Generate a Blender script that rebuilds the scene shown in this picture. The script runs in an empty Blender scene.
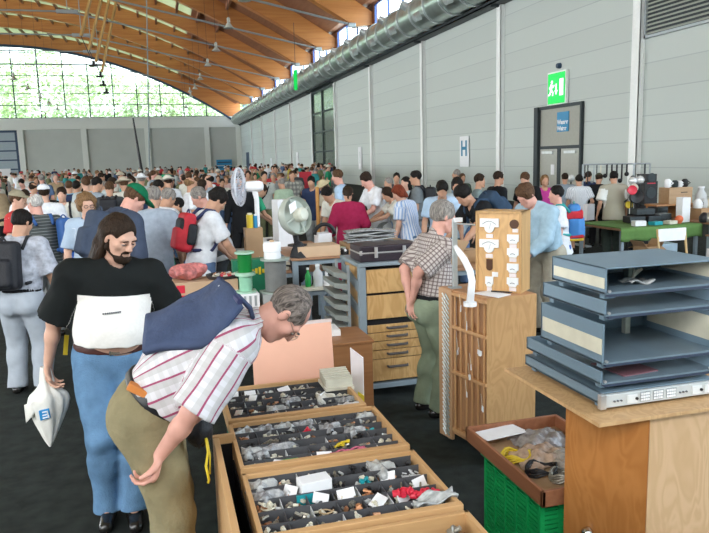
import bpy, math, random
import numpy as np
from mathutils import Vector, Matrix
random.seed(7)
SC = bpy.context.scene
COL = SC.collection
PI = math.pi

# ------------------------------------------------------------------ camera
F = 690.0; CAMH = 2.05
yaw, pit, roll = [math.radians(a) for a in (15.5, 8.9, -1.6)]
FW = np.array([math.sin(yaw)*math.cos(pit), math.cos(yaw)*math.cos(pit), -math.sin(pit)])
rt_ = np.array([math.cos(yaw), -math.sin(yaw), 0.0]); up_ = np.cross(rt_, FW)
RT = rt_*math.cos(roll)+up_*math.sin(roll); UP = -rt_*math.sin(roll)+up_*math.cos(roll)
cam = bpy.data.cameras.new('camera'); camo = bpy.data.objects.new('camera', cam); COL.objects.link(camo)
cam.sensor_fit = 'HORIZONTAL'; cam.sensor_width = 36.0; cam.lens = 36.0*F/709.0
cam.clip_start = 0.05; cam.clip_end = 600
camo.matrix_world = Matrix(((RT[0], UP[0], -FW[0], 0), (RT[1], UP[1], -FW[1], 0), (RT[2], UP[2], -FW[2], CAMH), (0, 0, 0, 1)))
SC.camera = camo
def ray(x, y): return RT*(x-354.5)/F-UP*(y-266.5)/F+FW
def dep(x, y, D): return np.array([0, 0, CAMH])+ray(x, y)*D
def at(x, y, z):
    d = ray(x, y); return np.array([0, 0, CAMH])+d*((z-CAMH)/d[2])
def aty(x, y, Y):
    d = ray(x, y); return np.array([0, 0, CAMH])+d*(Y/d[1])
def atx(x, y, X):
    d = ray(x, y); return np.array([0, 0, CAMH])+d*(X/d[0])

# ------------------------------------------------------------------ materials
MATS = {}
def _new(name):
    m = bpy.data.materials.new(name); m.use_nodes = True
    return m, m.node_tree.nodes, m.node_tree.links, m.node_tree.nodes['Principled BSDF']
def nd(N, t, **kw):
    n = N.new(t)
    for k, v in kw.items():
        if k in n.inputs: n.inputs[k].default_value = v
        else: setattr(n, k, v)
    return n
def c4(c): return (c[0], c[1], c[2], 1.0)
def mat(name, col, rough=0.6, metal=0.0, var=0.08, scale=12.0, bump=0.0, bscale=60.0, spec=0.4, sss=0.0, trans=0.0, alpha=1.0):
    """plain procedural material: colour mottled a little by noise, optional bump"""
    if name in MATS: return MATS[name]
    m, N, L, B = _new(name)
    B.inputs['Roughness'].default_value = rough; B.inputs['Metallic'].default_value = metal
    B.inputs['Specular IOR Level'].default_value = spec
    tc = nd(N, 'ShaderNodeTexCoord')
    no = nd(N, 'ShaderNodeTexNoise', Scale=scale, Detail=4.0); L.new(tc.outputs['Object'], no.inputs['Vector'])
    rp = nd(N, 'ShaderNodeValToRGB')
    rp.color_ramp.elements[0].position = 0.3; rp.color_ramp.elements[1].position = 0.7
    rp.color_ramp.elements[0].color = c4([max(0, x*(1-var)) for x in col]); rp.color_ramp.elements[1].color = c4([min(1, x*(1+var)) for x in col])
    L.new(no.outputs['Fac'], rp.inputs['Fac']); L.new(rp.outputs['Color'], B.inputs['Base Color'])
    if bump:
        n2 = nd(N, 'ShaderNodeTexNoise', Scale=bscale, Detail=3.0); L.new(tc.outputs['Object'], n2.inputs['Vector'])
        bp = nd(N, 'ShaderNodeBump', Strength=bump, Distance=0.02); L.new(n2.outputs['Fac'], bp.inputs['Height']); L.new(bp.outputs['Normal'], B.inputs['Normal'])
    if trans: B.inputs['Transmission Weight'].default_value = trans
    if alpha < 1: B.inputs['Alpha'].default_value = alpha
    if sss:
        B.inputs['Subsurface Weight'].default_value = sss; B.inputs['Subsurface Radius'].default_value = (0.01, 0.004, 0.002)
    MATS[name] = m
    return m
def wood(name, c1, c2, axis=0, scale=3.0, rough=0.45, stretch=14.0):
    if name in MATS: return MATS[name]
    m, N, L, B = _new(name)
    B.inputs['Roughness'].default_value = rough
    tc = nd(N, 'ShaderNodeTexCoord'); mp = nd(N, 'ShaderNodeMapping')
    s = [stretch*scale]*3; s[axis] = scale
    mp.inputs['Scale'].default_value = s
    no = nd(N, 'ShaderNodeTexNoise', Scale=1.0, Detail=5.0, Distortion=0.6)
    L.new(tc.outputs['Object'], mp.inputs['Vector']); L.new(mp.outputs['Vector'], no.inputs['Vector'])
    rp = nd(N, 'ShaderNodeValToRGB'); e = rp.color_ramp.elements
    e[0].position = 0.28; e[1].position = 0.72; e[0].color = c4(c1); e[1].color = c4(c2)
    L.new(no.outputs['Fac'], rp.inputs['Fac']); L.new(rp.outputs['Color'], B.inputs['Base Color'])
    MATS[name] = m
    return m
def ply(name, c1, c2, rough=0.5):
    """rotary cut plywood: broad cathedral figure"""
    if name in MATS: return MATS[name]
    m, N, L, B = _new(name); B.inputs['Roughness'].default_value = rough
    tc = nd(N, 'ShaderNodeTexCoord'); mp = nd(N, 'ShaderNodeMapping'); mp.inputs['Scale'].default_value = (5, 5, 1.3)
    wv = nd(N, 'ShaderNodeTexNoise', Scale=1.6, Detail=2.0, Distortion=1.5)
    n2 = nd(N, 'ShaderNodeTexNoise', Scale=90.0, Detail=3.0)
    mx = nd(N, 'ShaderNodeMath', operation='SINE'); ml = nd(N, 'ShaderNodeMath', operation='MULTIPLY'); ml.inputs[1].default_value = 34.0
    ad = nd(N, 'ShaderNodeMath', operation='ADD')
    L.new(tc.outputs['Object'], mp.inputs['Vector']); L.new(mp.outputs['Vector'], wv.inputs['Vector']); L.new(mp.outputs['Vector'], n2.inputs['Vector'])
    L.new(wv.outputs['Fac'], ml.inputs[0]); L.new(ml.outputs[0], mx.inputs[0]); L.new(mx.outputs[0], ad.inputs[0]); L.new(n2.outputs['Fac'], ad.inputs[1])
    rp = nd(N, 'ShaderNodeValToRGB'); e = rp.color_ramp.elements
    e[0].position = 0.0; e[1].position = 1.0; e[0].color = c4(c1); e[1].color = c4(c2)
    mr = nd(N, 'ShaderNodeMapRange'); mr.inputs['From Min'].default_value = -0.8; mr.inputs['From Max'].default_value = 1.8
    L.new(ad.outputs[0], mr.inputs['Value']); L.new(mr.outputs['Result'], rp.inputs['Fac']); L.new(rp.outputs['Color'], B.inputs['Base Color'])
    MATS[name] = m
    return m
def striped(name, base, stripes, attr='cc', bump=0.0, rough=0.85):
    """cloth with stripes laid out in the garment's own coordinates; stripes = [(component, period, width, colour, phase)]"""
    if name in MATS: return MATS[name]
    m, N, L, B = _new(name); B.inputs['Roughness'].default_value = rough; B.inputs['Specular IOR Level'].default_value = 0.15
    at_ = nd(N, 'ShaderNodeAttribute', attribute_name=attr); sp = nd(N, 'ShaderNodeSeparateXYZ'); L.new(at_.outputs['Vector'], sp.inputs[0])
    cur = None
    rgb = nd(N, 'ShaderNodeRGB'); rgb.outputs[0].default_value = c4(base); cur = rgb.outputs[0]
    for comp, per, wid, col, ph in stripes:
        d = nd(N, 'ShaderNodeMath', operation='MULTIPLY_ADD'); d.inputs[1].default_value = 1.0/per; d.inputs[2].default_value = ph+50
        L.new(sp.outputs[comp], d.inputs[0])
        f = nd(N, 'ShaderNodeMath', operation='FRACT'); L.new(d.outputs[0], f.inputs[0])
        lt = nd(N, 'ShaderNodeMath', operation='LESS_THAN'); lt.inputs[1].default_value = wid; L.new(f.outputs[0], lt.inputs[0])
        mu = nd(N, 'ShaderNodeMath', operation='MULTIPLY'); mu.inputs[1].default_value = col[3] if len(col) > 3 else 1.0; L.new(lt.outputs[0], mu.inputs[0])
        mx = nd(N, 'ShaderNodeMix', data_type='RGBA'); L.new(mu.outputs[0], mx.inputs[0]); L.new(cur, mx.inputs[6]); mx.inputs[7].default_value = c4(col)
        cur = mx.outputs[2]
    L.new(cur, B.inputs['Base Color'])
    MATS[name] = m
    return m
def band(name, lo, hi, c_in, c_out, comp=2, attr='cc', xlim=None, rough=0.85):
    """cloth of one colour with a band of another between two heights of the garment"""
    if name in MATS: return MATS[name]
    m, N, L, B = _new(name); B.inputs['Roughness'].default_value = rough; B.inputs['Specular IOR Level'].default_value = 0.15
    at_ = nd(N, 'ShaderNodeAttribute', attribute_name=attr); sp = nd(N, 'ShaderNodeSeparateXYZ'); L.new(at_.outputs['Vector'], sp.inputs[0])
    g = nd(N, 'ShaderNodeMath', operation='GREATER_THAN'); g.inputs[1].default_value = lo; L.new(sp.outputs[comp], g.inputs[0])
    l = nd(N, 'ShaderNodeMath', operation='LESS_THAN'); l.inputs[1].default_value = hi; L.new(sp.outputs[comp], l.inputs[0])
    a = nd(N, 'ShaderNodeMath', operation='MULTIPLY'); L.new(g.outputs[0], a.inputs[0]); L.new(l.outputs[0], a.inputs[1])
    if xlim:
        ab = nd(N, 'ShaderNodeMath', operation='ABSOLUTE'); L.new(sp.outputs[0], ab.inputs[0])
        lx = nd(N, 'ShaderNodeMath', operation='LESS_THAN'); lx.inputs[1].default_value = xlim; L.new(ab.outputs[0], lx.inputs[0])
        a2 = nd(N, 'ShaderNodeMath', operation='MULTIPLY'); L.new(a.outputs[0], a2.inputs[0]); L.new(lx.outputs[0], a2.inputs[1]); a = a2
    mx = nd(N, 'ShaderNodeMix', data_type='RGBA'); L.new(a.outputs[0], mx.inputs[0]); mx.inputs[6].default_value = c4(c_out); mx.inputs[7].default_value = c4(c_in)
    no = nd(N, 'ShaderNodeTexNoise', Scale=40.0, Detail=2.0)
    hs = nd(N, 'ShaderNodeMapRange'); hs.inputs['To Min'].default_value = 0.9; hs.inputs['To Max'].default_value = 1.08; L.new(no.outputs['Fac'], hs.inputs['Value'])
    vm = nd(N, 'ShaderNodeVectorMath', operation='SCALE'); L.new(mx.outputs[2], vm.inputs[0]); L.new(hs.outputs['Result'], vm.inputs['Scale'])
    L.new(vm.outputs[0], B.inputs['Base Color'])
    MATS[name] = m
    return m
def cloth(col, name=None): 
    name = name or 'cloth_%02x%02x%02x' % tuple(int(255*min(1, c)) for c in col)
    return mat(name, col, rough=0.9, var=0.10, scale=18, bump=0.25, bscale=45, spec=0.12)

# ------------------------------------------------------------------ mesh builder
class MB:
    def __init__(s): s.v = []; s.f = []; s.mi = []; s.cur = 0
    def add(s, vs, fs):
        o = len(s.v); s.v += [tuple(map(float, v)) for v in vs]
        for f in fs: s.f.append(tuple(i+o for i in f)); s.mi.append(s.cur)
        return s
    def box(s, lo, hi, R=None, c=None):
        x0, y0, z0 = lo; x1, y1, z1 = hi
        vs = [(x0, y0, z0), (x1, y0, z0), (x1, y1, z0), (x0, y1, z0), (x0, y0, z1), (x1, y0, z1), (x1, y1, z1), (x0, y1, z1)]
        if R is not None:
            c = Vector(c) if c is not None else Vector(((x0+x1)/2, (y0+y1)/2, (z0+z1)/2))
            vs = [tuple(R @ (Vector(v)-c)+c) for v in vs]
        return s.add(vs, [(0, 3, 2, 1), (4, 5, 6, 7), (0, 1, 5, 4), (1, 2, 6, 5), (2, 3, 7, 6), (3, 0, 4, 7)])
    def cbox(s, c, size, R=None):
        h = [q/2 for q in size]
        return s.box([c[i]-h[i] for i in range(3)], [c[i]+h[i] for i in range(3)], R, c)
    def tube(s, pts, r, n=10, caps=True, closed=False):
        pts = [np.array(p, float) for p in pts]; m = len(pts); vs = []; fs = []
        rs = r if hasattr(r, '__len__') else [r]*m
        ref = None
        for i, p in enumerate(pts):
            if closed: t = pts[(i+1) % m]-pts[i-1]
            else: t = pts[min(i+1, m-1)]-pts[max(i-1, 0)]
            t = t/(np.linalg.norm(t)+1e-9)
            if ref is None:
                ref = np.cross(t, [0, 0, 1.0])
                if np.linalg.norm(ref) < 0.1: ref = np.cross(t, [0, 1.0, 0])
            a = ref-t*(ref@t); a /= np.linalg.norm(a)+1e-9; b = np.cross(t, a); ref = a
            for k in range(n):
                w = 2*PI*k/n; vs.append(p+rs[i]*(a*math.cos(w)+b*math.sin(w)))
        for i in range(m if closed else m-1):
            for k in range(n):
                j = (i+1) % m; fs.append((i*n+k, i*n+(k+1) % n, j*n+(k+1) % n, j*n+k))
        if caps and not closed:
            fs.append(tuple(range(n))[::-1]); fs.append(tuple((m-1)*n+k for k in range(n)))
        return s.add(vs, fs)
    def cyl(s, a, b, r, r2=None, n=20): return s.tube([a, b], [r, r if r2 is None else r2], n)
    def lathe(s, prof, o, n=24, axis=(0, 0, 1), closed=False):
        """prof = [(radius, height)] turned about an axis through o"""
        ax = np.array(axis, float); ax /= np.linalg.norm(ax)
        a = np.cross(ax, [0, 0, 1.0])
        if np.linalg.norm(a) < 0.1: a = np.cross(ax, [0, 1.0, 0])
        a /= np.linalg.norm(a); b = np.cross(ax, a); o = np.array(o, float); vs = []; fs = []
        for r, h in prof:
            for k in range(n):
                w = 2*PI*k/n; vs.append(o+ax*h+r*(a*math.cos(w)+b*math.sin(w)))
        m = len(prof)
        for i in range(m-1):
            for k in range(n): fs.append((i*n+k, i*n+(k+1) % n, (i+1)*n+(k+1) % n, (i+1)*n+k))
        fs.append(tuple(range(n))[::-1]); fs.append(tuple((m-1)*n+k for k in range(n)))
        return s.add(vs, fs)
    def prism(s, poly, z0, z1):
        n = len(poly); vs = [(x, y, z0) for x, y in poly]+[(x, y, z1) for x, y in poly]
        return s.add(vs, [tuple(range(n))[::-1], tuple(range(n, 2*n))]+[(i, (i+1) % n, n+(i+1) % n, n+i) for i in range(n)])
    def extr(s, pts, d):
        """planar polygon of 3-D points pushed along d"""
        n = len(pts); d = np.array(d, float); vs = [np.array(p, float) for p in pts]; vs = vs+[v+d for v in vs]
        return s.add(vs, [tuple(range(n))[::-1], tuple(range(n, 2*n))]+[(i, (i+1) % n, n+(i+1) % n, n+i) for i in range(n)])
    def sphere(s, c, r, n=12, sc=(1, 1, 1), R=None):
        vs = []; fs = []; m = n//2+1
        for i in range(m):
            t = PI*i/(m-1)
            for k in range(n):
                p = 2*PI*k/n; q = Vector((math.sin(t)*math.cos(p)*sc[0]*r, math.sin(t)*math.sin(p)*sc[1]*r, math.cos(t)*sc[2]*r))
                if R is not None: q = R @ q
                vs.append(tuple(np.array(c)+np.array(q)))
        for i in range(m-1):
            for k in range(n): fs.append((i*n+k, (i+1)*n+k, (i+1)*n+(k+1) % n, i*n+(k+1) % n))
        return s.add(vs, fs)
    def grid(s, fn, nu, nv, thick=None):
        """surface fn(u,v); thick gives it a second skin so it has depth"""
        P = np.array([[fn(i/nu, j/nv) for j in range(nv+1)] for i in range(nu+1)], float)
        idx = lambda i, j: i*(nv+1)+j
        F1 = [(idx(i, j), idx(i+1, j), idx(i+1, j+1), idx(i, j+1)) for i in range(nu) for j in range(nv)]
        V = P.reshape(-1, 3)
        if not thick: return s.add(V, F1)
        du = np.gradient(P, axis=0); dv = np.gradient(P, axis=1); nn = np.cross(du, dv); nn /= np.linalg.norm(nn, axis=2, keepdims=True)+1e-9
        V2 = (P-nn*thick).reshape(-1, 3); k = len(V)
        F2 = [tuple(q+k for q in f[::-1]) for f in F1]
        E = []
        rim = [(i, 0) for i in range(nu+1)]+[(nu, j) for j in range(1, nv+1)]+[(i, nv) for i in range(nu-1, -1, -1)]+[(0, j) for j in range(nv-1, 0, -1)]
        for q in range(len(rim)):
            a, b = idx(*rim[q]), idx(*rim[(q+1) % len(rim)]); E.append((b, a, a+k, b+k))
        return s.add(np.vstack([V, V2]), F1+F2+E)
    def build(s, name, m, parent=None, bevel=0.0, smooth=False, local=False):
        me = bpy.data.meshes.new(name)
        inv = Matrix.Identity(4)
        if parent is not None and not local: inv = root_matrix(parent).inverted()
        vs = [tuple(inv @ Vector(v)) for v in s.v]
        me.from_pydata(vs, [], s.f)
        ms = m if isinstance(m, (list, tuple)) else [m]
        for q in ms: me.materials.append(q)
        if len(ms) > 1: me.polygons.foreach_set('material_index', s.mi)
        o = bpy.data.objects.new(name, me); COL.objects.link(o)
        if parent is not None: o.parent = parent; ROOT[o.name] = root_matrix(parent)
        if bevel:
            b = o.modifiers.new('bevel', 'BEVEL'); b.width = bevel; b.segments = 2; b.limit_method = 'ANGLE'; b.angle_limit = 0.6
        if smooth:
            for p in me.polygons: p.use_smooth = True
            es = o.modifiers.new('edges', 'EDGE_SPLIT') if smooth == 'auto' else None
            if es: es.split_angle = 0.7
        return o
ROOT = {}
def root_matrix(o): return ROOT.get(o.name, Matrix.Identity(4))
def rotz(a): return Matrix.Rotation(a, 3, 'Z')
def rotx(a): return Matrix.Rotation(a, 3, 'X')
def roty(a): return Matrix.Rotation(a, 3, 'Y')
def tag(o, label, cat, group=None, kind=None):
    o['label'] = label; o['category'] = cat
    if group: o['group'] = group
    if kind: o['kind'] = kind
    return o
def thing(name, label, cat, loc=(0, 0, 0), rz=0.0, group=None):
    o = bpy.data.objects.new(name, None); COL.objects.link(o)
    o.location = tuple(map(float, loc)); o.rotation_euler = (0, 0, rz); o.empty_display_size = 0.1
    ROOT[o.name] = Matrix.Translation(Vector(o.location)) @ Matrix.Rotation(rz, 4, 'Z')
    return tag(o, label, cat, group)
def struct(o, label, cat=None):
    o['kind'] = 'structure'; o['label'] = label; o['category'] = cat or 'room'
    return o
def one(mb, name, m, label, cat, group=None, **kw):
    """a thing that is a single mesh; its origin goes to the middle of its base"""
    V = np.array(s_v(mb)); c = (V.min(0)+V.max(0))/2; c[2] = V[:, 2].min()
    mb.v = [tuple(np.array(v)-c) for v in mb.v]
    o = mb.build(name, m, None, **kw); o.location = tuple(c)
    return tag(o, label, cat, group)
def s_v(mb): return mb.v
def copy_thing(root, loc, rz=0.0, label=None, group=None):
    r = root.copy(); COL.objects.link(r); r.location = loc; r.rotation_euler = (0, 0, rz)
    if label: r['label'] = label
    if group: r['group'] = group
    for ch in KIDS(root):
        c = ch.copy(); COL.objects.link(c); c.parent = r
        for g in KIDS(ch):
            d = g.copy(); COL.objects.link(d); d.parent = c
    return r
def KIDS(o): return [q for q in COL.objects if q.parent == o]
def text(s, size, p, right, up, m, name, parent, depth=0.002, fat=0.0, align='CENTER'):
    """lettering as a mesh standing on a sign"""
    cu = bpy.data.curves.new(name, 'FONT'); cu.body = s; cu.size = size; cu.extrude = depth; cu.offset = fat; cu.align_x = align; cu.align_y = 'CENTER'
    to = bpy.data.objects.new(name+'_tmp', cu); COL.objects.link(to)
    bpy.context.view_layer.update()
    me = bpy.data.meshes.new_from_object(to.evaluated_get(bpy.context.evaluated_depsgraph_get()))
    bpy.data.objects.remove(to, do_unlink=True)
    r = Vector(right).normalized(); u = Vector(up).normalized(); n = r.cross(u)
    M = Matrix(((r.x, u.x, n.x, p[0]), (r.y, u.y, n.y, p[1]), (r.z, u.z, n.z, p[2]), (0, 0, 0, 1)))
    me.transform(root_matrix(parent).inverted() @ M)
    me.materials.clear(); me.materials.append(m)
    o = bpy.data.objects.new(name, me); COL.objects.link(o); o.parent = parent; ROOT[o.name] = root_matrix(parent)
    return o
# ------------------------------------------------------------------ the hall
M_WHITE = mat('white_paint', (0.88, 0.90, 0.88), 0.5, var=0.03)
M_GREYMETAL = mat('grey_metal', (0.36, 0.40, 0.42), 0.4, 0.3, var=0.05)
M_ZINC = mat('zinc_sheet', (0.42, 0.49, 0.45), 0.28, 0.7, var=0.18, scale=1.5)
M_ZINC2 = mat('zinc_band', (0.66, 0.72, 0.72), 0.3, 0.5, var=0.05)
M_DARKSTEEL = mat('dark_steel', (0.035, 0.045, 0.05), 0.5, 0.2)
M_BLUESTEEL = mat('blue_steel', (0.03, 0.06, 0.11), 0.5)
M_BLACK = mat('black_plastic', (0.012, 0.012, 0.014), 0.45)
M_PAPER = mat('white_paper', (0.82, 0.83, 0.85), 0.7, var=0.03)
M_BLUEPRINT = mat('sign_blue', (0.02, 0.20, 0.36), 0.5, var=0.04)
M_CARD = mat('cardboard', (0.42, 0.27, 0.15), 0.8, var=0.08, scale=5)
M_CARD2 = mat('cardboard_pale', (0.53, 0.37, 0.24), 0.8, var=0.07, scale=5)
M_GLULAM = wood('glulam', (0.44, 0.155, 0.036), (0.57, 0.24, 0.068), axis=0, scale=0.25, rough=0.45, stretch=16)
M_DECK = wood('roof_deck', (0.21, 0.085, 0.042), (0.29, 0.125, 0.065), axis=1, scale=0.4, rough=0.6, stretch=8)
M_PURLIN = wood('purlin_wood', (0.42, 0.19, 0.055), (0.55, 0.27, 0.08), axis=1, scale=0.4)

def wall_panels():
    m, N, L, B = _new('wall_panels'); B.inputs['Roughness'].default_value = 0.6; B.inputs['Specular IOR Level'].default_value = 0.2
    tc = nd(N, 'ShaderNodeTexCoord'); sp = nd(N, 'ShaderNodeSeparateXYZ'); L.new(tc.outputs['Object'], sp.inputs[0])
    d = nd(N, 'ShaderNodeMath', operation='MULTIPLY_ADD'); d.inputs[1].default_value = 1/0.81; d.inputs[2].default_value = 10-2.32/0.81+0.02
    L.new(sp.outputs['Z'], d.inputs[0]); f = nd(N, 'ShaderNodeMath', operation='FRACT'); L.new(d.outputs[0], f.inputs[0])
    lt = nd(N, 'ShaderNodeMath', operation='LESS_THAN'); lt.inputs[1].default_value = 0.035; L.new(f.outputs[0], lt.inputs[0])
    fl = nd(N, 'ShaderNodeMath', operation='FLOOR'); L.new(d.outputs[0], fl.inputs[0])
    wn = nd(N, 'ShaderNodeTexWhiteNoise', noise_dimensions='1D'); L.new(fl.outputs[0], wn.inputs['W'])
    mr = nd(N, 'ShaderNodeMapRange'); mr.inputs['To Min'].default_value = 0.96; mr.inputs['To Max'].default_value = 1.03; L.new(wn.outputs['Value'], mr.inputs['Value'])
    mx = nd(N, 'ShaderNodeMix', data_type='RGBA'); L.new(lt.outputs[0], mx.inputs[0])
    mx.inputs[6].default_value = c4((0.545, 0.590, 0.560)); mx.inputs[7].default_value = c4((0.42, 0.46, 0.455))
    vm = nd(N, 'ShaderNodeVectorMath', operation='SCALE'); L.new(mx.outputs[2], vm.inputs[0]); L.new(mr.outputs['Result'], vm.inputs['Scale'])
    L.new(vm.outputs[0], B.inputs['Base Color'])
    return m
M_WALL = wall_panels()
M_FAR = mat('far_wall_panels', (0.50, 0.53, 0.49), 0.7, var=0.04, scale=0.4)
M_FARPALE = mat('far_wall_pale', (0.70, 0.73, 0.68), 0.6, var=0.03)
M_FLOOR = mat('floor_carpet', (0.022, 0.028, 0.026), 0.85, var=0.35, scale=9, bump=0.3, bscale=220, spec=0.2)

YF = 130.0; XW = 15.0
PIL = [9.9, 19.35, 28.6, 38.0, 48.05, 58.4, 67.8, 79.4, 90.4, 102.0, 113.7]
struct(MB().box((-75, -8, -0.2), (XW+0.3, YF+2, 0.0)).build('floor', M_FLOOR), 'dark grey green hall floor', 'floor')
struct(MB().box((XW, 4, 0), (XW+0.3, YF, 8.9)).build('wall_right', M_WALL), 'pale grey panelled long side wall', 'wall')
struct(MB().box((-75, -8.3, 0), (XW+0.3, -8, 22)).build('wall_rear', M_WALL), 'pale panelled wall behind the viewer', 'wall')
# clerestory band over the wall: sill, head
struct(MB().box((XW, 4, 8.9), (XW+0.3, YF, 9.9)).box((XW, 4, 12.45), (XW+0.3, YF, 13.4)).build('trim_1', M_DECK), 'timber boards above and below the clerestory', 'trim')
M_GLASS, N_, L_, B_ = _new('glazing')
gl = nd(N_, 'ShaderNodeBsdfGlossy'); gl.inputs['Roughness'].default_value = 0.05; tr = nd(N_, 'ShaderNodeBsdfTransparent'); tr.inputs[0].default_value = (0.93, 0.97, 0.95, 1)
mxs = nd(N_, 'ShaderNodeMixShader'); mxs.inputs[0].default_value = 0.06; L_.new(tr.outputs[0], mxs.inputs[1]); L_.new(gl.outputs[0], mxs.inputs[2])
L_.new(mxs.outputs[0], N_['Material Output'].inputs['Surface'])
M_BLUEFRAME = mat('window_frame_blue', (0.05, 0.10, 0.30), 0.4)
for i in range(len(PIL)):
    y0 = PIL[i]+0.8; y1 = (PIL[i+1] if i+1 < len(PIL) else 124.5)-0.8
    w = MB()
    for z in (9.9, 12.35): w.box((XW+0.02, y0, z), (XW+0.16, y1, z+0.12))
    nm = 3
    for k in range(nm+1):
        yy = y0+(y1-y0-0.1)*k/nm; w.box((XW+0.02, yy, 9.9), (XW+0.16, yy+0.1, 12.45))
    wo = struct(w.build('window_%d' % (i+2), M_BLUEFRAME), 'blue framed clerestory window above the duct', 'window')
    MB().box((XW+0.08, y0, 9.9), (XW+0.10, y1, 12.45)).build('pane', M_GLASS, wo)
for i, y in enumerate(PIL[1:]):
    w = 0.18
    p = MB().box((XW-0.22, y-w, 0), (XW+0.01, y-w+0.05, 8.5)).box((XW-0.22, y+w-0.05, 0), (XW+0.01, y+w, 8.5)).box((XW-0.21, y-w, 0), (XW-0.17, y+w, 8.5))
    struct(p.build('trim_%d' % (i+2), M_WHITE), 'white steel pillar against the side wall', 'pillar')
for i, y in enumerate(PIL): struct(MB().box((XW+0.02, y-0.8, 9.9), (XW+0.28, y+0.8, 12.45)).build('trim_%d' % (40+i), M_DECK), 'timber infill between two clerestory windows', 'trim')
# louvre over the nearest wall bay
lv = thing('ventilation_louvre', 'large grey slatted ventilation grille high on the side wall', 'grille', (XW, 15, 5.55))
fr = MB()
for a in ((14.9-4.9, 5.5, 19.12, 5.58), (10.0, 8.4, 19.12, 8.5)): fr.box((XW-0.1, a[0], a[1]), (XW, a[2], a[3]))
fr.box((XW-0.1, 10.0, 5.5), (XW, 10.08, 8.5)).box((XW-0.1, 19.05, 5.5), (XW, 19.12, 8.5))
fr.build('frame', M_GREYMETAL, lv)
MB().box((XW-0.03, 10.0, 5.5), (XW-0.005, 19.1, 8.5)).build('back_panel', M_DARKSTEEL, lv)
sl = MB(); z = 5.6
while z < 8.4:
    sl.extr([(XW-0.10, 10.05, z), (XW-0.03, 10.05, z+0.055), (XW-0.03, 10.05, z+0.075), (XW-0.10, 10.05, z+0.02)], (0, 9.03, 0)); z += 0.125
sl.build('slats', mat('louvre_slat', (0.40, 0.43, 0.38), 0.5), lv)
# cable tray under the duct
t = thing('cable_tray', 'dark steel cable tray running along the wall under the round duct', 'cable tray', (XW-0.3, 60, 8.5))
MB().box((XW-0.62, 6, 8.5), (XW-0.02, 127, 8.56)).box((XW-0.62, 6, 8.5), (XW-0.58, 127, 8.66)).build('tray', M_DARKSTEEL, t)
for y in PIL[1:]:
    MB().box((XW-0.6, y-0.06, 8.40), (XW, y+0.06, 8.5)).build('bracket', M_DARKSTEEL, t)
# the duct
DX, DZ, DR = XW-0.98, 9.52, 0.86
du = thing('ventilation_duct', 'big round galvanised air duct running the length of the side wall', 'duct', (DX, 66, DZ-DR))
MB().cyl((DX, 8, DZ), (DX, 127.5, DZ), DR, n=36).build('pipe', M_ZINC, du, smooth='auto')
y = 12.0; k = 0
while y < 126:
    MB().lathe([(DR, -0.05), (DR+0.07, -0.06), (DR+0.07, 0.06), (DR, 0.05)], (DX, y, DZ), n=36, axis=(0, 1, 0)).build('joint_ring', M_ZINC2, du)
    if y < 100:
        a = math.radians(208 if k % 2 else 150)
        d = np.array([math.cos(a), 0, math.sin(a)]); c = np.array([DX, y+0.8, DZ])
        MB().cyl(c+d*(DR-0.05), c+d*(DR+0.30), 0.24, 0.19, n=16).build('nozzle', M_ZINC2, du)
    y += 1.95; k += 1
for y in PIL[1:]:
    MB().tube([(DX, y, DZ+DR), (DX, y, DZ+DR+1.3)], 0.03, 6).build('hanger', M_DARKSTEEL, du)
# ------------------------------------------------------------------ roof
def zb(X): return 22.3-0.0079*(X+24)**2           # underside of the arches
def depth_at(X):                                    # they taper to rounded ends at the wall
    t = max(0.0, (X-7.0)/8.0); return 1.75-0.55*t*t
XS = list(np.linspace(-63, 15, 66))
for i, y in enumerate(PIL[1:]):
    b = MB(); n = len(XS); V = []
    for X in XS:
        d = 1.75; lo = zb(X)
        e = max(0.0, X-13.4)/1.6; lo += 0.9*(1-math.sqrt(max(0, 1-e*e)))
        V += [(X, y-0.38, lo), (X, y+0.38, lo), (X, y+0.38, zb(X)+d), (X, y-0.38, zb(X)+d)]
    fs = []
    for k in range(n-1):
        for q in range(4): fs.append((k*4+q, k*4+(q+1) % 4, (k+1)*4+(q+1) % 4, (k+1)*4+q))
    fs += [(3, 2, 1, 0), tuple((n-1)*4+q for q in range(4))]
    b.add(V, fs)
    struct(b.build('ceiling_beam', M_GLULAM), 'broad curved glulam roof beam spanning the hall', 'roof beam')
    # steel tie rod with its kink and brackets
    if i < 9:
        kz = 15.4
        tr_ = thing('tie_rod', ['grey steel tie rod bracing the %s roof beam from the wall' % q for q in ('nearest', 'second', 'third', 'fourth', 'fifth', 'sixth', 'seventh', 'eighth', 'ninth')][i], 'tie rod', (-6.7, y, kz))
        MB().tube([(13.6, y-0.52, 11.1), (-6.7, y-0.52, kz), (-41.3, y-0.52, kz), (-62, y-0.52, 11.0)], 0.075, 8).build('rod', M_GREYMETAL, tr_)
        MB().box((-7.6, y-0.66, kz-0.16), (-5.8, y-0.40, kz+0.16)).tube([(-6.7, y-0.5, kz), (-6.7, y-0.4, zb(-6.7)+0.2)], 0.05, 6).build('bracket', M_GREYMETAL, tr_, bevel=0.03)
        MB().box((13.2, y-0.64, 10.95), (13.75, y-0.40, 11.25)).build('bracket', M_GREYMETAL, tr_, bevel=0.05)
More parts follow.
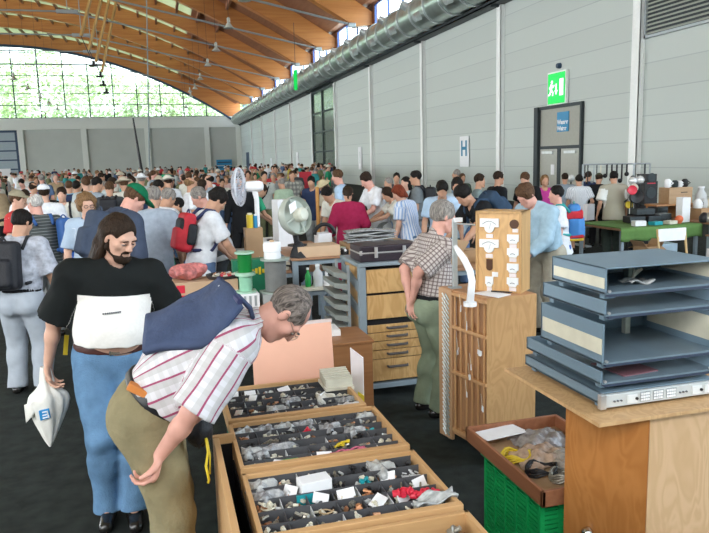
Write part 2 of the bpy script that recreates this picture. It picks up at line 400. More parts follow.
# gable arch at the far end
b = MB(); V = []
gx = list(np.linspace(-63, 15.2, 50))
def zg(X): return 21.9-0.0088*(X+24)**2
for X in gx: V += [(X, YF-0.6, zg(X)), (X, YF, zg(X)), (X, YF, zb(X)+2.2), (X, YF-0.6, zb(X)+2.2)]
fs = []
for k in range(len(gx)-1):
    for q in range(4): fs.append((k*4+q, k*4+(q+1) % 4, (k+1)*4+(q+1) % 4, (k+1)*4+q))
b.add(V, fs); struct(b.build('ceiling_gable_beam', M_GLULAM), 'curved end beam over the gable window', 'roof beam')
b = MB(); V = []
for X in gx: V += [(X, YF-0.75, zg(X)-0.05), (X, YF-0.45, zg(X)-0.05), (X, YF-0.45, zg(X)+0.35), (X, YF-0.75, zg(X)+0.35)]
b.add(V, fs); struct(b.build('trim_20', M_BLUESTEEL), 'dark blue edge flashing along the gable window arch', 'trim')
# roof deck with a translucent skylight strip between arches near the ridge
M_SKYL, N_, L_, B_ = _new('skylight_panel')
tl = nd(N_, 'ShaderNodeBsdfTranslucent'); tl.inputs[0].default_value = (0.42, 0.42, 0.29, 1); df = nd(N_, 'ShaderNodeBsdfDiffuse'); df.inputs[0].default_value = (0.8, 0.8, 0.65, 1)
mxs = nd(N_, 'ShaderNodeMixShader'); mxs.inputs[0].default_value = 0.3; L_.new(tl.outputs[0], mxs.inputs[1]); L_.new(df.outputs[0], mxs.inputs[2]); L_.new(mxs.outputs[0], N_['Material Output'].inputs['Surface'])
dk = MB(); sk = []
def strip(mb, Xs, y0, y1, dz, th):
    V = []
    for X in Xs: V += [(X, y0, zb(X)+dz), (X, y1, zb(X)+dz), (X, y1, zb(X)+dz+th), (X, y0, zb(X)+dz+th)]
    f = []
    for k in range(len(Xs)-1):
        for q in range(4): f.append((k*4+q, k*4+(q+1) % 4, (k+1)*4+(q+1) % 4, (k+1)*4+q))
    f += [(0, 1, 2, 3), tuple((len(Xs)-1)*4+q for q in (3, 2, 1, 0))]
    mb.add(V, f)
XD1 = list(np.linspace(4.5, 14.3, 11)); XD2 = list(np.linspace(-63, 4.5, 50))
strip(dk, XD1, -8.0, YF, 1.75, 0.2)
dk.extr([(14.28, -8, zb(14.3)+1.78), (XW+0.3, -8, 12.55), (XW+0.3, -8, 12.75), (14.28, -8, zb(14.3)+1.95)], (0, YF+8, 0))
ys = [-8.0, 0.5, 10.0]+PIL[1:]+[YF]
for i, y in enumerate(ys[:-1]):
    y1 = ys[i+1]
    strip(dk, XD2, y, y+(y1-y)*0.62, 1.75, 0.2)
struct(dk.build('ceiling', M_DECK), 'brown timber roof deck between the arches', 'ceiling')
for i, y in enumerate(ys[:-1]):
    y1 = ys[i+1]; s = MB(); strip(s, XD2, y+(y1-y)*0.62, y1, 1.8, 0.03)
    struct(s.build('window_%d' % (20+i), M_SKYL), 'pale translucent skylight strip along a roof beam', 'skylight')
pu = []
for i, X in enumerate(np.arange(-38, 9.0, 2.05)):
    p = MB().box((X-0.11, -8, zb(X)+1.30), (X+0.11, YF-0.5, zb(X)+1.76))
    struct(p.build('ceiling_purlin', M_DECK), 'brown roof purlin running lengthwise', 'purlin')
# ------------------------------------------------------------------ far wall and gable window
fw = MB().box((-75, YF, 0), (XW+0.3, YF+0.4, 8.5)); struct(fw.build('wall_far', M_FAR), 'grey panelled end wall of the hall', 'wall')
struct(MB().box((-75, YF-0.5, 8.35), (XW, YF+0.4, 10.1)).box((-75, YF-0.7, 10.0), (XW, YF+0.4, 10.25)).build('trim_21', M_FARPALE), 'pale ledge above the end wall panels', 'trim')
for i, X in enumerate((-22.1, -12.0, -1.5, 8.9, 14.6, -32.5)):
    struct(MB().box((X-0.45, YF-0.45, 0), (X+0.45, YF, 8.4)).build('trim_%d' % (22+i), M_FARPALE), 'pale pillar on the end wall', 'pillar')
gw = MB(); gg = MB()
X = -62.0
while X < 14.5:
    top = zg(X)+0.1
    if top > 10.3: gw.box((X-0.09, YF+0.05, 10.2), (X+0.09, YF+0.2, top))
    X += 3.95
for z in (10.28, 12.4, 14.3, 15.6, 17.3, 19.2, 21.0):
    x1 = -24+math.sqrt(max(0, (21.9-z)/0.0088)); gw.box((-62, YF+0.03, z), (min(x1, 15), YF+0.18, z+0.11))
wo = struct(gw.build('window_1', M_DARKSTEEL), 'arched gable window with dark glazing bars', 'window')
gxx = [q for q in gx if zg(q) > 10.2]
V = [(q, YF+0.12, 10.2) for q in gxx]+[(q, YF+0.12, zg(q)+0.3) for q in gxx]; n = len(gxx)
gg.add(V+[(a, b+0.03, c) for a, b, c in V], [(k, k+1, n+k+1, n+k) for k in range(n-1)]+[(2*n+n+k, 2*n+n+k+1, 2*n+k+1, 2*n+k) for k in range(n-1)])
gg.build('pane', M_GLASS, wo)
# roller gate at the far left
gt = MB().box((-33, YF-0.12, 0), (-22.6, YF-0.02, 8.2)); g1 = struct(gt.build('door_3', mat('gate_sheet', (0.33, 0.40, 0.44), 0.5)), 'grey blue sectional gate in the end wall', 'door')
fr = MB().box((-22.95, YF-0.3, 0), (-22.55, YF-0.1, 8.3)).box((-33, YF-0.3, 7.95), (-22.55, YF-0.1, 8.3))
for z in (1.7, 3.25, 4.8, 6.4): fr.box((-33, YF-0.2, z), (-22.9, YF-0.1, z+0.22))
fr.build('frame', M_BLUESTEEL, g1)
# dark glazed gate in the side wall
y0, y1 = 58.7, 67.5
g2 = struct(MB().box((XW-0.04, y0, 0), (XW-0.02, y1, 8.4)).build('door_2', mat('dark_glass_green', (0.11, 0.15, 0.12), 0.15, spec=0.6, var=0.25, scale=0.4)), 'tall dark glazed gate in the side wall', 'door')
fr = MB()
for y in (y0, 63.2, y1-0.15): fr.box((XW-0.16, y, 0), (XW-0.02, y+0.22, 8.45))
for z in (1.3, 2.7, 4.5, 6.3, 8.3): fr.box((XW-0.13, y0, z), (XW-0.02, y1, z+0.14))
fr.build('frame', M_DARKSTEEL, g2)
# service door with panel and two signs
y0, y1 = 22.45, 25.25
d = struct(MB().box((XW-0.05, y0, 2.3), (XW-0.01, y1, 3.75)).box((XW-0.05, y0, 0), (XW-0.01, y1, 0.9)).build('door_1', mat('door_panel', (0.36, 0.36, 0.31), 0.5, var=0.04)), 'grey double door with a panel above', 'door')
MB().box((XW-0.12, y0-0.1, 0), (XW, y0, 3.87)).box((XW-0.2, y1, 0), (XW, y1+0.28, 3.87)).box((XW-0.12, y0, 3.75), (XW, y1, 3.87)).box((XW-0.1, y0, 2.2), (XW, y1, 2.32)).build('frame', M_DARKSTEEL, d)
MB().box((XW-0.06, y0, 0), (XW-0.03, y0+1.28, 2.2)).box((XW-0.06, y0+1.5, 0), (XW-0.03, y1, 2.2)).build('leaf', mat('door_leaf', (0.42, 0.42, 0.37), 0.5, var=0.04), d)
MB().box((XW-0.09, y0+1.28, 0), (XW-0.03, y0+1.5, 2.2)).build('gap_post', M_DARKSTEEL, d)
MB().box((XW-0.12, y0+0.25, 2.02), (XW-0.05, y0+1.0, 2.12)).box((XW-0.12, y0+1.8, 2.02), (XW-0.05, y0+2.6, 2.12)).build('door_closer', mat('alu', (0.7, 0.72, 0.72), 0.35, 0.5), d)
M_SIGNBLUE = mat('water_sign_blue', (0.03, 0.25, 0.47), 0.4, var=0.03)
ws = thing('water_sign', 'blue sign with white lettering on the panel above the service door', 'sign', (XW-0.06, 23.6, 2.85))
MB().box((XW-0.085, 23.22, 2.84), (XW-0.06, 24.0, 3.58)).build('plate', M_SIGNBLUE, ws)
text('Wasser', 0.235, (XW-0.09, 23.61, 3.20), (0, -1, 0), (0, 0, 1), M_PAPER, 'lettering', ws, 0.004, 0.008)
text('Water', 0.235, (XW-0.09, 23.66, 2.96), (0, -1, 0), (0, 0, 1), M_PAPER, 'lettering', ws, 0.004, 0.008)
# notice on the door leaf
nt = one(MB().box((XW-0.08, 24.15, 1.2), (XW-0.065, 24.4, 1.6)), 'notice_sheet', M_PAPER, 'small white notice sheet on the service door leaf', 'notice')
# emergency exit sign (lit)
ES, N_, L_, B_ = _new('exit_green'); B_.inputs['Base Color'].default_value = (0.0, 0.40, 0.07, 1); B_.inputs['Emission Color'].default_value = (0.0, 0.8, 0.10, 1); B_.inputs['Emission Strength'].default_value = 0.14
EW, N_, L_, B_ = _new('exit_white'); B_.inputs['Base Color'].default_value = (0.9, 1, 0.92, 1); B_.inputs['Emission Color'].default_value = (0.9, 1, 0.92, 1); B_.inputs['Emission Strength'].default_value = 0.25
es = thing('exit_sign', 'green lit emergency exit sign with a running man above the door', 'sign', (XW-0.02, 24, 3.9))
MB().box((XW-0.12, 23.36, 3.88), (XW-0.02, 24.66, 5.12)).build('case', M_WHITE, es)
MB().box((XW-0.14, 23.44, 3.92), (XW-0.12, 24.6, 5.06)).build('panel', ES, es)
xf = XW-0.155
def ex(poly): return MB().extr([(xf, a, b) for a, b in poly], (0.014, 0, 0))
man = MB()
def bar2(mb, a, b, w):
    a = np.array(a); b = np.array(b); d = (b-a)/np.linalg.norm(b-a); n = np.array([-d[1], d[0]])*w/2
    mb.extr([(xf, *(a+n)), (xf, *(b+n)), (xf, *(b-n)), (xf, *(a-n))], (0.014, 0, 0))
man.cyl((xf, 24.30, 4.74), (xf+0.014, 24.30, 4.74), 0.065, n=14)
bar2(man, (24.33, 4.66), (24.36, 4.42), 0.13); bar2(man, (24.35, 4.62), (24.2, 4.55), 0.05); bar2(man, (24.2, 4.55), (24.13, 4.62), 0.05)
bar2(man, (24.34, 4.62), (24.47, 4.50), 0.05); bar2(man, (24.36, 4.43), (24.22, 4.36), 0.07); bar2(man, (24.22, 4.36), (24.24, 4.22), 0.06); bar2(man, (24.37, 4.43), (24.44, 4.28), 0.07); bar2(man, (24.44, 4.28), (24.55, 4.26), 0.06)
man.build('running_man', EW, es)
ar = MB(); bar2(ar, (24.0, 4.66), (24.0, 4.36), 0.06); ar.extr([(xf, 24.1, 4.42), (xf, 23.9, 4.42), (xf, 24.0, 4.24)], (0.014, 0, 0)); ar.build('arrow', EW, es)
MB().extr([(xf, 23.76, 4.2), (xf, 23.52, 4.2), (xf, 23.52, 4.82), (xf, 23.76, 4.82)], (0.014, 0, 0)).build('door_symbol', EW, es)
one(MB().cyl((XW-0.14, 23.98, 5.32), (XW, 23.98, 5.32), 0.09, 0.11, n=14), 'emergency_lamp', M_BLUESTEEL, 'small dark round wall lamp just above the green exit sign', 'lamp')
# H sign and the narrow signs further along
hs = thing('letter_sign', 'white hanging board with a large blue letter H on the side wall', 'sign', (XW-0.05, 32.5, 1.5))
MB().box((XW-0.08, 31.98, 1.48), (XW-0.04, 33.02, 3.0)).build('board', M_PAPER, hs)
text('H', 1.05, (XW-0.085, 32.5, 2.36), (0, -1, 0), (0, 0, 1), M_BLUEPRINT, 'letter', hs, 0.004, 0.03)
for yc, z0, z1, w, lab in ((51.4, 1.2, 2.9, 0.42, 'narrow white board hanging left of the letter board on the side wall'), (76.3, 1.0, 2.9, 0.6, 'small far white board beyond the dark gate on the side wall'), (95.0, 1.2, 2.4, 0.6, 'farthest tiny white board on the side wall')):
    h = thing('wall_board', lab, 'sign', (XW-0.04, yc, z0)); MB().box((XW-0.08, yc-w, z0), (XW-0.04, yc+w, z1)).build('board', M_PAPER, h)
    MB().box((XW-0.095, yc-w*0.35, z0+0.45), (XW-0.08, yc+w*0.35, z1-0.35)).build('lettering', mat('pale_grey', (0.62, 0.66, 0.66), 0.6), h)
hb = thing('green_banner', 'small green lit sign hanging in front of the duct', 'sign', (13.0, 56, 8.3))
p0 = aty(293.5, 70, 56); p1 = aty(297.5, 90, 56)
MB().box((p0[0]-0.02, 55.95, p1[2]), (p1[0], 56.0, p0[2])).build('panel', ES, hb); MB().tube([(p0[0]+0.15, 55.97, p0[2]), (p0[0]+0.15, 55.97, zb(13)+1.3)], 0.02, 6).build('hanger', M_DARKSTEEL, hb)
bs = thing('end_wall_sign', 'pair of blue signs low on the end wall near the corner', 'sign', (11.7, YF-0.6, 0.6))
for z0, z1 in ((0.5, 1.35), (1.5, 2.5)): MB().box((10.3, YF-0.62, z0), (13.1, YF-0.56, z1)).build('panel', M_SIGNBLUE, bs)
MB().box((10.5, YF-0.64, 1.9), (12.9, YF-0.62, 2.1)).box((10.5, YF-0.64, 0.95), (12.3, YF-0.62, 1.1)).build('lettering', M_BLUESTEEL, bs)
# tall far door in the side wall near the corner
d4 = struct(MB().box((XW-0.05, 119.0, 0), (XW-0.01, 123.0, 3.6)).build('door_4', M_BLUESTEEL), 'dark blue door near the far corner', 'door')
# ------------------------------------------------------------------ lamps under the roof
M_LAMPG = mat('lamp_shade', (0.72, 0.74, 0.70), 0.25, 0.3, var=0.1); M_LAMPB = mat('lamp_gear', (0.5, 0.5, 0.46), 0.4, 0.2)
def bell(x, y, z, lab, s=1.0, ceil=None, grp=None):
    l = thing('bell_lamp', lab, 'lamp', (x, y, z), 0, grp)
    MB().lathe([(0.05, 0.36), (0.10, 0.34), (0.17, 0.24), (0.30, 0.06), (0.36, 0.0), (0.345, 0.0), (0.28, 0.06), (0.15, 0.24), (0.05, 0.30)], (x, y, z), n=20).build('shade', M_LAMPG, l, smooth=True)
    MB().lathe([(0.09, 0.34), (0.11, 0.38), (0.11, 0.62), (0.05, 0.68), (0.02, 0.7)], (x, y, z), n=14).build('gear_housing', M_LAMPB, l)
    MB().tube([(x, y, z+0.68), (x, y, ceil or zb(x)+1.4)], 0.012, 5).build('suspension', M_DARKSTEEL, l)
ordn = ('nearest', 'second', 'third', 'fourth', 'fifth', 'sixth', 'seventh', 'eighth')
for i, y in enumerate((39.6, 48.0, 58.2, 67.8, 79.4, 90.4, 102.0)): bell(5.05, y-0.8, 10.55+0.1*i, '%s grey bell lamp of the hanging row under the beams on the wall side' % ordn[i])
for i, y in enumerate((68, 77, 86.5, 97, 106.5, 117)): bell(-12.9-0.28*i, y, 10.7, '%s bell lamp of the row seen against the gable window' % ordn[i])
for i, (x, y, D) in enumerate(((190, 92, 100), (183, 99, 104), (186, 108, 108))):
    p = dep(x, y, D); bell(p[0], p[1], p[2], '%s small bell lamp hanging before the lower right of the gable window' % ordn[i])
# slanted timber hangers with loudspeakers
M_SLAT = wood('slat_wood', (0.42, 0.24, 0.07), (0.55, 0.33, 0.11), axis=2, scale=0.5)
for i, (x0, y0, x1, y1, sx_, sy_, D) in enumerate(((92, -8, 81, 36, 93, 66, 52), (103, -8, 89, 50, 100, 76.5, 56), (109, 0, 96, 62, 103, 85, 60), (114, 12, 102, 72, 106, 92.5, 64))):
    a = dep(x0, y0, D); b = dep(x1, y1, D); cc = dep(sx_, sy_, D)
    h = thing('loudspeaker_hanger', '%s long timber slat hanging aslant from the roof with a black loudspeaker' % ordn[i], 'hanger', cc)
    a2 = a+(a-b)*max(0, (zb(a[0])+1.3-a[2])/(a[2]-b[2]))
    MB().tube([a2, b], 0.13, 4).build('slat', M_SLAT, h)
    MB().tube([b, cc+np.array([0, 0, .3])], 0.03, 6).build('rod', M_DARKSTEEL, h)
    MB().cbox(cc, (0.55, 0.3, 0.12)).cbox(cc+np.array([0.05, 0, 0.22]), (0.2, 0.22, 0.32)).build('loudspeaker', M_BLACK, h, bevel=0.03)
# ------------------------------------------------------------------ masts over the crowd
p = dep(133, 118, 42); q = dep(144, 186, 42); q2 = q+(q-p)*((q[2]-0.0)/(p[2]-q[2]))
m_ = thing('leaning_mast', 'black telescopic mast leaning above the distant crowd', 'mast', q2)
MB().tube([q2, q, p], [0.14, 0.11, 0.05], 10).build('tube', M_BLACK, m_); MB().lathe([(0.5, 0), (0.45, 0.06), (0.16, 0.1), (0.16, 0.3)], q2, n=16).build('foot', M_DARKSTEEL, m_)
p = dep(146.5, -4, 44); q = dep(149.5, 190, 44); q[2] = 0
a_ = thing('aerial_mast', 'thin grey upright aerial mast reaching past the roof beams', 'mast', q)
MB().tube([(q[0], q[1], 0), p*np.array([1, 1, 1])], [0.06, 0.035], 8).build('tube', mat('mast_grey', (0.30, 0.36, 0.38), 0.4), a_)
MB().lathe([(0.9, 0), (0.8, 0.05), (0.1, 0.12), (0.1, 0.5)], (q[0], q[1], 0), n=12).build('foot', M_DARKSTEEL, a_)
# ------------------------------------------------------------------ outside the gable window
M_LEAF = mat('tree_leaves', (0.55, 0.66, 0.34), 0.8, var=0.5, scale=0.9, bump=0.8, bscale=1.5)
M_LEAF2 = mat('tree_leaves_pale', (0.76, 0.83, 0.54), 0.8, var=0.5, scale=0.9, bump=0.8, bscale=1.5)
M_BARK = mat('bark', (0.12, 0.08, 0.05), 0.9)
struct(MB().box((-120, YF+2, -0.3), (70, 260, -0.05)).build('ground_outside', mat('lawn_ground', (0.16, 0.25, 0.07), 0.9, var=0.2, scale=0.2)), 'lawn outside the gable window', 'lawn')
rng = random.Random(3)
for i, (x, y, h, r) in enumerate(((-35, 165, 29, 9), (-22, 158, 27, 8.5), (-11, 170, 25, 8), (0, 160, 21, 6.5), (8.5, 168, 19.5, 6), (17, 158, 18, 5.5), (-46, 175, 30, 9))):
    t = thing('tree', 'leafy green tree outside the gable window, ' + ('leftmost seen', 'second from the left', 'third from the left, behind the hanging loudspeakers', 'fourth from the left, by the leaning mast', 'fifth from the left', 'rightmost, by the corner', 'tall one at the edge of the picture')[i], 'tree', (x, y, 0))
    MB().tube([(x, y, -0.1), (x+0.3, y, h*0.5)], [0.45, 0.2], 8).build('trunk', M_BARK, t)
    for mm, cnt in ((M_LEAF, 900), (M_LEAF2, 1100)):
        b = MB()
        for _ in range(cnt):
            u = rng.random(); th = rng.random()*2*PI; ph = math.acos(2*rng.random()-1); rr = r*(0.45+0.55*rng.random()**0.5)
            c = (x+rr*math.sin(ph)*math.cos(th), y+rr*math.sin(ph)*math.sin(th), h*0.62+rr*0.95*math.cos(ph)*(h*0.38/r))
            s = 0.3+0.4*rng.random(); R_ = Matrix.Rotation(rng.random()*6, 3, (rng.random()-.5, rng.random()-.5, rng.random()))
            b.add([tuple(np.array(c)+np.array(R_ @ Vector(v))*s) for v in ((1, 0, .1), (0, .7, 0), (-1, 0, .15), (0, -.7, 0), (.3, .1, .5), (-.2, -.2, -.5))], [(0, 1, 4), (1, 2, 4), (2, 3, 5), (3, 0, 5), (0, 4, 3), (1, 5, 2), (0, 5, 1), (3, 4, 2)])
        b.build('foliage', mm, t)
# ------------------------------------------------------------------ foreground: the parts trays
M_TRAY = wood('tray_beech', (0.50, 0.29, 0.125), (0.62, 0.38, 0.18), axis=1, scale=2.0)
M_TRAYX = wood('tray_beech_cross', (0.50, 0.29, 0.125), (0.62, 0.38, 0.18), axis=0, scale=2.0)
M_FELT = mat('tray_bottom_grey', (0.05, 0.05, 0.055), 0.8)
M_DIV = mat('divider_grey', (0.085, 0.087, 0.095), 0.55, var=0.15)
M_DIVW = mat('divider_pale', (0.55, 0.57, 0.58), 0.6)
M_BAG = mat('clear_bag', (0.44, 0.46, 0.46), 0.22, var=0.2, scale=30, bump=0.9, bscale=30, spec=0.7)
M_BAG2 = mat('clear_bag_dark', (0.30, 0.31, 0.32), 0.2, var=0.5, scale=40, bump=0.9, bscale=35, spec=0.8)
M_TEAL = mat('teal_plastic', (0.02, 0.33, 0.38), 0.4)
M_REDP = mat('red_plastic', (0.62, 0.03, 0.06), 0.4)
M_PINK = mat('pink_cable', (0.62, 0.15, 0.24), 0.5)
M_COPPER = mat('copper', (0.55, 0.27, 0.14), 0.35, 0.6)
M_BRASSY = mat('dull_metal', (0.36, 0.34, 0.29), 0.35, 0.7, var=0.25, scale=60)
M_CREAM = mat('cream_plastic', (0.64, 0.61, 0.50), 0.5)
M_YELLOW = mat('yellow_plastic', (0.65, 0.48, 0.03), 0.45)
M_TEALCRATE = mat('teal_crate', (0.02, 0.17, 0.13), 0.5)
rg = random.Random(11)
# crates under the trays
def slat_crate(nm, lab, x0, x1, y0, y1, z0, z1, m, rows=6, cols=6, grp=None):
    t = thing(nm, lab, 'crate', ((x0+x1)/2, (y0+y1)/2, z0), 0, grp)
    w = 0.012
    for side, (a, b) in (('x', (x0, x0+w)), ('x', (x1-w, x1)), ('y', (y0, y0+w)), ('y', (y1-w, y1))):
        p = MB(); lo, hi = (y0, y1) if side == 'x' else (x0, x1)
        for k in range(rows+1):
            z = z0+0.02+(z1-z0-0.06)*k/rows
            hh = 0.022 if k in (0, rows) else min(0.013, 0.30*(z1-z0)/rows)
            if side == 'x': p.box((a, lo, z-hh), (b, hi, z+hh))
            else: p.box((lo, a, z-hh), (hi, b, z+hh))
        for k in range(cols+1):
            q = lo+(hi-lo-0.02)*k/cols
            if side == 'x': p.box((a-0.003, q, z0), (b+0.003, q+0.02, z1-0.01))
            else: p.box((q, a-0.003, z0), (q+0.02, b+0.003, z1-0.01))
        p.build('side', m, t)
    r = MB(); e = 0.018
    r.box((x0-e, y0-e, z1-0.04), (x1+e, y0+w, z1)).box((x0-e, y1-w, z1-0.04), (x1+e, y1+e, z1)).box((x0-e, y0, z1-0.04), (x0+w, y1, z1)).box((x1-w, y0, z1-0.04), (x1+e, y1, z1))
    r.build('rim', m, t, bevel=0.004)
    MB().box((x0, y0, z0), (x1, y1, z0+0.015)).build('bottom', m, t)
    return t
for i, (y0, y1, lab) in enumerate(((1.78, 2.27, 'dark teal plastic crate under the frontmost tray of metal connectors'), (2.33, 2.76, 'dark teal plastic crate under the tray with the red connectors'), (2.88, 3.3, 'dark teal plastic crate under the tray with the pink cable'), (3.42, 4.1, 'teal plastic crate under the rear tray, showing beside the salmon board'))):
    slat_crate('crate', lab, 0.30, 0.94, y0, y1, 0.0, 0.655, M_TEALCRATE)
# empty wooden bin left of the trays
t = thing('wooden_bin', 'long narrow wooden bin with black inside on the floor left of the trays', 'box', (0.2, 2.65, 0))
MB().box((0.160, 1.8, 0.05), (0.188, 3.14, 0.775)).build('side_board', M_TRAY, t, bevel=0.004)
for ya in (3.14, 1.77): MB().box((0.160, ya, 0.05), (0.262, ya+0.03, 0.78)).build('end_board', M_TRAYX, t, bevel=0.004)
MB().box((0.246, 1.8, 0.05), (0.253, 3.14, 0.655)).box((0.188, 1.8, 0.05), (0.192, 3.14, 0.74)).box((0.192, 3.134, 0.05), (0.246, 3.14, 0.74)).box((0.160, 1.77, 0.0), (0.262, 3.17, 0.05)).build('black_lining', M_BLACK, t)
TR = {}
def tray(key, lab, x0, x1, y0, y1, zt, cols, rows, h=0.085, merge=()):
    t = thing('parts_tray', lab, 'tray', ((x0+x1)/2, (y0+y1)/2, zt-h), 0, 'wooden parts trays')
    w = 0.02
    MB().box((x0, y0, zt-h), (x0+w, y1, zt)).build('side_rail', M_TRAY, t, bevel=0.003)
    MB().box((x1-w, y0, zt-h), (x1, y1, zt)).build('side_rail', M_TRAY, t, bevel=0.003)
    MB().box((x0, y0-0.012, zt-h-0.01), (x1, y0+w, zt+0.004)).build('front_rail', M_TRAYX, t, bevel=0.003)
    MB().box((x0, y1-w, zt-h), (x1, y1, zt)).build('back_rail', M_TRAYX, t, bevel=0.003)
    MB().box((x0+w, y0+w, zt-h), (x1-w, y1-w, zt-h+0.006)).build('bottom', M_FELT, t)
    d = MB(); dw = MB(); zb_ = zt-h+0.006; zd = zt-0.026
    X = [x0+w+(x1-x0-2*w)*k/cols for k in range(cols+1)]; Y = [y0+w+(y1-y0-2*w)*k/rows for k in range(rows+1)]
    d.cur = 0
    for k in range(rows+1): d.box((X[0], Y[k]-0.0015, zb_), (X[-1], Y[k]+0.0015, zd+0.006))
    for r in range(rows):
        for k in range(1, cols):
            if (k, r) in merge: continue
            d.cur = 0 if (k+r) % 3 else 1
            d.box((X[k]-0.0014, Y[r], zb_), (X[k]+0.0014, Y[r+1], zd))
    if cols > 1: d.build('divider_grid', [M_DIV, M_DIVW], t)
    TR[key] = (X, Y, zb_, zt); return t
tray('A', 'rearmost wooden parts tray, in front of the salmon board', 0.255, 0.985, 3.40, 3.93, 0.75, 7, 5, merge={(2, 3), (3, 3), (2, 1), (5, 3), (6, 3), (4, 2), (6, 4)})
tray('B', 'wooden parts tray with the pink cable bundle, second from the back', 0.25, 1.02, 2.825, 3.365, 0.75, 7, 6, merge={(1, 5), (2, 2), (3, 2), (1, 2), (4, 3), (5, 3), (5, 1), (6, 4), (4, 4), (2, 0)})
tray('C', 'wooden parts tray with red connectors at its right end', 0.25, 1.02, 2.245, 2.775, 0.75, 7, 5, merge={(1, 3), (4, 3), (4, 4), (3, 4), (2, 3), (6, 3), (1, 4)})
tray('D', 'frontmost wooden tray holding loose metal connectors', 0.25, 1.02, 1.66, 2.20, 0.75, 1, 1)
def cell(k, c, r): X, Y, z, zt = TR[k]; return (X[c]+X[c+1])/2, (Y[r]+Y[r+1])/2, z, zt
PLACE = {'A': 'in the rearmost tray', 'B': 'in the tray with the pink cable', 'C': 'in the tray with the red connectors'}
def item(mb, nm, m, lab, cat, grp=None, **kw): return one(mb, nm, m, lab, cat, grp, **kw)
used = set()
def card(k, c, r, big=1.0):
    x, y, z, zt = cell(k, c, r); a = rg.uniform(-0.9, 0.9); s = rg.uniform(0.026, 0.036)*big
    R_ = rotz(a) @ rotx(rg.uniform(0.3, 1.2)) @ roty(rg.uniform(-.4, .4)); q = MB().cbox((x, y, z+0.052), (s*2, s*1.3, 0.004), R_)
    item(q, 'paper_card', M_PAPER, 'small white paper card tucked %s' % PLACE[k], 'card', 'paper cards %s' % PLACE[k])
def bag(k, c, r, sx=0.045, sy=0.04, lab=None, m=None):
    x, y, z, zt = cell(k, c, r); q = MB(); ph = rg.random()*9; an = rg.uniform(-.4, .4)
    def fn(u, v):
        th = 2*PI*u; f = max(0.0, math.sin(PI*v))**0.55; rr = 1+0.13*math.sin(3*th+ph)+0.10*math.sin(5*th+2*ph+4*v)+0.07*math.sin(11*th+ph+9*v)
        a, b = 1.25*sx*rr*f*math.cos(th), 1.2*sy*rr*f*math.sin(th)
        return (x+a*math.cos(an)-b*math.sin(an), y+a*math.sin(an)+b*math.cos(an), z+0.008+0.060*(1-v)*(1+min(1, 2*v)*(0.26*math.sin(3*th+ph)+0.17*math.sin(7*th+2*ph)))+0.012*f*math.sin(4*th+7*v+ph))
    q.grid(fn, 34, 12)
    item(q, 'plastic_bag', m or rg.choice((M_BAG, M_BAG2)), lab or 'crumpled clear plastic bag %s' % PLACE[k], 'bag', None if lab else 'clear bags %s' % PLACE[k], smooth=True)
def coil(k, c, r, m, nm, lab, n=3):
    x, y, z, zt = cell(k, c, r); q = MB(); pts = []
    for i in range(40):
        t_ = 2*PI*n*i/40; pts.append((x+(0.026+0.004*math.sin(2.3*t_))*math.cos(t_), y+0.024*math.sin(t_), z+0.02+0.035*i/40))
    q.tube(pts, 0.0035, 6); item(q, nm, m, lab, 'cable', 'small coils '+PLACE[k], smooth=True)
def lumps(k, c, r, m, nm, lab, n=4, s=0.012, cat='component'):
    x, y, z, zt = cell(k, c, r)
    for i in range(n):
        q = MB(); px, py = x+rg.uniform(-.032, .032), y+rg.uniform(-.028, .028); hh = z+0.02+rg.uniform(0, 0.04)
        R_ = rotz(rg.random()*6) @ rotx(rg.uniform(-.7, .7))
        t_ = rg.random()
        if t_ < 0.5:
            d = np.array(R_ @ Vector((1, 0, 0))); p = np.array((px, py, hh)); q.cyl(p-d*s*1.4, p-d*s*0.3, s*0.75, n=10).cyl(p-d*s*0.3, p+d*s*1.6, s*0.45, n=10)
        else: q.cbox((px, py, hh), (s*2.2, s*1.3, s*1.1), R_).cbox((px, py, hh+s*0.6), (s*0.9, s*0.7, s*1.0), R_)
        item(q, nm, m, lab, cat, lab+'s')
for c, r in ((0, 4), (1, 4), (3, 4), (1, 3), (5, 2), (0, 1)): card('A', c, r)
for c, r in ((1, 0), (3, 0)): card('B', c, r)
for c, r in ((3, 2), (2, 3), (5, 3), (6, 2), (4, 1), (5, 1), (1, 3), (2, 2)): card('C', c, r, 1.1)
for c, r in ((2, 1), (6, 1), (3, 2)): bag('A', c, r)
for c, r in ((0, 5), (1, 5), (3, 5), (4, 4), (2, 5), (6, 5), (5, 3)): bag('B', c, r)
bag('B', 1, 2, 0.09, 0.035, 'long clear plastic bag lying across the tray with the pink cable'); bag('B', 0, 2, 0.04, 0.045, 'small clear bag with a pale reel at the left of the pink cable tray')
bag('C', 0, 4, 0.05, 0.04); bag('C', 0, 3, 0.06, 0.04); bag('C', 5, 4, 0.045, 0.08, 'tall clear plastic bag standing at the back right of the tray with red connectors')
bag('A', 5, 2, 0.05, 0.05, 'white plastic bag bunched up beside the cream plastic rack', mat('milky_bag', (0.66, 0.64, 0.57), 0.45, bump=0.6, bscale=40))
bag('A', 6, 0, 0.055, 0.05, 'clear white plastic bag at the right end of the rearmost tray', mat('milky_bag2', (0.62, 0.62, 0.62), 0.3, bump=0.8, bscale=40))
for c, r in ((4, 5), (2, 4)): coil('B', c, r, M_BLACK, 'cable_coil', 'small black cable coil in the tray with the pink cable')
coil('C', 2, 1, mat('tan_cable', (0.42, 0.31, 0.18), 0.5), 'cable_coil', 'thin tan cable coil in the tray with the red connectors', 2); coil('C', 0, 2, M_CREAM, 'cable_coil', 'cream cable coil in the tray with the red connectors', 2)
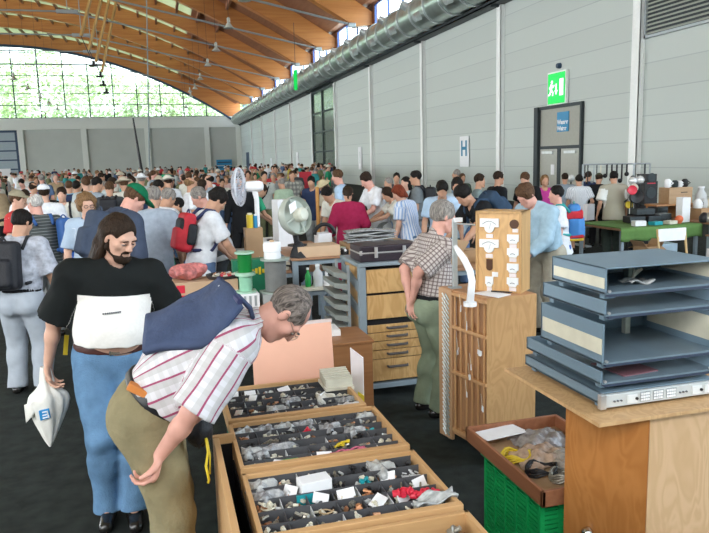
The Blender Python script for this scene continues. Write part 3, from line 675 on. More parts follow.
for c, r, m in ((0, 0, M_COPPER), (1, 1, M_CREAM), (3, 3, M_CREAM), (4, 0, M_CREAM), (6, 2, M_CREAM), (5, 0, M_BRASSY), (2, 0, M_BRASSY)): lumps('A', c, r, m, 'connector', {M_COPPER: 'copper coloured plug', M_CREAM: 'cream plug', M_BRASSY: 'dull metal plug'}[m]+' '+PLACE['A'], 3)
for c, r, m in ((5, 4, M_BRASSY), (6, 5, M_COPPER), (3, 1, M_BRASSY), (4, 1, M_YELLOW), (6, 1, M_CREAM), (5, 2, M_BLACK), (1, 3, M_BRASSY), (6, 3, M_TEAL), (5, 0, M_COPPER), (3, 4, M_REDP)): lumps('B', c, r, m, 'connector', {M_COPPER: 'copper coloured plug', M_CREAM: 'cream plug', M_BRASSY: 'dull metal plug', M_YELLOW: 'yellow plug', M_BLACK: 'black plug', M_TEAL: 'teal plug', M_REDP: 'red plug'}[m]+' '+PLACE['B'], 3)
for c, r, m in ((3, 3, M_BLACK), (4, 4, M_BLACK), (0, 0, M_CREAM), (1, 0, M_CREAM), (2, 0, M_CREAM), (2, 1, M_CREAM), (3, 1, M_COPPER), (4, 1, M_CREAM), (4, 2, M_COPPER), (5, 1, M_CREAM), (5, 0, M_CREAM), (3, 0, M_CREAM), (0, 1, M_BRASSY), (0, 2, M_CREAM), (2, 4, M_COPPER), (4, 3, M_TEAL), (6, 0, M_CREAM), (1, 2, M_BRASSY)): lumps('C', c, r, m, 'connector', {M_COPPER: 'copper coloured plug', M_CREAM: 'cream plug', M_BRASSY: 'dull metal plug', M_BLACK: 'black plug', M_TEAL: 'teal plug'}[m]+' '+PLACE['C'], 4, 0.011)
LOOSE = [M_CREAM, M_BRASSY, M_COPPER, M_BLACK, M_DIVW, M_BRASSY]
for k_ in 'ABC':
    X, Y, z, zt = TR[k_]; bins = [MB() for _ in LOOSE]
    for c in range(len(X)-1):
        for r in range(len(Y)-1):
            kind = rg.randrange(len(LOOSE)); n_ = rg.randrange(8, 22)
            for _ in range(n_):
                p = np.array((rg.uniform(X[c]+.014, X[c+1]-.014), rg.uniform(Y[r]+.012, Y[r+1]-.012), z+rg.uniform(.008, .046)))
                d = np.array((rg.uniform(-1, 1), rg.uniform(-1, 1), rg.uniform(-.4, .4))); d *= rg.uniform(.008, .017)/np.linalg.norm(d)
                m_ = kind if rg.random() < .75 else rg.randrange(len(LOOSE))
                if rg.random() < .5: bins[m_].tube([p-d, p+d], rg.uniform(.003, .0075), 6)
                else: bins[m_].cbox(p, (rg.uniform(.012, .028), rg.uniform(.008, .018), rg.uniform(.006, .014)), rotz(rg.random()*3) @ rotx(rg.uniform(-.6, .6)))
    al = MB()
    for i_, b_ in enumerate(bins): al.cur = i_; al.add(b_.v, b_.f)
    o_ = al.build('loose_components', LOOSE, None); o_['kind'] = 'stuff'; o_['label'] = 'loose small electronic components scattered '+PLACE[k_]; o_['category'] = 'components'
# single pieces
x, y, z, zt = cell('B', 4, 0)
q = MB()
for k in range(9): q.tube([(x-0.08+0.17*i/8, y-0.01+0.02*math.sin(i*0.9+k)+0.004*k-0.02, zt-0.03+0.012*math.sin(i*0.7+k*1.3)+0.004*(k % 3)) for i in range(9)], 0.0045, 6)
item(q, 'cable_bundle', M_PINK, 'pink cable bundle lying across the front of the second tray from the back', 'cable', smooth=True)
x, y, z, zt = cell('B', 0, 0)
item(MB().cbox((x+0.03, y, zt-0.03), (0.13, 0.05, 0.006), rotz(0.3)@roty(0.15)), 'plastic_sheet', M_TEAL, 'blue green plastic sheet at the front left of the tray with the pink cable', 'sheet')
item(MB().cbox((x+0.16, y+0.01, zt-0.035), (0.07, 0.03, 0.02)), 'small_box', mat('green_plastic', (0.03, 0.35, 0.09), 0.4), 'small bright green box at the front of the tray with the pink cable', 'box')
x, y, z, zt = cell('C', 1, 3); t = thing('white_box', 'white cardboard box with a blue green base in the tray with red connectors', 'box', (x+0.1, y, z))
MB().cbox((x+0.1, y, z+0.05), (0.13, 0.075, 0.09), rotz(0.12)).build('body', M_PAPER, t, bevel=0.003); MB().cbox((x+0.05, y-0.05, z+0.03), (0.07, 0.015, 0.05), rotz(0.12)).build('blue_label', M_TEAL, t)
q = MB(); X, Y, z, zt = TR['C']
for i in range(7):
    px, py = X[5]+0.03+0.022*i, Y[2]-0.045-0.012*i*0.6+rg.uniform(-.008, .008); p = np.array((px, py, zt-0.012+rg.uniform(-.006, .012))); a = rg.random()*6; d = np.array((math.cos(a), math.sin(a), 0.2))*0.022
    t = MB().cyl(p-d, p, 0.014, n=10).cyl(p, p+d*0.9, 0.008, n=10).lathe([(0.018, 0), (0.018, 0.006), (0.01, 0.006)], p, n=12, axis=tuple(d))
    item(t, 'red_connector', M_REDP, 'red plastic connector heaped at the right end of the second tray from the front', 'connector', 'red connectors')
bx, by = X[6]+0.03, Y[0]+0.05
def fn(u, v): return (bx-0.07+0.17*u, by-0.02+0.07*v, zt-0.02+0.03*u+0.012*math.sin(9*u+4*v)+0.01*math.sin(13*v+3*u))
item(MB().grid(fn, 14, 8, 0.006), 'clear_pouch', M_BAG, 'clear plastic pouch over the front right corner of the tray with red connectors', 'bag', smooth=True)
# metal connectors loose in the frontmost tray
for i in range(46):
    px = rg.uniform(0.62, 0.98); py = rg.uniform(1.75, 2.14); p = np.array((px, py, 0.69+rg.uniform(0, 0.035)))
    d = np.array((rg.uniform(-1, 1), rg.uniform(-1, 1), rg.uniform(-.5, .9))); d /= np.linalg.norm(d); d *= 0.022
    q = MB().cyl(p-d, p, 0.016, n=12).lathe([(0.012, 0), (0.021, 0), (0.021, 0.006), (0.012, 0.008)], p, n=12, axis=tuple(d)).cyl(p, p+d*1.3, 0.010, n=10)
    item(q, 'metal_connector', M_BRASSY if i % 4 else M_COPPER, 'dull metal plug connector loose in the frontmost tray' if i % 4 else 'copper coloured plug connector loose in the frontmost tray', 'connector', 'metal connectors in the front tray' if i % 4 else 'copper connectors in the front tray')
# salmon board, teal box, cream rack, leaning sheet behind the rear tray
t = thing('salmon_board', 'big pale salmon board standing upright behind the rear parts tray', 'board', (0.70, 4.06, 0.66))
M_SALMON = mat('salmon_board', (0.72, 0.40, 0.29), 0.45, var=0.05, scale=3)
a, b = np.array((0.47, 4.05, 0.66)), np.array((0.955, 3.96, 0.66))
MB().extr([a, b, b+np.array((0.01, 0.10, 0.395)), a+np.array((0.01, 0.10, 0.365))], (0.004, 0.018, 0)).build('sheet', M_SALMON, t, bevel=0.003)
MB().extr([a+np.array((0.005, 0.10, 0.365)), b+np.array((0.015, 0.10, 0.395)), b+np.array((0.015, 0.10, 0.41)), a+np.array((0.005, 0.10, 0.38))], (0.005, 0.03, 0)).build('edge_strip', mat('pale_edge', (0.66, 0.56, 0.54), 0.5), t)
t = thing('cream_rack', 'small cream ribbed plastic rack lying at the back right of the rear tray', 'rack', (0.93, 3.80, 0.74)); q = MB()
for k in range(6): q.box((0.84, 3.72+0.028*k, 0.745+0.004*k), (1.0, 3.735+0.028*k, 0.80+0.004*k))
q.build('ribs', M_CREAM, t); MB().box((0.835, 3.70, 0.735), (1.005, 3.90, 0.752)).build('base', M_CREAM, t)
t = thing('leaning_sheet', 'white sheet of card standing on edge beside the grey drawer cart', 'sheet', (1.08, 3.94, 0.5))
MB().extr([dep(350, 348, 4.25), dep(363, 358, 4.2), dep(364, 408, 4.2), dep(352, 400, 4.25)], (0.006, 0.012, 0)).build('card', mat('pinkish_card', (0.78, 0.72, 0.74), 0.6, var=0.06, scale=8), t)
MB().extr([dep(358, 392, 4.19), dep(364, 396, 4.19), dep(364, 409, 4.19), dep(357, 404, 4.19)], (0.004, 0.008, 0)).build('yellow_strip', M_YELLOW, t)
# ------------------------------------------------------------------ grey drawer cart
M_CARTW = ply('cart_maple', (0.47, 0.27, 0.10), (0.60, 0.37, 0.16), 0.35)
M_CARTF = mat('cart_frame', (0.27, 0.33, 0.37), 0.4, 0.15, var=0.06)
M_HANDLE = mat('dark_handle', (0.13, 0.12, 0.12), 0.35, 0.3)
x0, x1, y0, y1 = 1.545, 2.20, 5.44, 6.02; zt = 1.185
dc = thing('drawer_cart', 'grey steel framed cart of wooden drawers on castors under the black case', 'cart', ((x0+x1)/2, (y0+y1)/2, 0))
for x in (x0, x1-0.06):
    for y in (y0, y1-0.06): MB().box((x, y, 0.10), (x+0.06, y+0.06, zt-0.03)).build('post', M_CARTF, dc, bevel=0.004)
MB().box((x0-0.01, y0-0.01, zt-0.03), (x1+0.01, y1+0.01, zt)).build('top', M_CARTF, dc, bevel=0.004)
MB().box((x0, y0, 0.09), (x1, y1, 0.135)).build('base_rail', M_CARTF, dc, bevel=0.003)
MB().box((x0+0.02, y1-0.03, 0.13), (x1-0.02, y1-0.015, zt-0.05)).build('back_panel', M_CARTW, dc)
MB().box((x0+0.02, y0+0.06, 0.15), (x0+0.03, y1-0.06, zt-0.05)).build('side_panel', M_CARTW, dc)
for z in (0.42, 0.72, 0.93): MB().extr([(x0+0.005, y0+0.06, z), (x0+0.005, y1-0.06, z+0.10), (x0+0.005, y1-0.06, z+0.19), (x0+0.005, y0+0.06, z+0.09)], (0.012, 0, 0)).build('side_brace', M_CARTF, dc)
MB().box((x0+0.06, y0+0.05, 0.135), (x1-0.06, y1-0.05, zt-0.06)).build('dark_inside', M_BLACK, dc)
for a, b in ((0.925, 1.125), (0.700, 0.905)):
    MB().box((x0+0.066, y0+0.008, a), (x1-0.066, y0+0.03, b)).build('panel', M_CARTW, dc, bevel=0.004)
zs = [(0.585, 0.648), (0.508, 0.578), (0.43, 0.501), (0.352, 0.423), (0.155, 0.345)]
for k, (a, b) in enumerate(zs):
    d = MB().box((x0+0.066, y0+0.004, a), (x1-0.066, y0+0.024, b)).build('drawer', M_CARTW, dc, bevel=0.003)
    zc = (a+b)/2+(0.03 if k == 4 else 0.005); xc = (x0+x1)/2-0.0
    MB().tube([(xc-0.09, y0+0.01, zc), (xc-0.085, y0-0.02, zc), (xc+0.085, y0-0.02, zc), (xc+0.09, y0+0.01, zc)], 0.011, 8).build('handle', M_HANDLE, d)
for x in (x0+0.06, x1-0.06):
    for y in (y0+0.06, y1-0.06):
        c = MB().cyl((x-0.02, y-0.02, 0.045), (x+0.02, y-0.02, 0.045), 0.045, n=18).build('castor', mat('rubber', (0.05, 0.05, 0.05), 0.7), dc)
        MB().box((x-0.028, y-0.03, 0.04), (x-0.022, y+0.02, 0.095)).box((x+0.022, y-0.03, 0.04), (x+0.028, y+0.02, 0.095)).box((x-0.03, y-0.03, 0.085), (x+0.03, y+0.03, 0.095)).build('fork', M_GREYMETAL, c)
# black case on the cart
M_CASE = mat('case_black', (0.03, 0.022, 0.03), 0.4, var=0.2, scale=80); M_ALU = mat('case_trim', (0.66, 0.66, 0.66), 0.3, 0.7)
cs = thing('attache_case', 'black hard attache case with silver trim lying on the drawer cart', 'case', (1.85, 5.72, zt))
cx0, cx1, cy0, cy1 = 1.57, 2.10, 5.48, 5.80
MB().box((cx0, cy0, zt), (cx1, cy1, zt+0.075)).build('lower_shell', M_CASE, cs, bevel=0.012)
MB().box((cx0, cy0, zt+0.08), (cx1, cy1, zt+0.138)).build('lid', M_CASE, cs, bevel=0.012)
MB().box((cx0-0.003, cy0-0.003, zt+0.072), (cx1+0.003, cy1+0.003, zt+0.084)).build('trim_band', M_ALU, cs, bevel=0.002)
for x in (1.71, 1.96): MB().box((x-0.014, cy0-0.012, zt+0.035), (x+0.014, cy0, zt+0.125)).build('latch', M_ALU, cs, bevel=0.003)
for x in (1.58, 2.09): MB().cbox((x, cy0+0.005, zt+0.08), (0.022, 0.012, 0.04)).build('corner', M_ALU, cs, bevel=0.003)
# ------------------------------------------------------------------ right: tall wooden display cabinet on castors
M_CABP = ply('cabinet_ply', (0.42, 0.235, 0.095), (0.51, 0.30, 0.13)); M_CABD = wood('cabinet_side', (0.36, 0.175, 0.075), (0.46, 0.24, 0.11), axis=2, scale=2)
M_DOWEL = wood('dowel', (0.46, 0.24, 0.10), (0.58, 0.33, 0.15), axis=2, scale=3)
A = np.array((1.972, 3.955)); Bp = np.array((1.865, 4.46)); ux = (Bp-A)/np.linalg.norm(Bp-A); nx = np.array((-ux[1], ux[0])); LL = np.linalg.norm(Bp-A)
if nx[0] > 0: nx = -nx                               # outward, to the left
C = A+np.array((0.365, 0.012)); Dp = Bp+np.array((0.40, 0.05))
cab = thing('display_cabinet', 'tall plywood display cabinet on castors with dowels and paper tags on its side', 'cabinet', (2.1, 4.2, 0))
MB().extr([(A[0], A[1], 0.12), (C[0], C[1], 0.12), (C[0], C[1], 1.138), (A[0], A[1], 1.138)], (0.003, 0.014, 0)).build('plywood_face', M_CABP, cab)
MB().prism([A+ux*0.01, C+np.array((0, .01)), Dp, Bp], 1.122, 1.14).build('top', M_CABD, cab)
MB().prism([A+ux*0.01, C+np.array((0, .01)), Dp, Bp], 0.10, 0.125).build('bottom', M_CABD, cab)
MB().extr([(*(C+np.array((-0.012, 0.014))), 0.12), (*(Dp+np.array((-0.012, 0))), 0.12), (*(Dp+np.array((-0.012, 0))), 1.12), (*(C+np.array((-0.012, 0.014))), 1.12)], (0.012, 0, 0)).build('side_panel', M_CABD, cab)
def sp(t_, off, z): p = A+ux*t_*LL+nx*off; return np.array((p[0], p[1], z))
MB().extr([sp(0, -0.03, .125), sp(0.72, -0.03, .125), sp(0.72, -0.03, 1.12), sp(0, -0.03, 1.12)], (-nx[0]*.01, -nx[1]*.01, 0)).build('back_board', M_CABD, cab)
for z in (0.125, 0.545, 0.868, 1.10):
    MB().extr([sp(0, -0.018, z), sp(0.72, -0.018, z), sp(0.72, -0.018, z+0.022), sp(0, -0.018, z+0.022)], (nx[0]*.03, nx[1]*.03, 0)).build('rail', M_DOWEL, cab, bevel=0.002)
for k in range(6):
    tt = 0.05+0.62*k/5; MB().tube([sp(tt, 0.0, 0.13), sp(tt, 0.0, 1.12)], 0.008, 8).build('dowel', M_DOWEL, cab)
# edge board carrying the woven chain strip
MB().extr([sp(0.72, 0.012, 0.05), sp(1.02, 0.012, 0.05), sp(1.02, 0.012, 1.135), sp(0.72, 0.012, 1.135)], (-nx[0]*.022, -nx[1]*.022, 0)).build('edge_board', wood('edge_board', (0.42, 0.24, 0.12), (0.52, 0.31, 0.17), axis=2, scale=2), cab, bevel=0.002)
for tt in (0.08, 0.95):
    p = sp(tt, -0.06, 0.045); c = MB().cyl(p-np.array((0.016, 0, 0)), p+np.array((0.016, 0, 0)), 0.045, n=16).build('castor', mat('rubber', (0.05, 0.05, 0.05), 0.7), cab)
    MB().cbox(p+np.array((0, 0.01, 0.045)), (0.05, 0.05, 0.02)).cbox(p+np.array((-0.022, 0, 0.02)), (0.006, 0.03, 0.06)).build('fork', M_GREYMETAL, c)
for p in (C+np.array((-.06, .06)), Dp+np.array((-.06, -.04))): MB().cyl((p[0]-.016, p[1], .045), (p[0]+.016, p[1], .045), 0.045, n=16).build('castor', mat('rubber', (0.05, 0.05, 0.05), 0.7), cab)
ch = thing('linked_chain', 'flat silvery linked chain hanging down the edge board of the display cabinet', 'chain', sp(0.80, 0.03, 0.1)); q = MB(); q2 = MB()
for k in range(62):
    z = 0.075+k*0.0165
    for s_ in (0, 1):
        a = sp(0.765+0.07*s_+(0.035 if k % 2 else 0), 0.018+0.004*s_, z); b = sp(0.80+0.07*s_+(0.035 if k % 2 else 0), 0.022, z+0.022)
        (q if s_ else q2).tube([a, b], 0.0055, 6)
q.build('inner_links', mat('chain_bright', (0.74, 0.76, 0.74), 0.3, 0.4), ch); q2.build('outer_links', mat('chain_dull', (0.33, 0.36, 0.34), 0.35, 0.6), ch)
# tags on the dowels
k = 0
for (x, y, z), lab in zip(((1.95, 4.203, 1.033), (1.95, 4.141, 0.922), (1.95, 4.236, 0.724), (1.95, 4.006, 0.771), (1.95, 4.095, 0.65), (1.95, 4.111, 0.576), (1.95, 4.142, 0.446), (1.95, 3.975, 0.40)),
        ('small round white tag topmost on the dowels', 'white folded tag just above the upper rail of dowels', 'twisted white tag left of centre between the two dowel rails', 'white tag by the cabinet corner between the two rails', 'crumpled white tag in the middle of the dowel rack', 'white tag lying on the lower dowel rail', 'long white tag hanging below the lower dowel rail', 'lowest small white tag near the cabinet corner')):
    tt = (y-3.955)/0.505; p = sp(tt, 0.018, z); t = thing('paper_tag', lab, 'tag', p)
    R_ = rotz(1.3+rg.uniform(-.4, .4)) @ roty(rg.uniform(-.8, .3)); MB().cbox(p, (0.058 if k not in (0, 7) else 0.03, 0.004, 0.03), R_).cbox(p+np.array((0, 0, -0.012)), (0.03, 0.006, 0.02), R_).build('paper', M_PAPER, t)
    MB().tube([p, sp(tt+0.05, 0.012, z+0.09)], 0.0015, 5).build('string', M_CREAM, t); k += 1
# ------------------------------------------------------------------ wooden meter box on the cabinet
M_BOXW = ply('meter_box_ply', (0.55, 0.32, 0.13), (0.66, 0.40, 0.17), 0.4); M_BOXS = wood('meter_box_side', (0.44, 0.25, 0.09), (0.55, 0.32, 0.125), axis=2, scale=3)
a0 = np.array((2.03, 4.235)); b0 = np.array((2.243, 4.005)); u = (b0-a0)/np.linalg.norm(b0-a0); n = np.array((u[1], -u[0]))
if n[1] > 0: n = -n
W_ = np.linalg.norm(b0-a0); bz = 1.14; HB = 0.535
mbx = thing('meter_box', 'upright plywood box with white meter dials on its front on the display cabinet', 'box', (*(a0+b0)/2-n*0.1, bz))
def bp(s, o, z): p = a0+u*s*W_+n*o; return np.array((p[0], p[1], bz+z*HB))
MB().extr([bp(0, 0, 0), bp(1, 0, 0), bp(1, 0, 1), bp(0, 0, 1)], (*(-n*0.012), 0)).build('front', M_BOXW, mbx)
for s in (0, 1-0.05): MB().extr([bp(s, 0.008 if s == 0 else 0.004, 0), bp(s+0.05, 0.008 if s == 0 else 0.004, 0), bp(s+0.05, 0.008 if s == 0 else 0.004, 1.01), bp(s, 0.008 if s == 0 else 0.004, 1.01)], (*(-n*0.19), 0)).build('side', M_BOXS, mbx)
MB().extr([bp(0, 0.008, 0.98), bp(1, 0.008, 0.98), bp(1, 0.008, 1.01), bp(0, 0.008, 1.01)], (*(-n*0.19), 0)).build('top', M_BOXS, mbx)
MB().extr([bp(0, -0.18, 0), bp(1, -0.18, 0), bp(1, -0.18, 1), bp(0, -0.18, 1)], (*(-n*0.008), 0)).build('back', M_BOXS, mbx)
M_DIAL = mat('dial_white', (0.80, 0.82, 0.83), 0.4, var=0.02); M_INK = mat('dial_ink', (0.12, 0.13, 0.15), 0.5); M_HOLE = mat('meter_glass_dark', (0.10, 0.05, 0.03), 0.15, spec=0.7)
def wide_dial(s0, s1, z0, z1):
    zm = z0+(z1-z0)*0.40; sm = (s0+s1)/2; w = (s1-s0)
    P_ = [bp(s0, 0.014, z1), bp(s0, 0.014, zm), bp(s0+0.22*w, 0.014, zm)]+[bp(sm-0.26*w*math.cos(PI*k/8), 0.014, zm-(zm-z0)*math.sin(PI*k/8)) for k in range(9)]+[bp(s1-0.22*w, 0.014, zm), bp(s1, 0.014, zm), bp(s1, 0.014, z1)]
    o = MB().extr(P_, (*(-n*0.014), 0)).build('meter_dial', M_DIAL, mbx, bevel=0.002)
    MB().tube([bp(s0+w*(0.15+0.7*k/10), 0.0155, zm+(z1-zm)*(0.35+0.35*math.sin(PI*k/10))) for k in range(11)], 0.0016, 5).build('scale', M_INK, o)
    MB().tube([bp(sm, 0.0155, zm-(zm-z0)*0.4), bp(sm+0.1*w, 0.0155, zm+(z1-zm)*0.5)], 0.001, 5).build('needle', M_INK, o)
    MB().extr([bp(sm-0.18*w, 0.006, z0-0.065), bp(sm+0.18*w, 0.006, z0-0.065), bp(sm+0.18*w, 0.006, z0-0.015), bp(sm-0.18*w, 0.006, z0-0.015)], (*(-n*0.006), 0)).build('price_label', mat('label_pink', (0.78, 0.70, 0.70), 0.6), mbx)
wide_dial(0.10, 0.52, 0.74, 0.92); wide_dial(0.09, 0.52, 0.49, 0.66)
def small_dial(s0, s1, z0, z1, lab=True):
    w = s1-s0; zm = z0+0.25*(z1-z0)
    o = MB().extr([bp(s0, 0.012, z1), bp(s0, 0.012, zm), bp(s0+0.1*w, 0.012, zm), bp(s0+0.2*w, 0.012, z0), bp(s1-0.2*w, 0.012, z0), bp(s1-0.1*w, 0.012, zm), bp(s1, 0.012, zm), bp(s1, 0.012, z1)], (*(-n*0.012), 0)).build('meter_dial', M_DIAL, mbx, bevel=0.002)
    MB().tube([bp(s0+w*(0.3+0.4*k/6), 0.0135, zm+(z1-zm)*(0.12+0.12*math.sin(PI*k/6))) for k in range(7)], 0.002, 5).build('scale', M_INK, o)
    if lab: MB().extr([bp(s0+0.2*w, 0.006, z0-0.055), bp(s1-0.2*w, 0.006, z0-0.055), bp(s1-0.2*w, 0.006, z0-0.008), bp(s0+0.2*w, 0.006, z0-0.008)], (*(-n*0.006), 0)).build('price_label', mat('label_pink', (0.78, 0.70, 0.70), 0.6), mbx)
for z0 in (0.585, 0.415, 0.225, 0.05): small_dial(0.70, 0.95, z0+0.03, z0+0.145)
small_dial(0.22, 0.40, 0.06, 0.19)
MB().extr([bp(0.37, 0.006, 0.19), bp(0.50, 0.006, 0.19), bp(0.50, 0.006, 0.25), bp(0.37, 0.006, 0.25)], (*(-n*0.006), 0)).build('price_label', M_PAPER, mbx)
c_ = bp(0.845, 0, 0.855); MB().cyl(c_-np.array((*n, 0))*0.005, c_+np.array((*n, 0))*0.006, 0.031, n=24).build('round_window', M_HOLE, mbx)
MB().extr([bp(0.81, 0.006, 0.755), bp(0.93, 0.006, 0.755), bp(0.93, 0.006, 0.80), bp(0.81, 0.006, 0.80)], (*(-n*0.006), 0)).build('price_label', mat('label_pink', (0.78, 0.70, 0.70), 0.6), mbx)
MB().extr([bp(0.24, 0.006, 0.41), bp(0.24, 0.006, 0.30)]+[bp(0.31-0.07*math.cos(PI*k/8), 0.006, 0.30-0.035*math.sin(PI*k/8)) for k in range(1, 8)]+[bp(0.38, 0.006, 0.30), bp(0.38, 0.006, 0.41)], (*(-n*0.010), 0)).build('meter_opening', M_HOLE, mbx)
# metal upright with rod, white curved arm, sheet and pen beside the meter box
up_b = np.array((1.93, 4.36, 1.14)); st_ = thing('metal_upright', 'flat silvery metal upright with a thin rod, standing left of the meter box', 'stand', up_b)
MB().cbox(up_b+np.array((0, 0, 0.24)), (0.034, 0.02, 0.48)).build('bar', mat('alu_bar', (0.52, 0.56, 0.56), 0.35, 0.4), st_, bevel=0.002); MB().cbox(up_b+np.array((0, 0, 0.006)), (0.08, 0.06, 0.012)).build('foot', M_GREYMETAL, st_)
MB().tube([up_b+np.array((0, 0, 0.45)), (2.03, 4.25, 1.585)], 0.006, 8).build('rod', M_ALU, st_)
MB().cbox(up_b+np.array((0.02, -0.01, 0.475)), (0.06, 0.03, 0.03)).build('end_block', M_PAPER, st_, bevel=0.003)
ca = thing('curved_arm', 'white curved plastic arm rising beside the metal upright', 'arm', (1.98, 4.18, 1.14))
pts = [dep(455, 246, 4.33), dep(459, 252, 4.31), dep(465, 261, 4.28), dep(470, 271, 4.24), dep(472, 281, 4.22), dep(470, 289, 4.2)]
q = MB()
for i in range(len(pts)-1): q.tube([pts[i], pts[i+1]+(pts[i+1]-pts[i])*0.12], [0.020, 0.020], 10)
pts[-1][2] = 1.16
MB().tube(pts, [0.012, 0.019, 0.021, 0.022, 0.022, 0.024], 12).build('arm', mat('white_plastic', (0.78, 0.79, 0.82), 0.35), ca, smooth=True); MB().cyl((pts[-1][0], pts[-1][1], 1.14), (pts[-1][0], pts[-1][1], 1.165), 0.04, n=18).build('base', M_PAPER, ca)
MB
item(MB().extr([(1.955, 4.13, 1.1415), (2.04, 3.93, 1.1415), (2.16, 3.99, 1.1415), (2.09, 4.16, 1.1415)], (0, 0, 0.004)), 'paper_sheet', M_PAPER, 'white sheet of paper lying in front of the meter box', 'paper')
item(MB().tube([(2.075, 4.10, 1.153), (2.165, 4.015, 1.153)], 0.0055, 8).cyl((2.165, 4.015, 1.153), (2.18, 4.0, 1.153), 0.004, 0.001), 'black_pen', M_BLACK, 'black pen lying on the white sheet before the meter box', 'pen')
# ------------------------------------------------------------------ plywood stand with the stack of blue rack housings
M_PLYT = ply('ply_sheet', (0.50, 0.30, 0.14), (0.60, 0.385, 0.19)); M_PLYS = ply('ply_pale', (0.55, 0.355, 0.19), (0.64, 0.43, 0.25)); M_PLYO = ply('ply_orange', (0.33, 0.125, 0.03), (0.40, 0.165, 0.045), 0.3)
ps = thing('plywood_stand', 'plywood stand with an orange varnished end under the blue housings', 'stand', (2.0, 2.5, 0))
MB().box((1.5615, 2.1825, 1.0015), (2.475, 2.94, 1.017)).build('top_sheet', M_PLYT, ps, bevel=0.001)
MB().extr([(1.5885, 2.448, 0), (1.818, 2.214, 0), (1.818, 2.214, 1.0015), (1.5885, 2.448, 1.0015)], (0.011, 0.011, 0)).build('orange_panel', M_PLYO, ps)
MB().extr([(1.820, 2.2125, 0), (2.448, 2.2275, 0), (2.448, 2.2275, 1.0015), (1.820, 2.2125, 1.0015)], (0, 0.014, 0)).build('pale_panel', M_PLYS, ps)
MB().box((1.68, 2.40, 0), (2.43, 2.412, 1.0015)).build('back_panel', M_PLYS, ps); MB().box((2.43, 2.245, 0), (2.444, 2.41, 1.0015)).build('side_panel', M_PLYS, ps)
MB().box((1.602, 2.61, 0.975), (1.647, 2.66, 1.0015)).build('batten', M_PLYS, ps)
kp = np.array((1.66, 2.375, 0)); kp[2] = aty(592, 530, 2.37)[2]
MB().sphere(kp+np.array((-.012, -.012, 0)), 0.026, 14, (1, 1, 0.8)).build('knob', mat('chrome', (0.6, 0.62, 0.62), 0.12, 1.0), ps, smooth=True)
M_RACK = mat('rack_blue', (0.16, 0.235, 0.295), 0.42, 0.1, var=0.06, scale=4); M_RACKI = mat('rack_blue_inside', (0.17, 0.235, 0.285), 0.38, 0.2, var=0.06)
M_RCREAM = mat('rack_cream', (0.62, 0.59, 0.47), 0.45); M_RDARK = mat('rack_dark', (0.03, 0.045, 0.08), 0.5)
def housing(lab, x0, y0, y1, z0, z1, stripe=False, front=None, top=True, W=0.558):
    t = thing('rack_housing', lab, 'housing', (x0+W/2, (y0+y1)/2, z0), 0, 'blue rack housings'); x1 = x0+W; w = 0.008
    for xa, nm in ((x0, 'side'), (x1-w, 'side')):
        MB().box((xa, y0, z0+0.012), (xa+w, y1, z1)).build('side', M_RACK, t, bevel=0.002)
    if stripe:
        h = z1-z0
        MB().box((x0-0.003, y0+0.004, z0+0.30*h), (x0+0.004, y1-0.02, z0+0.66*h)).build('cream_stripe', M_RCREAM, t)
        MB().box((x1-w-0.004, y0+0.03, z0+0.3*h), (x1-w, y1-0.04, z1-0.02)).build('cream_lining', M_RCREAM, t)
    MB().box((x0, y0, z0+0.012), (x1, y1, z0+0.020)).build('floor_plate', M_RACKI, t)
    MB().box((x0, y1-w, z0+0.012), (x1, y1, z1)).build('back', M_RACK, t)
    if top: MB().box((x0, y0, z1-0.006), (x1, y1, z1)).build('lid', M_RACK, t, bevel=0.002)
    MB().box((x0+0.02, y0+0.002, z0), (x1-0.02, y0+0.02, z0+0.012)).build('sill', M_RDARK, t)
    for xx in (x0+0.02, x1-0.06):
        for yy in (y0+0.03, y1-0.06): MB().box((xx, yy, z0-0.012), (xx+0.05, yy+0.035, z0+0.004)).build('foot', M_RACK, t)
    for xx in (x0+0.02, x1-0.025): MB().cyl((xx, y0+0.006, z0+0.024), (xx, y0-0.004, z0+0.024), 0.006, n=10).build('screw', M_ALU, t)
    return t
hx = 1.6515; y0, y1 = 2.304, 2.853
u5 = housing('lowest blue rack housing, with the silver front panel of small buttons', hx, y0, 2.90, 1.0276, 1.0888)
MB().box((hx-0.009, y0-0.02, 1.031), (hx+0.567, y0-0.004, 1.085)).build('front_panel', mat('panel_silver', (0.60, 0.64, 0.65), 0.35, 0.2), u5, bevel=0.002)
MB().box((hx-0.016, y0-0.027, 1.0276), (hx+0.011, y0-0.004, 1.0888)).build('rack_ear', M_ALU, u5, bevel=0.002)
for k in range(8):
    x = hx+0.05+0.063*k; yf = y0-0.024
    if k in (2, 3, 4):
        q = MB()
        for j in range(3):
            for i in range(4): q.box((x+0.011*i, yf, 1.042+0.0125*j), (x+0.011*i+0.008, yf+0.006, 1.042+0.0125*j+0.008))
        q.build('button_block', M_PAPER, u5); MB().box((x-0.004, yf+0.003, 1.038), (x+0.046, yf+0.005, 1.08)).build('button_frame', M_GREYMETAL, u5)
    elif k in (0, 5):
        q = MB()
        for i in range(3): q.cyl((x+0.016*i, yf-0.002, 1.056), (x+0.016*i, yf+0.006, 1.056), 0.004, n=10)
        q.build('sockets', M_INK, u5)
    else:
        MB().box((x, yf, 1.04), (x+0.045, yf+0.006, 1.074)).build('label_field', mat('panel_pale', (0.72, 0.75, 0.76), 0.5), u5); MB().cyl((x+0.040, yf-0.006, 1.057), (x+0.040, yf+0.006, 1.057), 0.006, n=12).build('knob', M_BLACK, u5)
u4 = housing('second lowest blue rack housing, with the dull red sheet inside', hx, y0, 2.89, 1.1104, 1.1788, top=False)
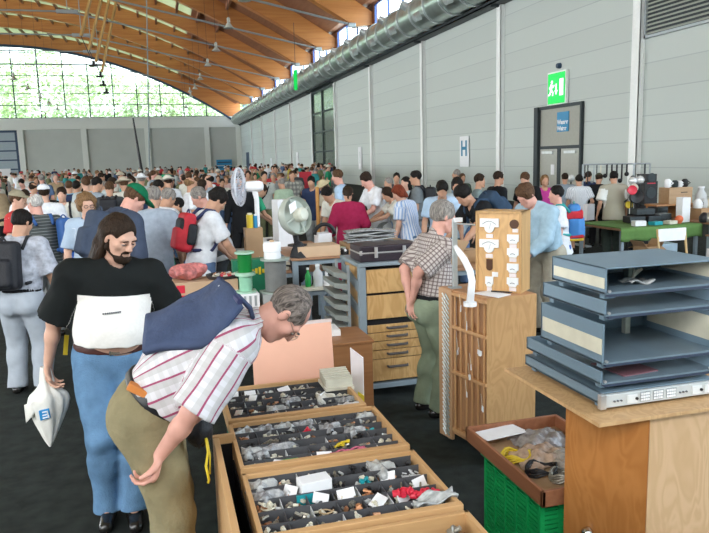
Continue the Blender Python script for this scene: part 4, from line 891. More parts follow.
item(MB().cbox((hx+0.216, 2.448, 1.1325), (0.18, 0.20, 0.006), rotz(0.1)), 'red_sheet', mat('dull_red', (0.20, 0.09, 0.11), 0.5), 'dull red sheet lying in the second lowest blue housing', 'sheet')
u3 = housing('middle blue rack housing, tall with a cream stripe on its side', hx+0.004, y0, 2.77, 1.1932, 1.3705, stripe=True, top=False)
MB().box((hx+0.378, 2.66, 1.2132), (hx+0.405, 2.687, 1.339)).build('bracket_post', mat('post_pale', (0.55, 0.58, 0.5), 0.4), u3)
u2 = housing('second highest blue rack housing, a low open tray', hx+0.009, y0, 2.765, 1.3912, 1.4668, top=False)
u1 = housing('topmost blue rack housing, with a lid and a cream side stripe', hx+0.0145, y0+0.009, 2.70, 1.4776, 1.5955, stripe=True)
MB().box((hx+0.306, 2.556, 1.4976), (hx+0.333, 2.592, 1.589)).build('bracket_post', mat('post_pale', (0.55, 0.58, 0.5), 0.4), u1)
for k in range(3): item(MB().tube([(hx+0.26+0.02*k, 2.466+0.03*k, 1.5035), (hx+0.306+0.02*k, 2.52, 1.5415)], 0.006, 6), 'pale_peg', M_CREAM, 'short pale wooden peg in the topmost blue housing', 'peg', 'pale pegs in the top housing')
def fn(u, v): return (hx+0.198+0.117*u, 2.394+0.09*v, 1.499+0.011*math.sin(7*u+3*v)*math.sin(5*v+1)+0.011)
item(MB().grid(fn, 12, 8, 0.004), 'clear_bag', M_BAG, 'crumpled clear plastic in the topmost blue housing', 'bag', smooth=True)
# ------------------------------------------------------------------ green crate with the red brown tray of cables
M_GREEN = mat('crate_green', (0.012, 0.42, 0.115), 0.4, var=0.05)
slat_crate('green_crate', 'bright green slatted plastic crate under the red brown wooden tray', 1.555, 2.02, 2.58, 3.14, 0.0, 0.525, M_GREEN, 20, 5)
M_REDW = wood('tray_redbrown', (0.25, 0.095, 0.045), (0.34, 0.14, 0.07), axis=1, scale=2)
rt2 = thing('cable_tray_wood', 'red brown wooden tray of cables and bags on the green crate', 'tray', (1.8, 2.87, 0.53)); rt2.name = 'wooden_cable_tray'; ROOT[rt2.name] = Matrix.Translation((1.8, 2.87, 0.53))
x0, x1, y0, y1 = 1.505, 2.06, 2.485, 3.27
MB().box((x0, y0, 0.525), (x0+0.018, y1, 0.60)).build('left_rail', M_REDW, rt2, bevel=0.003); MB().box((x1-0.018, y0, 0.525), (x1, y1, 0.60)).build('right_rail', M_REDW, rt2, bevel=0.003)
MB().box((x0, y0, 0.525), (x1, y0+0.018, 0.60)).build('front_rail', M_REDW, rt2, bevel=0.003); MB().box((x0, y1-0.018, 0.525), (x1, y1, 0.60)).build('back_rail', M_REDW, rt2, bevel=0.003)
MB().box((x0+0.018, y0+0.018, 0.527), (x1-0.018, y1-0.018, 0.535)).build('bottom', M_CARD, rt2)
item(MB().cbox((1.66, 3.17, 0.585), (0.26, 0.14, 0.004), rotz(0.15) @ rotx(-0.06)), 'paper_sheet', M_PAPER, 'white paper sheet at the back of the red brown tray', 'paper')
for i, (cx_, cy_, r_, mm, lab) in enumerate(((1.62, 2.92, 0.07, M_YELLOW, 'yellow and black cable coil in the red brown tray'), (1.66, 2.75, 0.07, M_BLACK, 'black cable coil in the red brown tray'), (1.72, 2.66, 0.06, M_BRASSY, 'grey cable coil at the front of the red brown tray'), (1.78, 2.60, 0.05, M_CREAM, 'pale cable coil at the front corner of the red brown tray'))):
    pts = [(cx_+r_*(1+.15*math.sin(2.7*t_))*math.cos(t_), cy_+r_*0.9*math.sin(t_), 0.55+0.03*(j/60)+0.012*math.sin(3.1*t_)) for j, t_ in enumerate(np.linspace(0, 2*PI*4, 61))]
    item(MB().tube(pts, 0.006, 6), 'cable_coil', mm, lab, 'cable', smooth=True)
for i, (bx, by, sx, sy, mm, lab) in enumerate(((1.74, 2.90, .14, .12, mat('bag_tan', (0.42, 0.30, 0.22), 0.25, var=0.3, scale=25, bump=0.9, bscale=25, spec=0.7), 'clear bag of brown parts in the middle of the red brown tray'), (1.86, 2.78, .13, .16, mat('bag_grey', (0.40, 0.36, 0.31), 0.2, var=0.3, scale=25, bump=0.9, bscale=25, spec=0.8), 'clear bag at the right side of the red brown tray'), (1.85, 3.08, .15, .1, mat('bag_dark', (0.25, 0.23, 0.22), 0.25, var=0.4, scale=25, bump=0.8, bscale=25, spec=0.7), 'dark clear bag at the back right of the red brown tray'))):
    ph = i*2.0
    def fn(u, v): 
        a = (u-.5)*2; b = (v-.5)*2; return (bx+sx*a, by+sy*b, 0.545+0.05*max(0, 1-abs(a)**3)*max(0, 1-abs(b)**3)+0.014*math.sin(8*a+ph)*math.sin(7*b+ph))
    item(MB().grid(fn, 18, 18, 0.004), 'parts_bag', mm, lab, 'bag', smooth=True)
# ------------------------------------------------------------------ figures: smooth fields turned into one continuous skin
V3 = lambda *a: np.array(a, float)
def nrm(v): return v/(np.linalg.norm(v)+1e-9)
class Field:
    def __init__(s, lo, hi, h):
        s.h = h; s.lo = np.floor(np.array(lo)/h)*h-2*h; n = np.ceil((np.array(hi)-s.lo)/h).astype(int)+3
        s.n = n; s.D = np.full(n, 1.0, np.float32)
    def win(s, lo, hi, pad):
        a = np.clip(np.floor((np.array(lo)-pad-s.lo)/s.h).astype(int), 0, s.n-1); b = np.clip(np.ceil((np.array(hi)+pad-s.lo)/s.h).astype(int)+1, 1, s.n)
        if (b-a).min() <= 0: return None, None
        ax = [(s.lo[i]+s.h*np.arange(a[i], b[i])).astype(np.float32) for i in range(3)]
        return (slice(a[0], b[0]), slice(a[1], b[1]), slice(a[2], b[2])), (ax[0][:, None, None], ax[1][None, :, None], ax[2][None, None, :])
    def put(s, prim, k=0.02, mode='u'):
        lo, hi, fn = prim
        w, P = s.win(lo, hi, k+3*s.h)
        if w is None: return
        d = fn(*P); A = s.D[w]
        if mode == 'u':
            if k > 0:
                hh = np.maximum(k-np.abs(A-d), 0)/k; s.D[w] = np.minimum(A, d)-hh*hh*k*0.25
            else: s.D[w] = np.minimum(A, d)
        elif mode == 's':
            d = -d
            if k > 0:
                hh = np.maximum(k-np.abs(A-d), 0)/k; s.D[w] = np.maximum(A, d)+hh*hh*k*0.25
            else: s.D[w] = np.maximum(A, d)
    def cut(s, p, n):
        """keep what lies behind the plane through p with outward normal n"""
        w, P = s.win(s.lo, s.lo+s.h*(s.n-1), 0)
        d = (P[0]-p[0])*n[0]+(P[1]-p[1])*n[1]+(P[2]-p[2])*n[2]; s.D[w] = np.maximum(s.D[w], d)
    def noise(s, amp, freq, seed=0):
        w, P = s.win(s.lo, s.lo+s.h*(s.n-1), 0); r = np.random.RandomState(seed); acc = 0
        for _ in range(5):
            d = r.normal(size=3); d = d/np.linalg.norm(d)*freq*(0.6+r.rand()); acc = acc+np.sin(P[0]*d[0]+P[1]*d[1]+P[2]*d[2]+r.rand()*6.28+1.3*np.sin(P[2]*freq*0.5+P[0]*d[1]*.7))
        s.D[w] += (amp*acc/2.2).astype(np.float32)
    def mesh(s):
        D = s.D; S = D < 0
        c = np.zeros(np.array(D.shape)-1, np.int8); off = [(i, j, k) for i in (0, 1) for j in (0, 1) for k in (0, 1)]
        sl = lambda o: tuple(slice(o[i], D.shape[i]-1+o[i]) for i in range(3))
        for o in off: c += S[sl(o)]
        m = (c > 0) & (c < 8); ijk = np.argwhere(m); nv = len(ijk)
        if nv == 0: return np.zeros((0, 3)), np.zeros((0, 4), int)
        idx = np.full(m.shape, -1, np.int64); idx[m] = np.arange(nv)
        pos = np.zeros((nv, 3)); cnt = np.zeros(nv)
        for a in off:
            for ax in range(3):
                if a[ax]: continue
                b = list(a); b[ax] = 1
                da = D[ijk[:, 0]+a[0], ijk[:, 1]+a[1], ijk[:, 2]+a[2]]; db = D[ijk[:, 0]+b[0], ijk[:, 1]+b[1], ijk[:, 2]+b[2]]
                x = (da < 0) != (db < 0); t = np.where(x, da/np.where(x, da-db, 1), 0)
                q = np.tile(np.array(a, float), (nv, 1)); q[:, ax] += t; pos += q*x[:, None]; cnt += x
        V = s.lo+s.h*(ijk+pos/cnt[:, None]); Q = []
        for ax in range(3):
            s1 = [slice(None)]*3; s2 = [slice(None)]*3; s1[ax] = slice(0, -1); s2[ax] = slice(1, None)
            o1, o2 = [i for i in range(3) if i != ax]
            cr = S[tuple(s1)] != S[tuple(s2)]
            e = np.argwhere(cr); e = e[(e[:, o1] > 0) & (e[:, o2] > 0) & (e[:, o1] < m.shape[o1]) & (e[:, o2] < m.shape[o2])]
            def g(d1, d2):
                q = e.copy(); q[:, o1] += d1; q[:, o2] += d2; return idx[q[:, 0], q[:, 1], q[:, 2]]
            quad = np.stack([g(-1, -1), g(0, -1), g(0, 0), g(-1, 0)], 1)
            ins = S[e[:, 0], e[:, 1], e[:, 2]]
            if ax == 1: ins = ~ins
            quad[~ins] = quad[~ins][:, ::-1]; Q.append(quad)
        Q = np.vstack(Q); Q = Q[(Q >= 0).all(1)]
        return V, Q
def cap(a, b, r1, r2=None, ax=None, sq=1.0, cutb=None):
    """tapered capsule; ax/sq flatten it along a direction; cutb=(t) slices it open square at that share of its length"""
    a = np.array(a, np.float32); b = np.array(b, np.float32); r2 = r1 if r2 is None else r2; R = max(r1, r2)*max(1.0, sq)
    ab = b-a; L2 = float(ab@ab)+1e-9
    def fn(X, Y, Z):
        px, py, pz = X-a[0], Y-a[1], Z-a[2]
        tr = (px*ab[0]+py*ab[1]+pz*ab[2])/L2; t = np.clip(tr, 0, 1)
        vx, vy, vz = px-t*ab[0], py-t*ab[1], pz-t*ab[2]
        if ax is not None:
            c = (vx*ax[0]+vy*ax[1]+vz*ax[2])*(1.0/sq-1); vx = vx+c*ax[0]; vy = vy+c*ax[1]; vz = vz+c*ax[2]
        d = (np.sqrt(vx*vx+vy*vy+vz*vz)-(r1+(r2-r1)*t))*min(1.0, sq)
        if cutb is not None: d = np.maximum(d, (tr-cutb)*math.sqrt(L2))
        return d
    return np.minimum(a, b)-R, np.maximum(a, b)+R, fn
def ell(c, r, M=None):
    """ellipsoid with radii r along the columns of M"""
    c = np.array(c, np.float32); r = np.array(r, np.float32); M = np.eye(3) if M is None else np.array(M); R = float(max(r))
    def fn(X, Y, Z):
        px, py, pz = X-c[0], Y-c[1], Z-c[2]; k0 = 0; k1 = 0
        for i in range(3):
            q = px*M[0, i]+py*M[1, i]+pz*M[2, i]; k0 = k0+(q/r[i])**2; k1 = k1+(q/(r[i]*r[i]))**2
        k0 = np.sqrt(k0); return k0*(k0-1.0)/(np.sqrt(k1)+1e-6)
    return c-R, c+R, fn
def rbox(c, hf, M=None, rad=0.02):
    c = np.array(c, np.float32); M = np.eye(3) if M is None else np.array(M); R = float(np.linalg.norm(hf))
    def fn(X, Y, Z):
        px, py, pz = X-c[0], Y-c[1], Z-c[2]; q = [np.abs(px*M[0, i]+py*M[1, i]+pz*M[2, i])-(hf[i]-rad) for i in range(3)]
        o = np.sqrt(sum(np.maximum(k, 0)**2 for k in q)); return o+np.minimum(np.maximum(np.maximum(q[0], q[1]), q[2]), 0)-rad
    return c-R, c+R, fn

def to_mesh(name, V, Q, cc=None):
    me = bpy.data.meshes.new(name); me.vertices.add(len(V)); me.vertices.foreach_set('co', np.asarray(V, np.float32).ravel())
    me.loops.add(len(Q)*4); me.loops.foreach_set('vertex_index', np.asarray(Q, np.int32).ravel())
    me.polygons.add(len(Q)); me.polygons.foreach_set('loop_start', np.arange(0, len(Q)*4, 4, dtype=np.int32)); me.polygons.foreach_set('loop_total', np.full(len(Q), 4, np.int32))
    me.polygons.foreach_set('use_smooth', np.ones(len(Q), bool)); me.update(); me.validate()
    if cc is not None:
        at_ = me.attributes.new('cc', 'FLOAT_VECTOR', 'POINT'); at_.data.foreach_set('vector', np.asarray(cc, np.float32).ravel())
    return me
def ik(a, t, l1, l2, pole):
    """joint between a and t for two bones; pole says which way it bends"""
    d = t-a; L = np.linalg.norm(d); 
    if L > (l1+l2)*0.995: t = a+d/L*(l1+l2)*0.995; d = t-a; L = np.linalg.norm(d)
    u = d/L; x = (l1*l1-l2*l2+L*L)/(2*L); h = math.sqrt(max(1e-6, l1*l1-x*x))
    p = pole-u*(pole@u); p = nrm(p); return a+u*x+p*h, t
def frame(fwd, up):
    f = nrm(fwd); r = nrm(np.cross(f, up)); u = np.cross(r, f); return np.stack([r, f, u], 1)    # columns right, forward, up

def pose(bend=0.0, bend2=None, side=0.0, twist=0.0, hp=0.0, hy=0.0, hr=0.0, armR=None, armL=None, poleR=None, poleL=None, footR=(0.11, 0.0), footL=(-0.11, 0.0), hipz=0.93, hipy=0.0, big=1.0, belly=0.0, toeR=0.15, toeL=-0.15, curl=0.5, female=False, sh=0.185, ankR=None, ankL=None, kneeR=None, kneeL=None):
    J = {}; bend2 = bend if bend2 is None else bend2
    P = V3(0, hipy, hipz); J['pel'] = P
    def sp(b): return nrm(V3(math.sin(side)*math.cos(b), math.sin(b), math.cos(b)*math.cos(side)))
    s1, s2 = sp(bend*0.8), sp(bend2)
    J['s1'], J['s2'] = s1, s2
    J['waist'] = P+s1*0.12; J['chest'] = P+s1*0.30; J['neck'] = J['chest']+s2*0.235
    xr = nrm(V3(math.cos(twist), math.sin(twist), 0)); xr = nrm(xr-s2*(xr@s2)); J['xc'] = xr; J['fc'] = np.cross(s2, xr)
    J['xp'] = V3(1, 0, 0); J['fp'] = np.cross(s1, V3(1, 0, 0))
    w = sh*big
    J['shR'] = J['neck']+xr*w-s2*0.055; J['shL'] = J['neck']-xr*w-s2*0.055
    hd = nrm(V3(0, math.sin(hp*0.6), math.cos(hp*0.6))); J['nk2'] = J['neck']+nrm(s2*0.5+hd)*0.085
    fw = V3(math.sin(hy)*math.cos(hp), math.cos(hy)*math.cos(hp), -math.sin(hp)); upv = V3(math.sin(hr)*math.cos(hp)+math.sin(hp)*math.sin(hy), math.sin(hp)*math.cos(hy), math.cos(hp))
    J['H'] = frame(fw, upv); J['head'] = J['nk2']+J['H'] @ V3(0, 0.025, 0.105)
    for s, x, arm, pol in (('R', 1, armR, poleR), ('L', -1, armL, poleL)):
        shd = J['sh'+s]
        if arm is None: arm = (0.27*x*big, 0.06, -0.52)
        tgt = shd+V3(*arm)-V3(0.185*x*(big), 0, 0) if True else None
        pole = V3(0.5*x, -1, -0.2) if pol is None else V3(*pol)
        el, wr = ik(shd, tgt, 0.285, 0.255, pole); J['el'+s], J['wr'+s] = el, wr
        ft = footR if s == 'R' else footL; hp_ = P+V3(0.09*x, 0, -0.02); an = V3(ft[0], ft[1], 0.085) if (ankR if s == 'R' else ankL) is None else V3(*(ankR if s == 'R' else ankL))
        kn, an = ik(hp_, an, 0.43, 0.415, V3(0.15*x, 1, 0.1)); J['hp'+s], J['kn'+s], J['an'+s] = hp_, kn, an
        a = toeR if s == 'R' else toeL; J['toe'+s] = V3(math.sin(a), math.cos(a), 0)
    J['big'] = big; J['belly'] = belly; J['curl'] = curl; J['fem'] = female
    return J

def hand_prims(wr, fdir, pal, thumb, curl, r, s=1.0):
    """palm, four fingers of different lengths bent at the knuckles, thumb leaving the side; fdir along the hand, pal = palm normal, thumb = towards the thumb side"""
    out = []; f = nrm(fdir); pal = nrm(pal-f*(pal@f)); th = nrm(np.cross(f, pal)); th = th if th@thumb > 0 else -th
    pc = wr+f*0.05*s
    out.append((cap(wr+f*0.015*s, wr+f*0.075*s, 0.030*s, 0.036*s, pal, 0.5), 0.012))
    L = (0.040, 0.045, 0.041, 0.032); rr = max(0.0083*s, r)
    for i in range(4):
        o = (1.5-i)*0.0185*s; b = wr+f*(0.088-0.004*abs(i-1.2))*s+th*o; d = f; p = b
        for j in range(3):
            a = curl*(0.35+0.5*j) if j else curl*0.45
            d = nrm(f*math.cos(a+curl*0.35*i*0.15)+pal*math.sin(a+curl*0.35*i*0.15)); l = L[i]*s*(1.0, 0.72, 0.55)[j]; q = p+d*l
            out.append((cap(p, q, rr*(1-0.07*j), rr*(0.95-0.09*j)), 0.004 if j else 0.008)); p = q
    b = wr+f*0.03*s+th*0.026*s; d = nrm(f*0.75+th*0.62+pal*0.3*curl); q = b+d*0.042*s; out.append((cap(b, q, 0.0135*s, 0.0105*s), 0.012))
    d2 = nrm(f*0.95+th*0.15+pal*0.55*curl); out.append((cap(q, q+d2*0.032*s, 0.0105*s, 0.0085*s), 0.004))
    return out

def body_parts(J, o, h):
    """returns {part: (V, Q, cc)} for body, hair and clothes in the figure's own frame"""
    big = J['big']; R = {}
    xc, fc, s1, s2 = J['xc'], J['fc'], J['s1'], J['s2']; H = J['H']; hc = J['head']; hw = lambda *a: hc+H @ V3(*a)
    pts = np.array([J[k] for k in ('pel', 'neck', 'head', 'shR', 'shL', 'elR', 'elL', 'wrR', 'wrL', 'knR', 'knL', 'anR', 'anL')])
    lo = pts.min(0)-0.24; hi = pts.max(0)+0.24; lo[2] = -0.02
    legs = o.get('legs', True)
    if not legs: lo[2] = J['pel'][2]-0.3
    hs = o.get('hs', 1.0); mid = h > 0.0095
    def torso(F, g, k=0.05):
        b = J['belly']; f_ = 0.70
        F.put(cap(J['waist']-s1*0.02, J['chest']-s1*0.03, (0.142 if not J['fem'] else 0.122)*big+g+b*0.35, 0.158*big+g, J['fp'], 0.72+b*1.2), k)
        F.put(cap(J['chest'], J['neck']-s2*0.115, 0.162*big+g, 0.150*big+g, fc, f_), k)
        F.put(cap(J['neck']-xc*0.12*big-s2*0.085, J['neck']+xc*0.12*big-s2*0.085, 0.078+g*0.8, None, fc, 0.92), k)
        F.put(cap(J['neck']-s2*0.055, J['shR']+s2*0.005, 0.058+g*0.6, 0.058+g*0.8), k); F.put(cap(J['neck']-s2*0.055, J['shL']+s2*0.005, 0.058+g*0.6, 0.058+g*0.8), k)
        if b > 0: F.put(ell(J['waist']+s1*0.04+J['fp']*(0.05+b*0.55), (0.125*big+b*0.5+g, 0.085+b*0.75+g, 0.15+g), np.stack([J['xp'], J['fp'], s1], 1)), 0.07)
        if J['fem']:
            for x in (-1, 1): F.put(ell(J['chest']+s2*0.045+xc*0.068*x+fc*0.085, (0.06+g, 0.055+g, 0.062+g)), 0.04)
    def pelvis(F, g, k=0.04):
        F.put(ell(J['pel']-s1*0.0, (0.165*big+g, 0.118*big+g, 0.125+g), np.stack([J['xp'], J['fp'], s1], 1)), k)
        for x in (-1, 1): F.put(ell(J['pel']+J['xp']*0.075*x-J['fp']*(0.055-J.get('flat', 0.0))-s1*0.05, (0.088+g, 0.085+g, 0.10+g)), k)
    def leg(F, g, s, k=0.03, to=1.0):
        hp, kn, an = J['hp'+s], J['kn'+s], J['an'+s]
        F.put(cap(hp, kn, 0.092*big+g, 0.056+g), k)
        if to > 0.5: F.put(cap(kn, kn+(an-kn)*0.35+V3(0, -0.01, 0), 0.054+g, 0.054+g), k); F.put(cap(kn+(an-kn)*0.3, an, 0.054+g, 0.037+g), k)
    def arm(F, g, s, k=0.02):
        F.put(cap(J['sh'+s], J['el'+s], 0.051*big+g, 0.040*big+g), k+0.015); F.put(cap(J['el'+s], J['el'+s]+(J['wr'+s]-J['el'+s])*0.4, 0.041+g, 0.039+g), k); F.put(cap(J['el'+s]+(J['wr'+s]-J['el'+s])*0.35, J['wr'+s], 0.039+g, 0.026+g), k)
    # ---- body
    F = Field(lo, hi, h)
    torso(F, -0.012); pelvis(F, -0.012)
    for s in 'RL':
        if legs:
            leg(F, -0.012 if not o.get('shorts') else 0.0, s); F.put(cap(J['an'+s]+V3(0, 0, -0.03), J['an'+s]+J['toe'+s]*0.13+V3(0, 0, -0.05), 0.036, 0.026), 0.02)
        else: F.put(cap(J['hp'+s], J['hp'+s]+(J['kn'+s]-J['hp'+s])*0.4, 0.082*big, 0.07), 0.03)
        arm(F, 0.0, s)
        d = J.get('hd'+s); d = nrm(J['wr'+s]-J['el'+s]) if d is None else d
        x = 1 if s == 'R' else -1
        pal = J.get('pal'+s); pal = nrm(V3(-x, -0.25, 0)) if pal is None else pal
        thu = J.get('thu'+s); thu = V3(0, 1, 0.2) if thu is None else thu
        for pr, k in hand_prims(J['wr'+s], d, pal, thu, J['curl'] if not isinstance(J['curl'], dict) else J['curl'][s], 0.62*h if mid else 0, 1.04): F.put(pr, k)
    F.put(cap(J['neck']-s2*0.03, hw(0, -0.022, -0.06), 0.060*(0.85 if J['fem'] else 1)*big**0.5, 0.052), 0.03)
    # head
    q = hs
    F.put(ell(hw(0, -0.014*q, 0.028*q), V3(0.074, 0.094, 0.086)*q, H), 0.02); F.put(ell(hw(0, 0.028*q, -0.04*q), V3(0.060, 0.064, 0.074)*q, H), 0.03)
    F.put(cap(hw(-0.020, 0.066*q, -0.098*q), hw(0.020, 0.066*q, -0.098*q), 0.021*q), 0.025)
    for x in (-1, 1):
        F.put(cap(hw(0.050*x, 0.0, -0.062*q), hw(0.018*x, 0.062*q, -0.098*q), 0.020*q), 0.02)
        F.put(ell(hw(0.048*x, 0.058*q, -0.022*q), V3(0.022, 0.020, 0.020)*q, H), 0.02)
        F.put(ell(hw(0.078*x*q, -0.012, -0.006), V3(0.010, 0.020, 0.032)*q, H @ np.array(Matrix.Rotation(0.3*x, 3, 'Z'))), 0.008)
    if h < 0.02:
        F.put(cap(hw(-0.042, 0.074*q, 0.018), hw(0.042, 0.074*q, 0.018), 0.013), 0.015)
        for x in (-1, 1): F.put(ell(hw(0.031*x, 0.094*q, -0.003), V3(0.017, 0.014, 0.011), H), 0.012, 's')
        F.put(cap(hw(0, 0.086*q, 0.008), hw(0, 0.108*q, -0.032), 0.0085, 0.0125), 0.012)
        for x in (-1, 1): F.put(ell(hw(0.012*x, 0.098*q, -0.036), (0.009, 0.010, 0.008), H), 0.006)
        F.put(cap(hw(-0.020, 0.084*q, -0.0605), hw(0.020, 0.084*q, -0.0605), 0.008), 0.008); F.put(cap(hw(-0.016, 0.085*q, -0.0725), hw(0.016, 0.085*q, -0.0725), 0.009), 0.006)
        if h < 0.0095: F.put(cap(hw(-0.024, 0.099*q, -0.0665), hw(0.024, 0.099*q, -0.0665), 0.0025), 0.004, 's')
    else: F.put(cap(hw(0, 0.086*q, 0.0), hw(0, 0.104*q, -0.03), 0.013, 0.016), 0.012)
    V, Q = F.mesh(); R['body'] = (V, Q, None)
    if h < 0.0095:
        for x, nm in ((1, 'eyeR'), (-1, 'eyeL')): R[nm] = hw(0.031*x, 0.0785*q, -0.003)
    # ---- shirt
    g = o.get('loose', 0.016)
    hem = o.get('hem', -0.16)
    def cc_of(V):
        """garment coordinates: girth round the trunk or sleeve, depth, height"""
        rel = V-J['chest']; t = np.stack([np.arctan2(rel@xc, rel@fc)*0.16, rel@fc, rel@s2], 1)
        for s in 'RL':
            a, b = J['sh'+s], J['el'+s]; ab = b-a; l = np.linalg.norm(ab); u = ab/l; p = V-a; al = p@u; d = np.linalg.norm(p-al[:, None]*u, axis=1)
            side_ = (rel@xc)*(1 if s == 'R' else -1)
            msk = (d < 0.11) & (al > 0.015) & (side_ > 0.14*big)
            v = nrm(np.cross(u, fc)); w_ = np.cross(u, v)
            t[msk] = np.stack([np.arctan2(p@v, p@w_)*0.07, p@w_, 0.35+al], 1)[msk]
        return t
    if o.get('shirt', True):
        F = Field(lo, hi, h); torso(F, g)
        if hem < -0.02: F.put(cap(J['pel']+s1*0.03, J['pel']+s1*(hem-0.04)-J['fp']*0.012, 0.172*big+g, 0.186*big+g+0.012, J['fp'], 0.80), 0.05)
        cutp = J['pel']+s1*(hem if hem < -0.02 else max(hem, 0.07))
        F.cut(cutp, -s1)
        sl = o.get('sleeve', 0.72)
        for s in 'RL':
            a, b = J['sh'+s], J['el'+s]
            if sl > 0:
                if sl <= 1: F.put(cap(a, b, 0.060*big+g, 0.060*big+g*1.4, cutb=sl), 0.03)
                else:
                    F.put(cap(a, b, 0.056*big+g, 0.048*big+g), 0.03); F.put(cap(b, J['wr'+s], 0.046+g, 0.034+g*0.8, cutb=0.97 if sl > 1.5 else 0.4), 0.02)
        if not o.get('collar'): F.put(cap(J['neck']-s2*0.02+fc*0.03, hw(0, 0.0, -0.06), 0.060*(0.88 if J['fem'] else 1), 0.062), 0.008, 's')
        else:
            F.put(cap(J['neck']-s2*0.01, J['neck']+nrm(hw(0, -.02, -.06)-J['neck'])*0.055, 0.066, 0.068), 0.01)
            F.put(cap(J['neck']+s2*0.03+fc*0.02, J['neck']+nrm(hw(0, -.02, -.06)-J['neck'])*0.16+fc*0.03, 0.060, 0.066), 0.004, 's')
        if h < 0.02: F.noise(0.0052, 22, o.get('seed', 1)); F.noise(0.0014, 60, o.get('seed', 1)+2)
        V, Q = F.mesh(); R['shirt'] = (V, Q, cc_of(V))
    # ---- trousers
    if o.get('trousers', True):
        F = Field(lo, hi, h); tg = o.get('tg', 0.016); pelvis(F, tg*0.8)
        F.put(cap(J['pel']+s1*0.03, J['pel']+s1*0.09, 0.148*big+0.012+J['belly']*0.25, None, J['fp'], 0.76+J['belly']*0.6), 0.04)
        shorts = o.get('shorts', 0)
        for s in 'RL':
            hp, kn, an = J['hp'+s], J['kn'+s], J['an'+s]
            if not legs: F.put(cap(hp, hp+(kn-hp)*0.4, 0.092*big+tg, 0.08+tg), 0.03); continue
            F.put(cap(hp, kn, 0.092*big+tg, 0.064+tg, cutb=0.95 if shorts else None), 0.03)
            if not shorts:
                F.put(cap(kn, kn+(an-kn)*0.4+V3(0, -0.008, 0), 0.062+tg, 0.062+tg), 0.03); F.put(cap(kn+(an-kn)*0.3, an+(an-kn)*0.06, 0.060+tg, 0.052+tg+0.006, cutb=1.0), 0.03)
        F.cut(J['pel']+s1*0.098, s1)
        if h < 0.02: F.noise(0.0058, 15, o.get('seed', 1)+5); F.noise(0.0016, 48, o.get('seed', 1)+6)
        if h < 0.0095: F.noise(0.0032, 31, o.get('seed', 1)+12)
        V, Q = F.mesh()
        rel = V-J['pel']; R['trousers'] = (V, Q, rel)
    # ---- belt
    if o.get('belt'):
        F = Field(J['pel']-0.3, J['pel']+0.35, h*0.9); c0 = J['pel']+s1*0.075; rr = 0.158*big+0.016+J['belly']*0.25
        F.put(cap(c0, c0+s1*0.002, rr, rr, J['fp'], 0.78+J['belly']*0.6), 0); F.put(cap(c0-s1*0.08, c0+s1*0.08, rr-0.016, None, J['fp'], 0.78+J['belly']*0.6), 0, 's')
        F.cut(c0+s1*0.02, s1); F.cut(c0-s1*0.02, -s1); V, Q = F.mesh(); R['belt'] = (V, Q, None)
    # ---- shoes
    if legs and o.get('shoes', True):
        for s in 'RL':
            a, d = J['an'+s], J['toe'+s]; z = a[2]-0.085
            F = Field(a-0.28, a+0.28, min(h, 0.014)); F.put(cap(a-d*0.045+V3(0, 0, -0.045), a+d*0.15+V3(0, 0, -0.058), 0.044, 0.040), 0.02); F.put(cap(a+V3(0, 0, -0.05), a+V3(0, 0, 0.0), 0.046, 0.044), 0.02)
            F.put(cap(a+V3(0, 0, -0.0), a+V3(0, 0, 0.08), 0.036, 0.04), 0.005, 's'); F.cut(V3(0, 0, z+0.003), V3(0, 0, -1)); V, Q = F.mesh(); R['shoe'+s] = (V, Q, None)
    # ---- hair
    st = o.get('hair', 'short')
    hh = min(h, 0.014) if not mid else h*0.8
    if st and st != 'none':
        F = Field(hc-0.34, hc+0.24, hh); t = o.get('hthick', 0.012)
        F.put(ell(hw(0, -0.018*q, 0.034*q), V3(0.074+t, 0.094+t*0.8, 0.086+t)*q, H), 0)
        if st in ('long', 'bob', 'shaggy', 'curly', 'pony'):
            for x in (-1, 1):
                for y in (-0.06, -0.02) if st != 'long' else (-0.075, -0.045, -0.02):
                    L_ = {'long': 0.25, 'bob': 0.10, 'shaggy': 0.06, 'curly': 0.10, 'pony': 0.0}[st]
                    if L_: F.put(cap(hw(0.058*x, y, 0.02), hw((0.064+0.01*(L_ > .2))*x, y-0.03*(L_ > 0.2), 0.02-L_), 0.026 if L_ > .2 else 0.032, 0.02 if L_ > .2 else 0.026), 0.03)
            L_ = {'long': 0.26, 'bob': 0.12, 'shaggy': 0.09, 'curly': 0.10, 'pony': 0.05}[st]
            F.put(cap(hw(0, -0.075, 0.02), hw(0, -0.095 if L_ > .2 else -0.085, 0.02-L_), 0.055, 0.045, V3(*H[:, 1]), 0.7), 0.03)
            if st == 'pony': F.put(cap(hw(0, -0.115, 0.0), hw(0, -0.13, -0.12), 0.028, 0.016), 0.02)
            if st == 'curly': F.put(ell(hw(0, -0.03, 0.01), V3(0.115, 0.115, 0.12), H), 0.03)
        # face, forehead and ears stay bare
        fh = o.get('hairline', 0.078)
        F.put(ell(hw(0, 0.135, -0.03), V3(0.096, 0.100, 0.036+fh+(0.006 if mid else 0)) if st != 'long' else V3(0.098, 0.112, 0.032+fh), H), 0.012, 's')
        if st == 'long':
            for x in (-1, 1): F.put(cap(hw(0.085*x, 0.045, -0.20), hw(0.085*x, 0.03, 0.0), 0.035), 0.012, 's')
        if st in ('short', 'bald', 'receding'):
            F.put(ell(hw(0, 0.03, -0.13), V3(0.13, 0.115, 0.125), H), 0.01, 's')
            F.cut(hw(0, -0.08, -0.062), -(H @ nrm(V3(0, 0.35, 1))))
        if st == 'bald': F.put(ell(hw(0, 0.03, 0.12), V3(0.085, 0.12, 0.085), H), 0.01, 's')
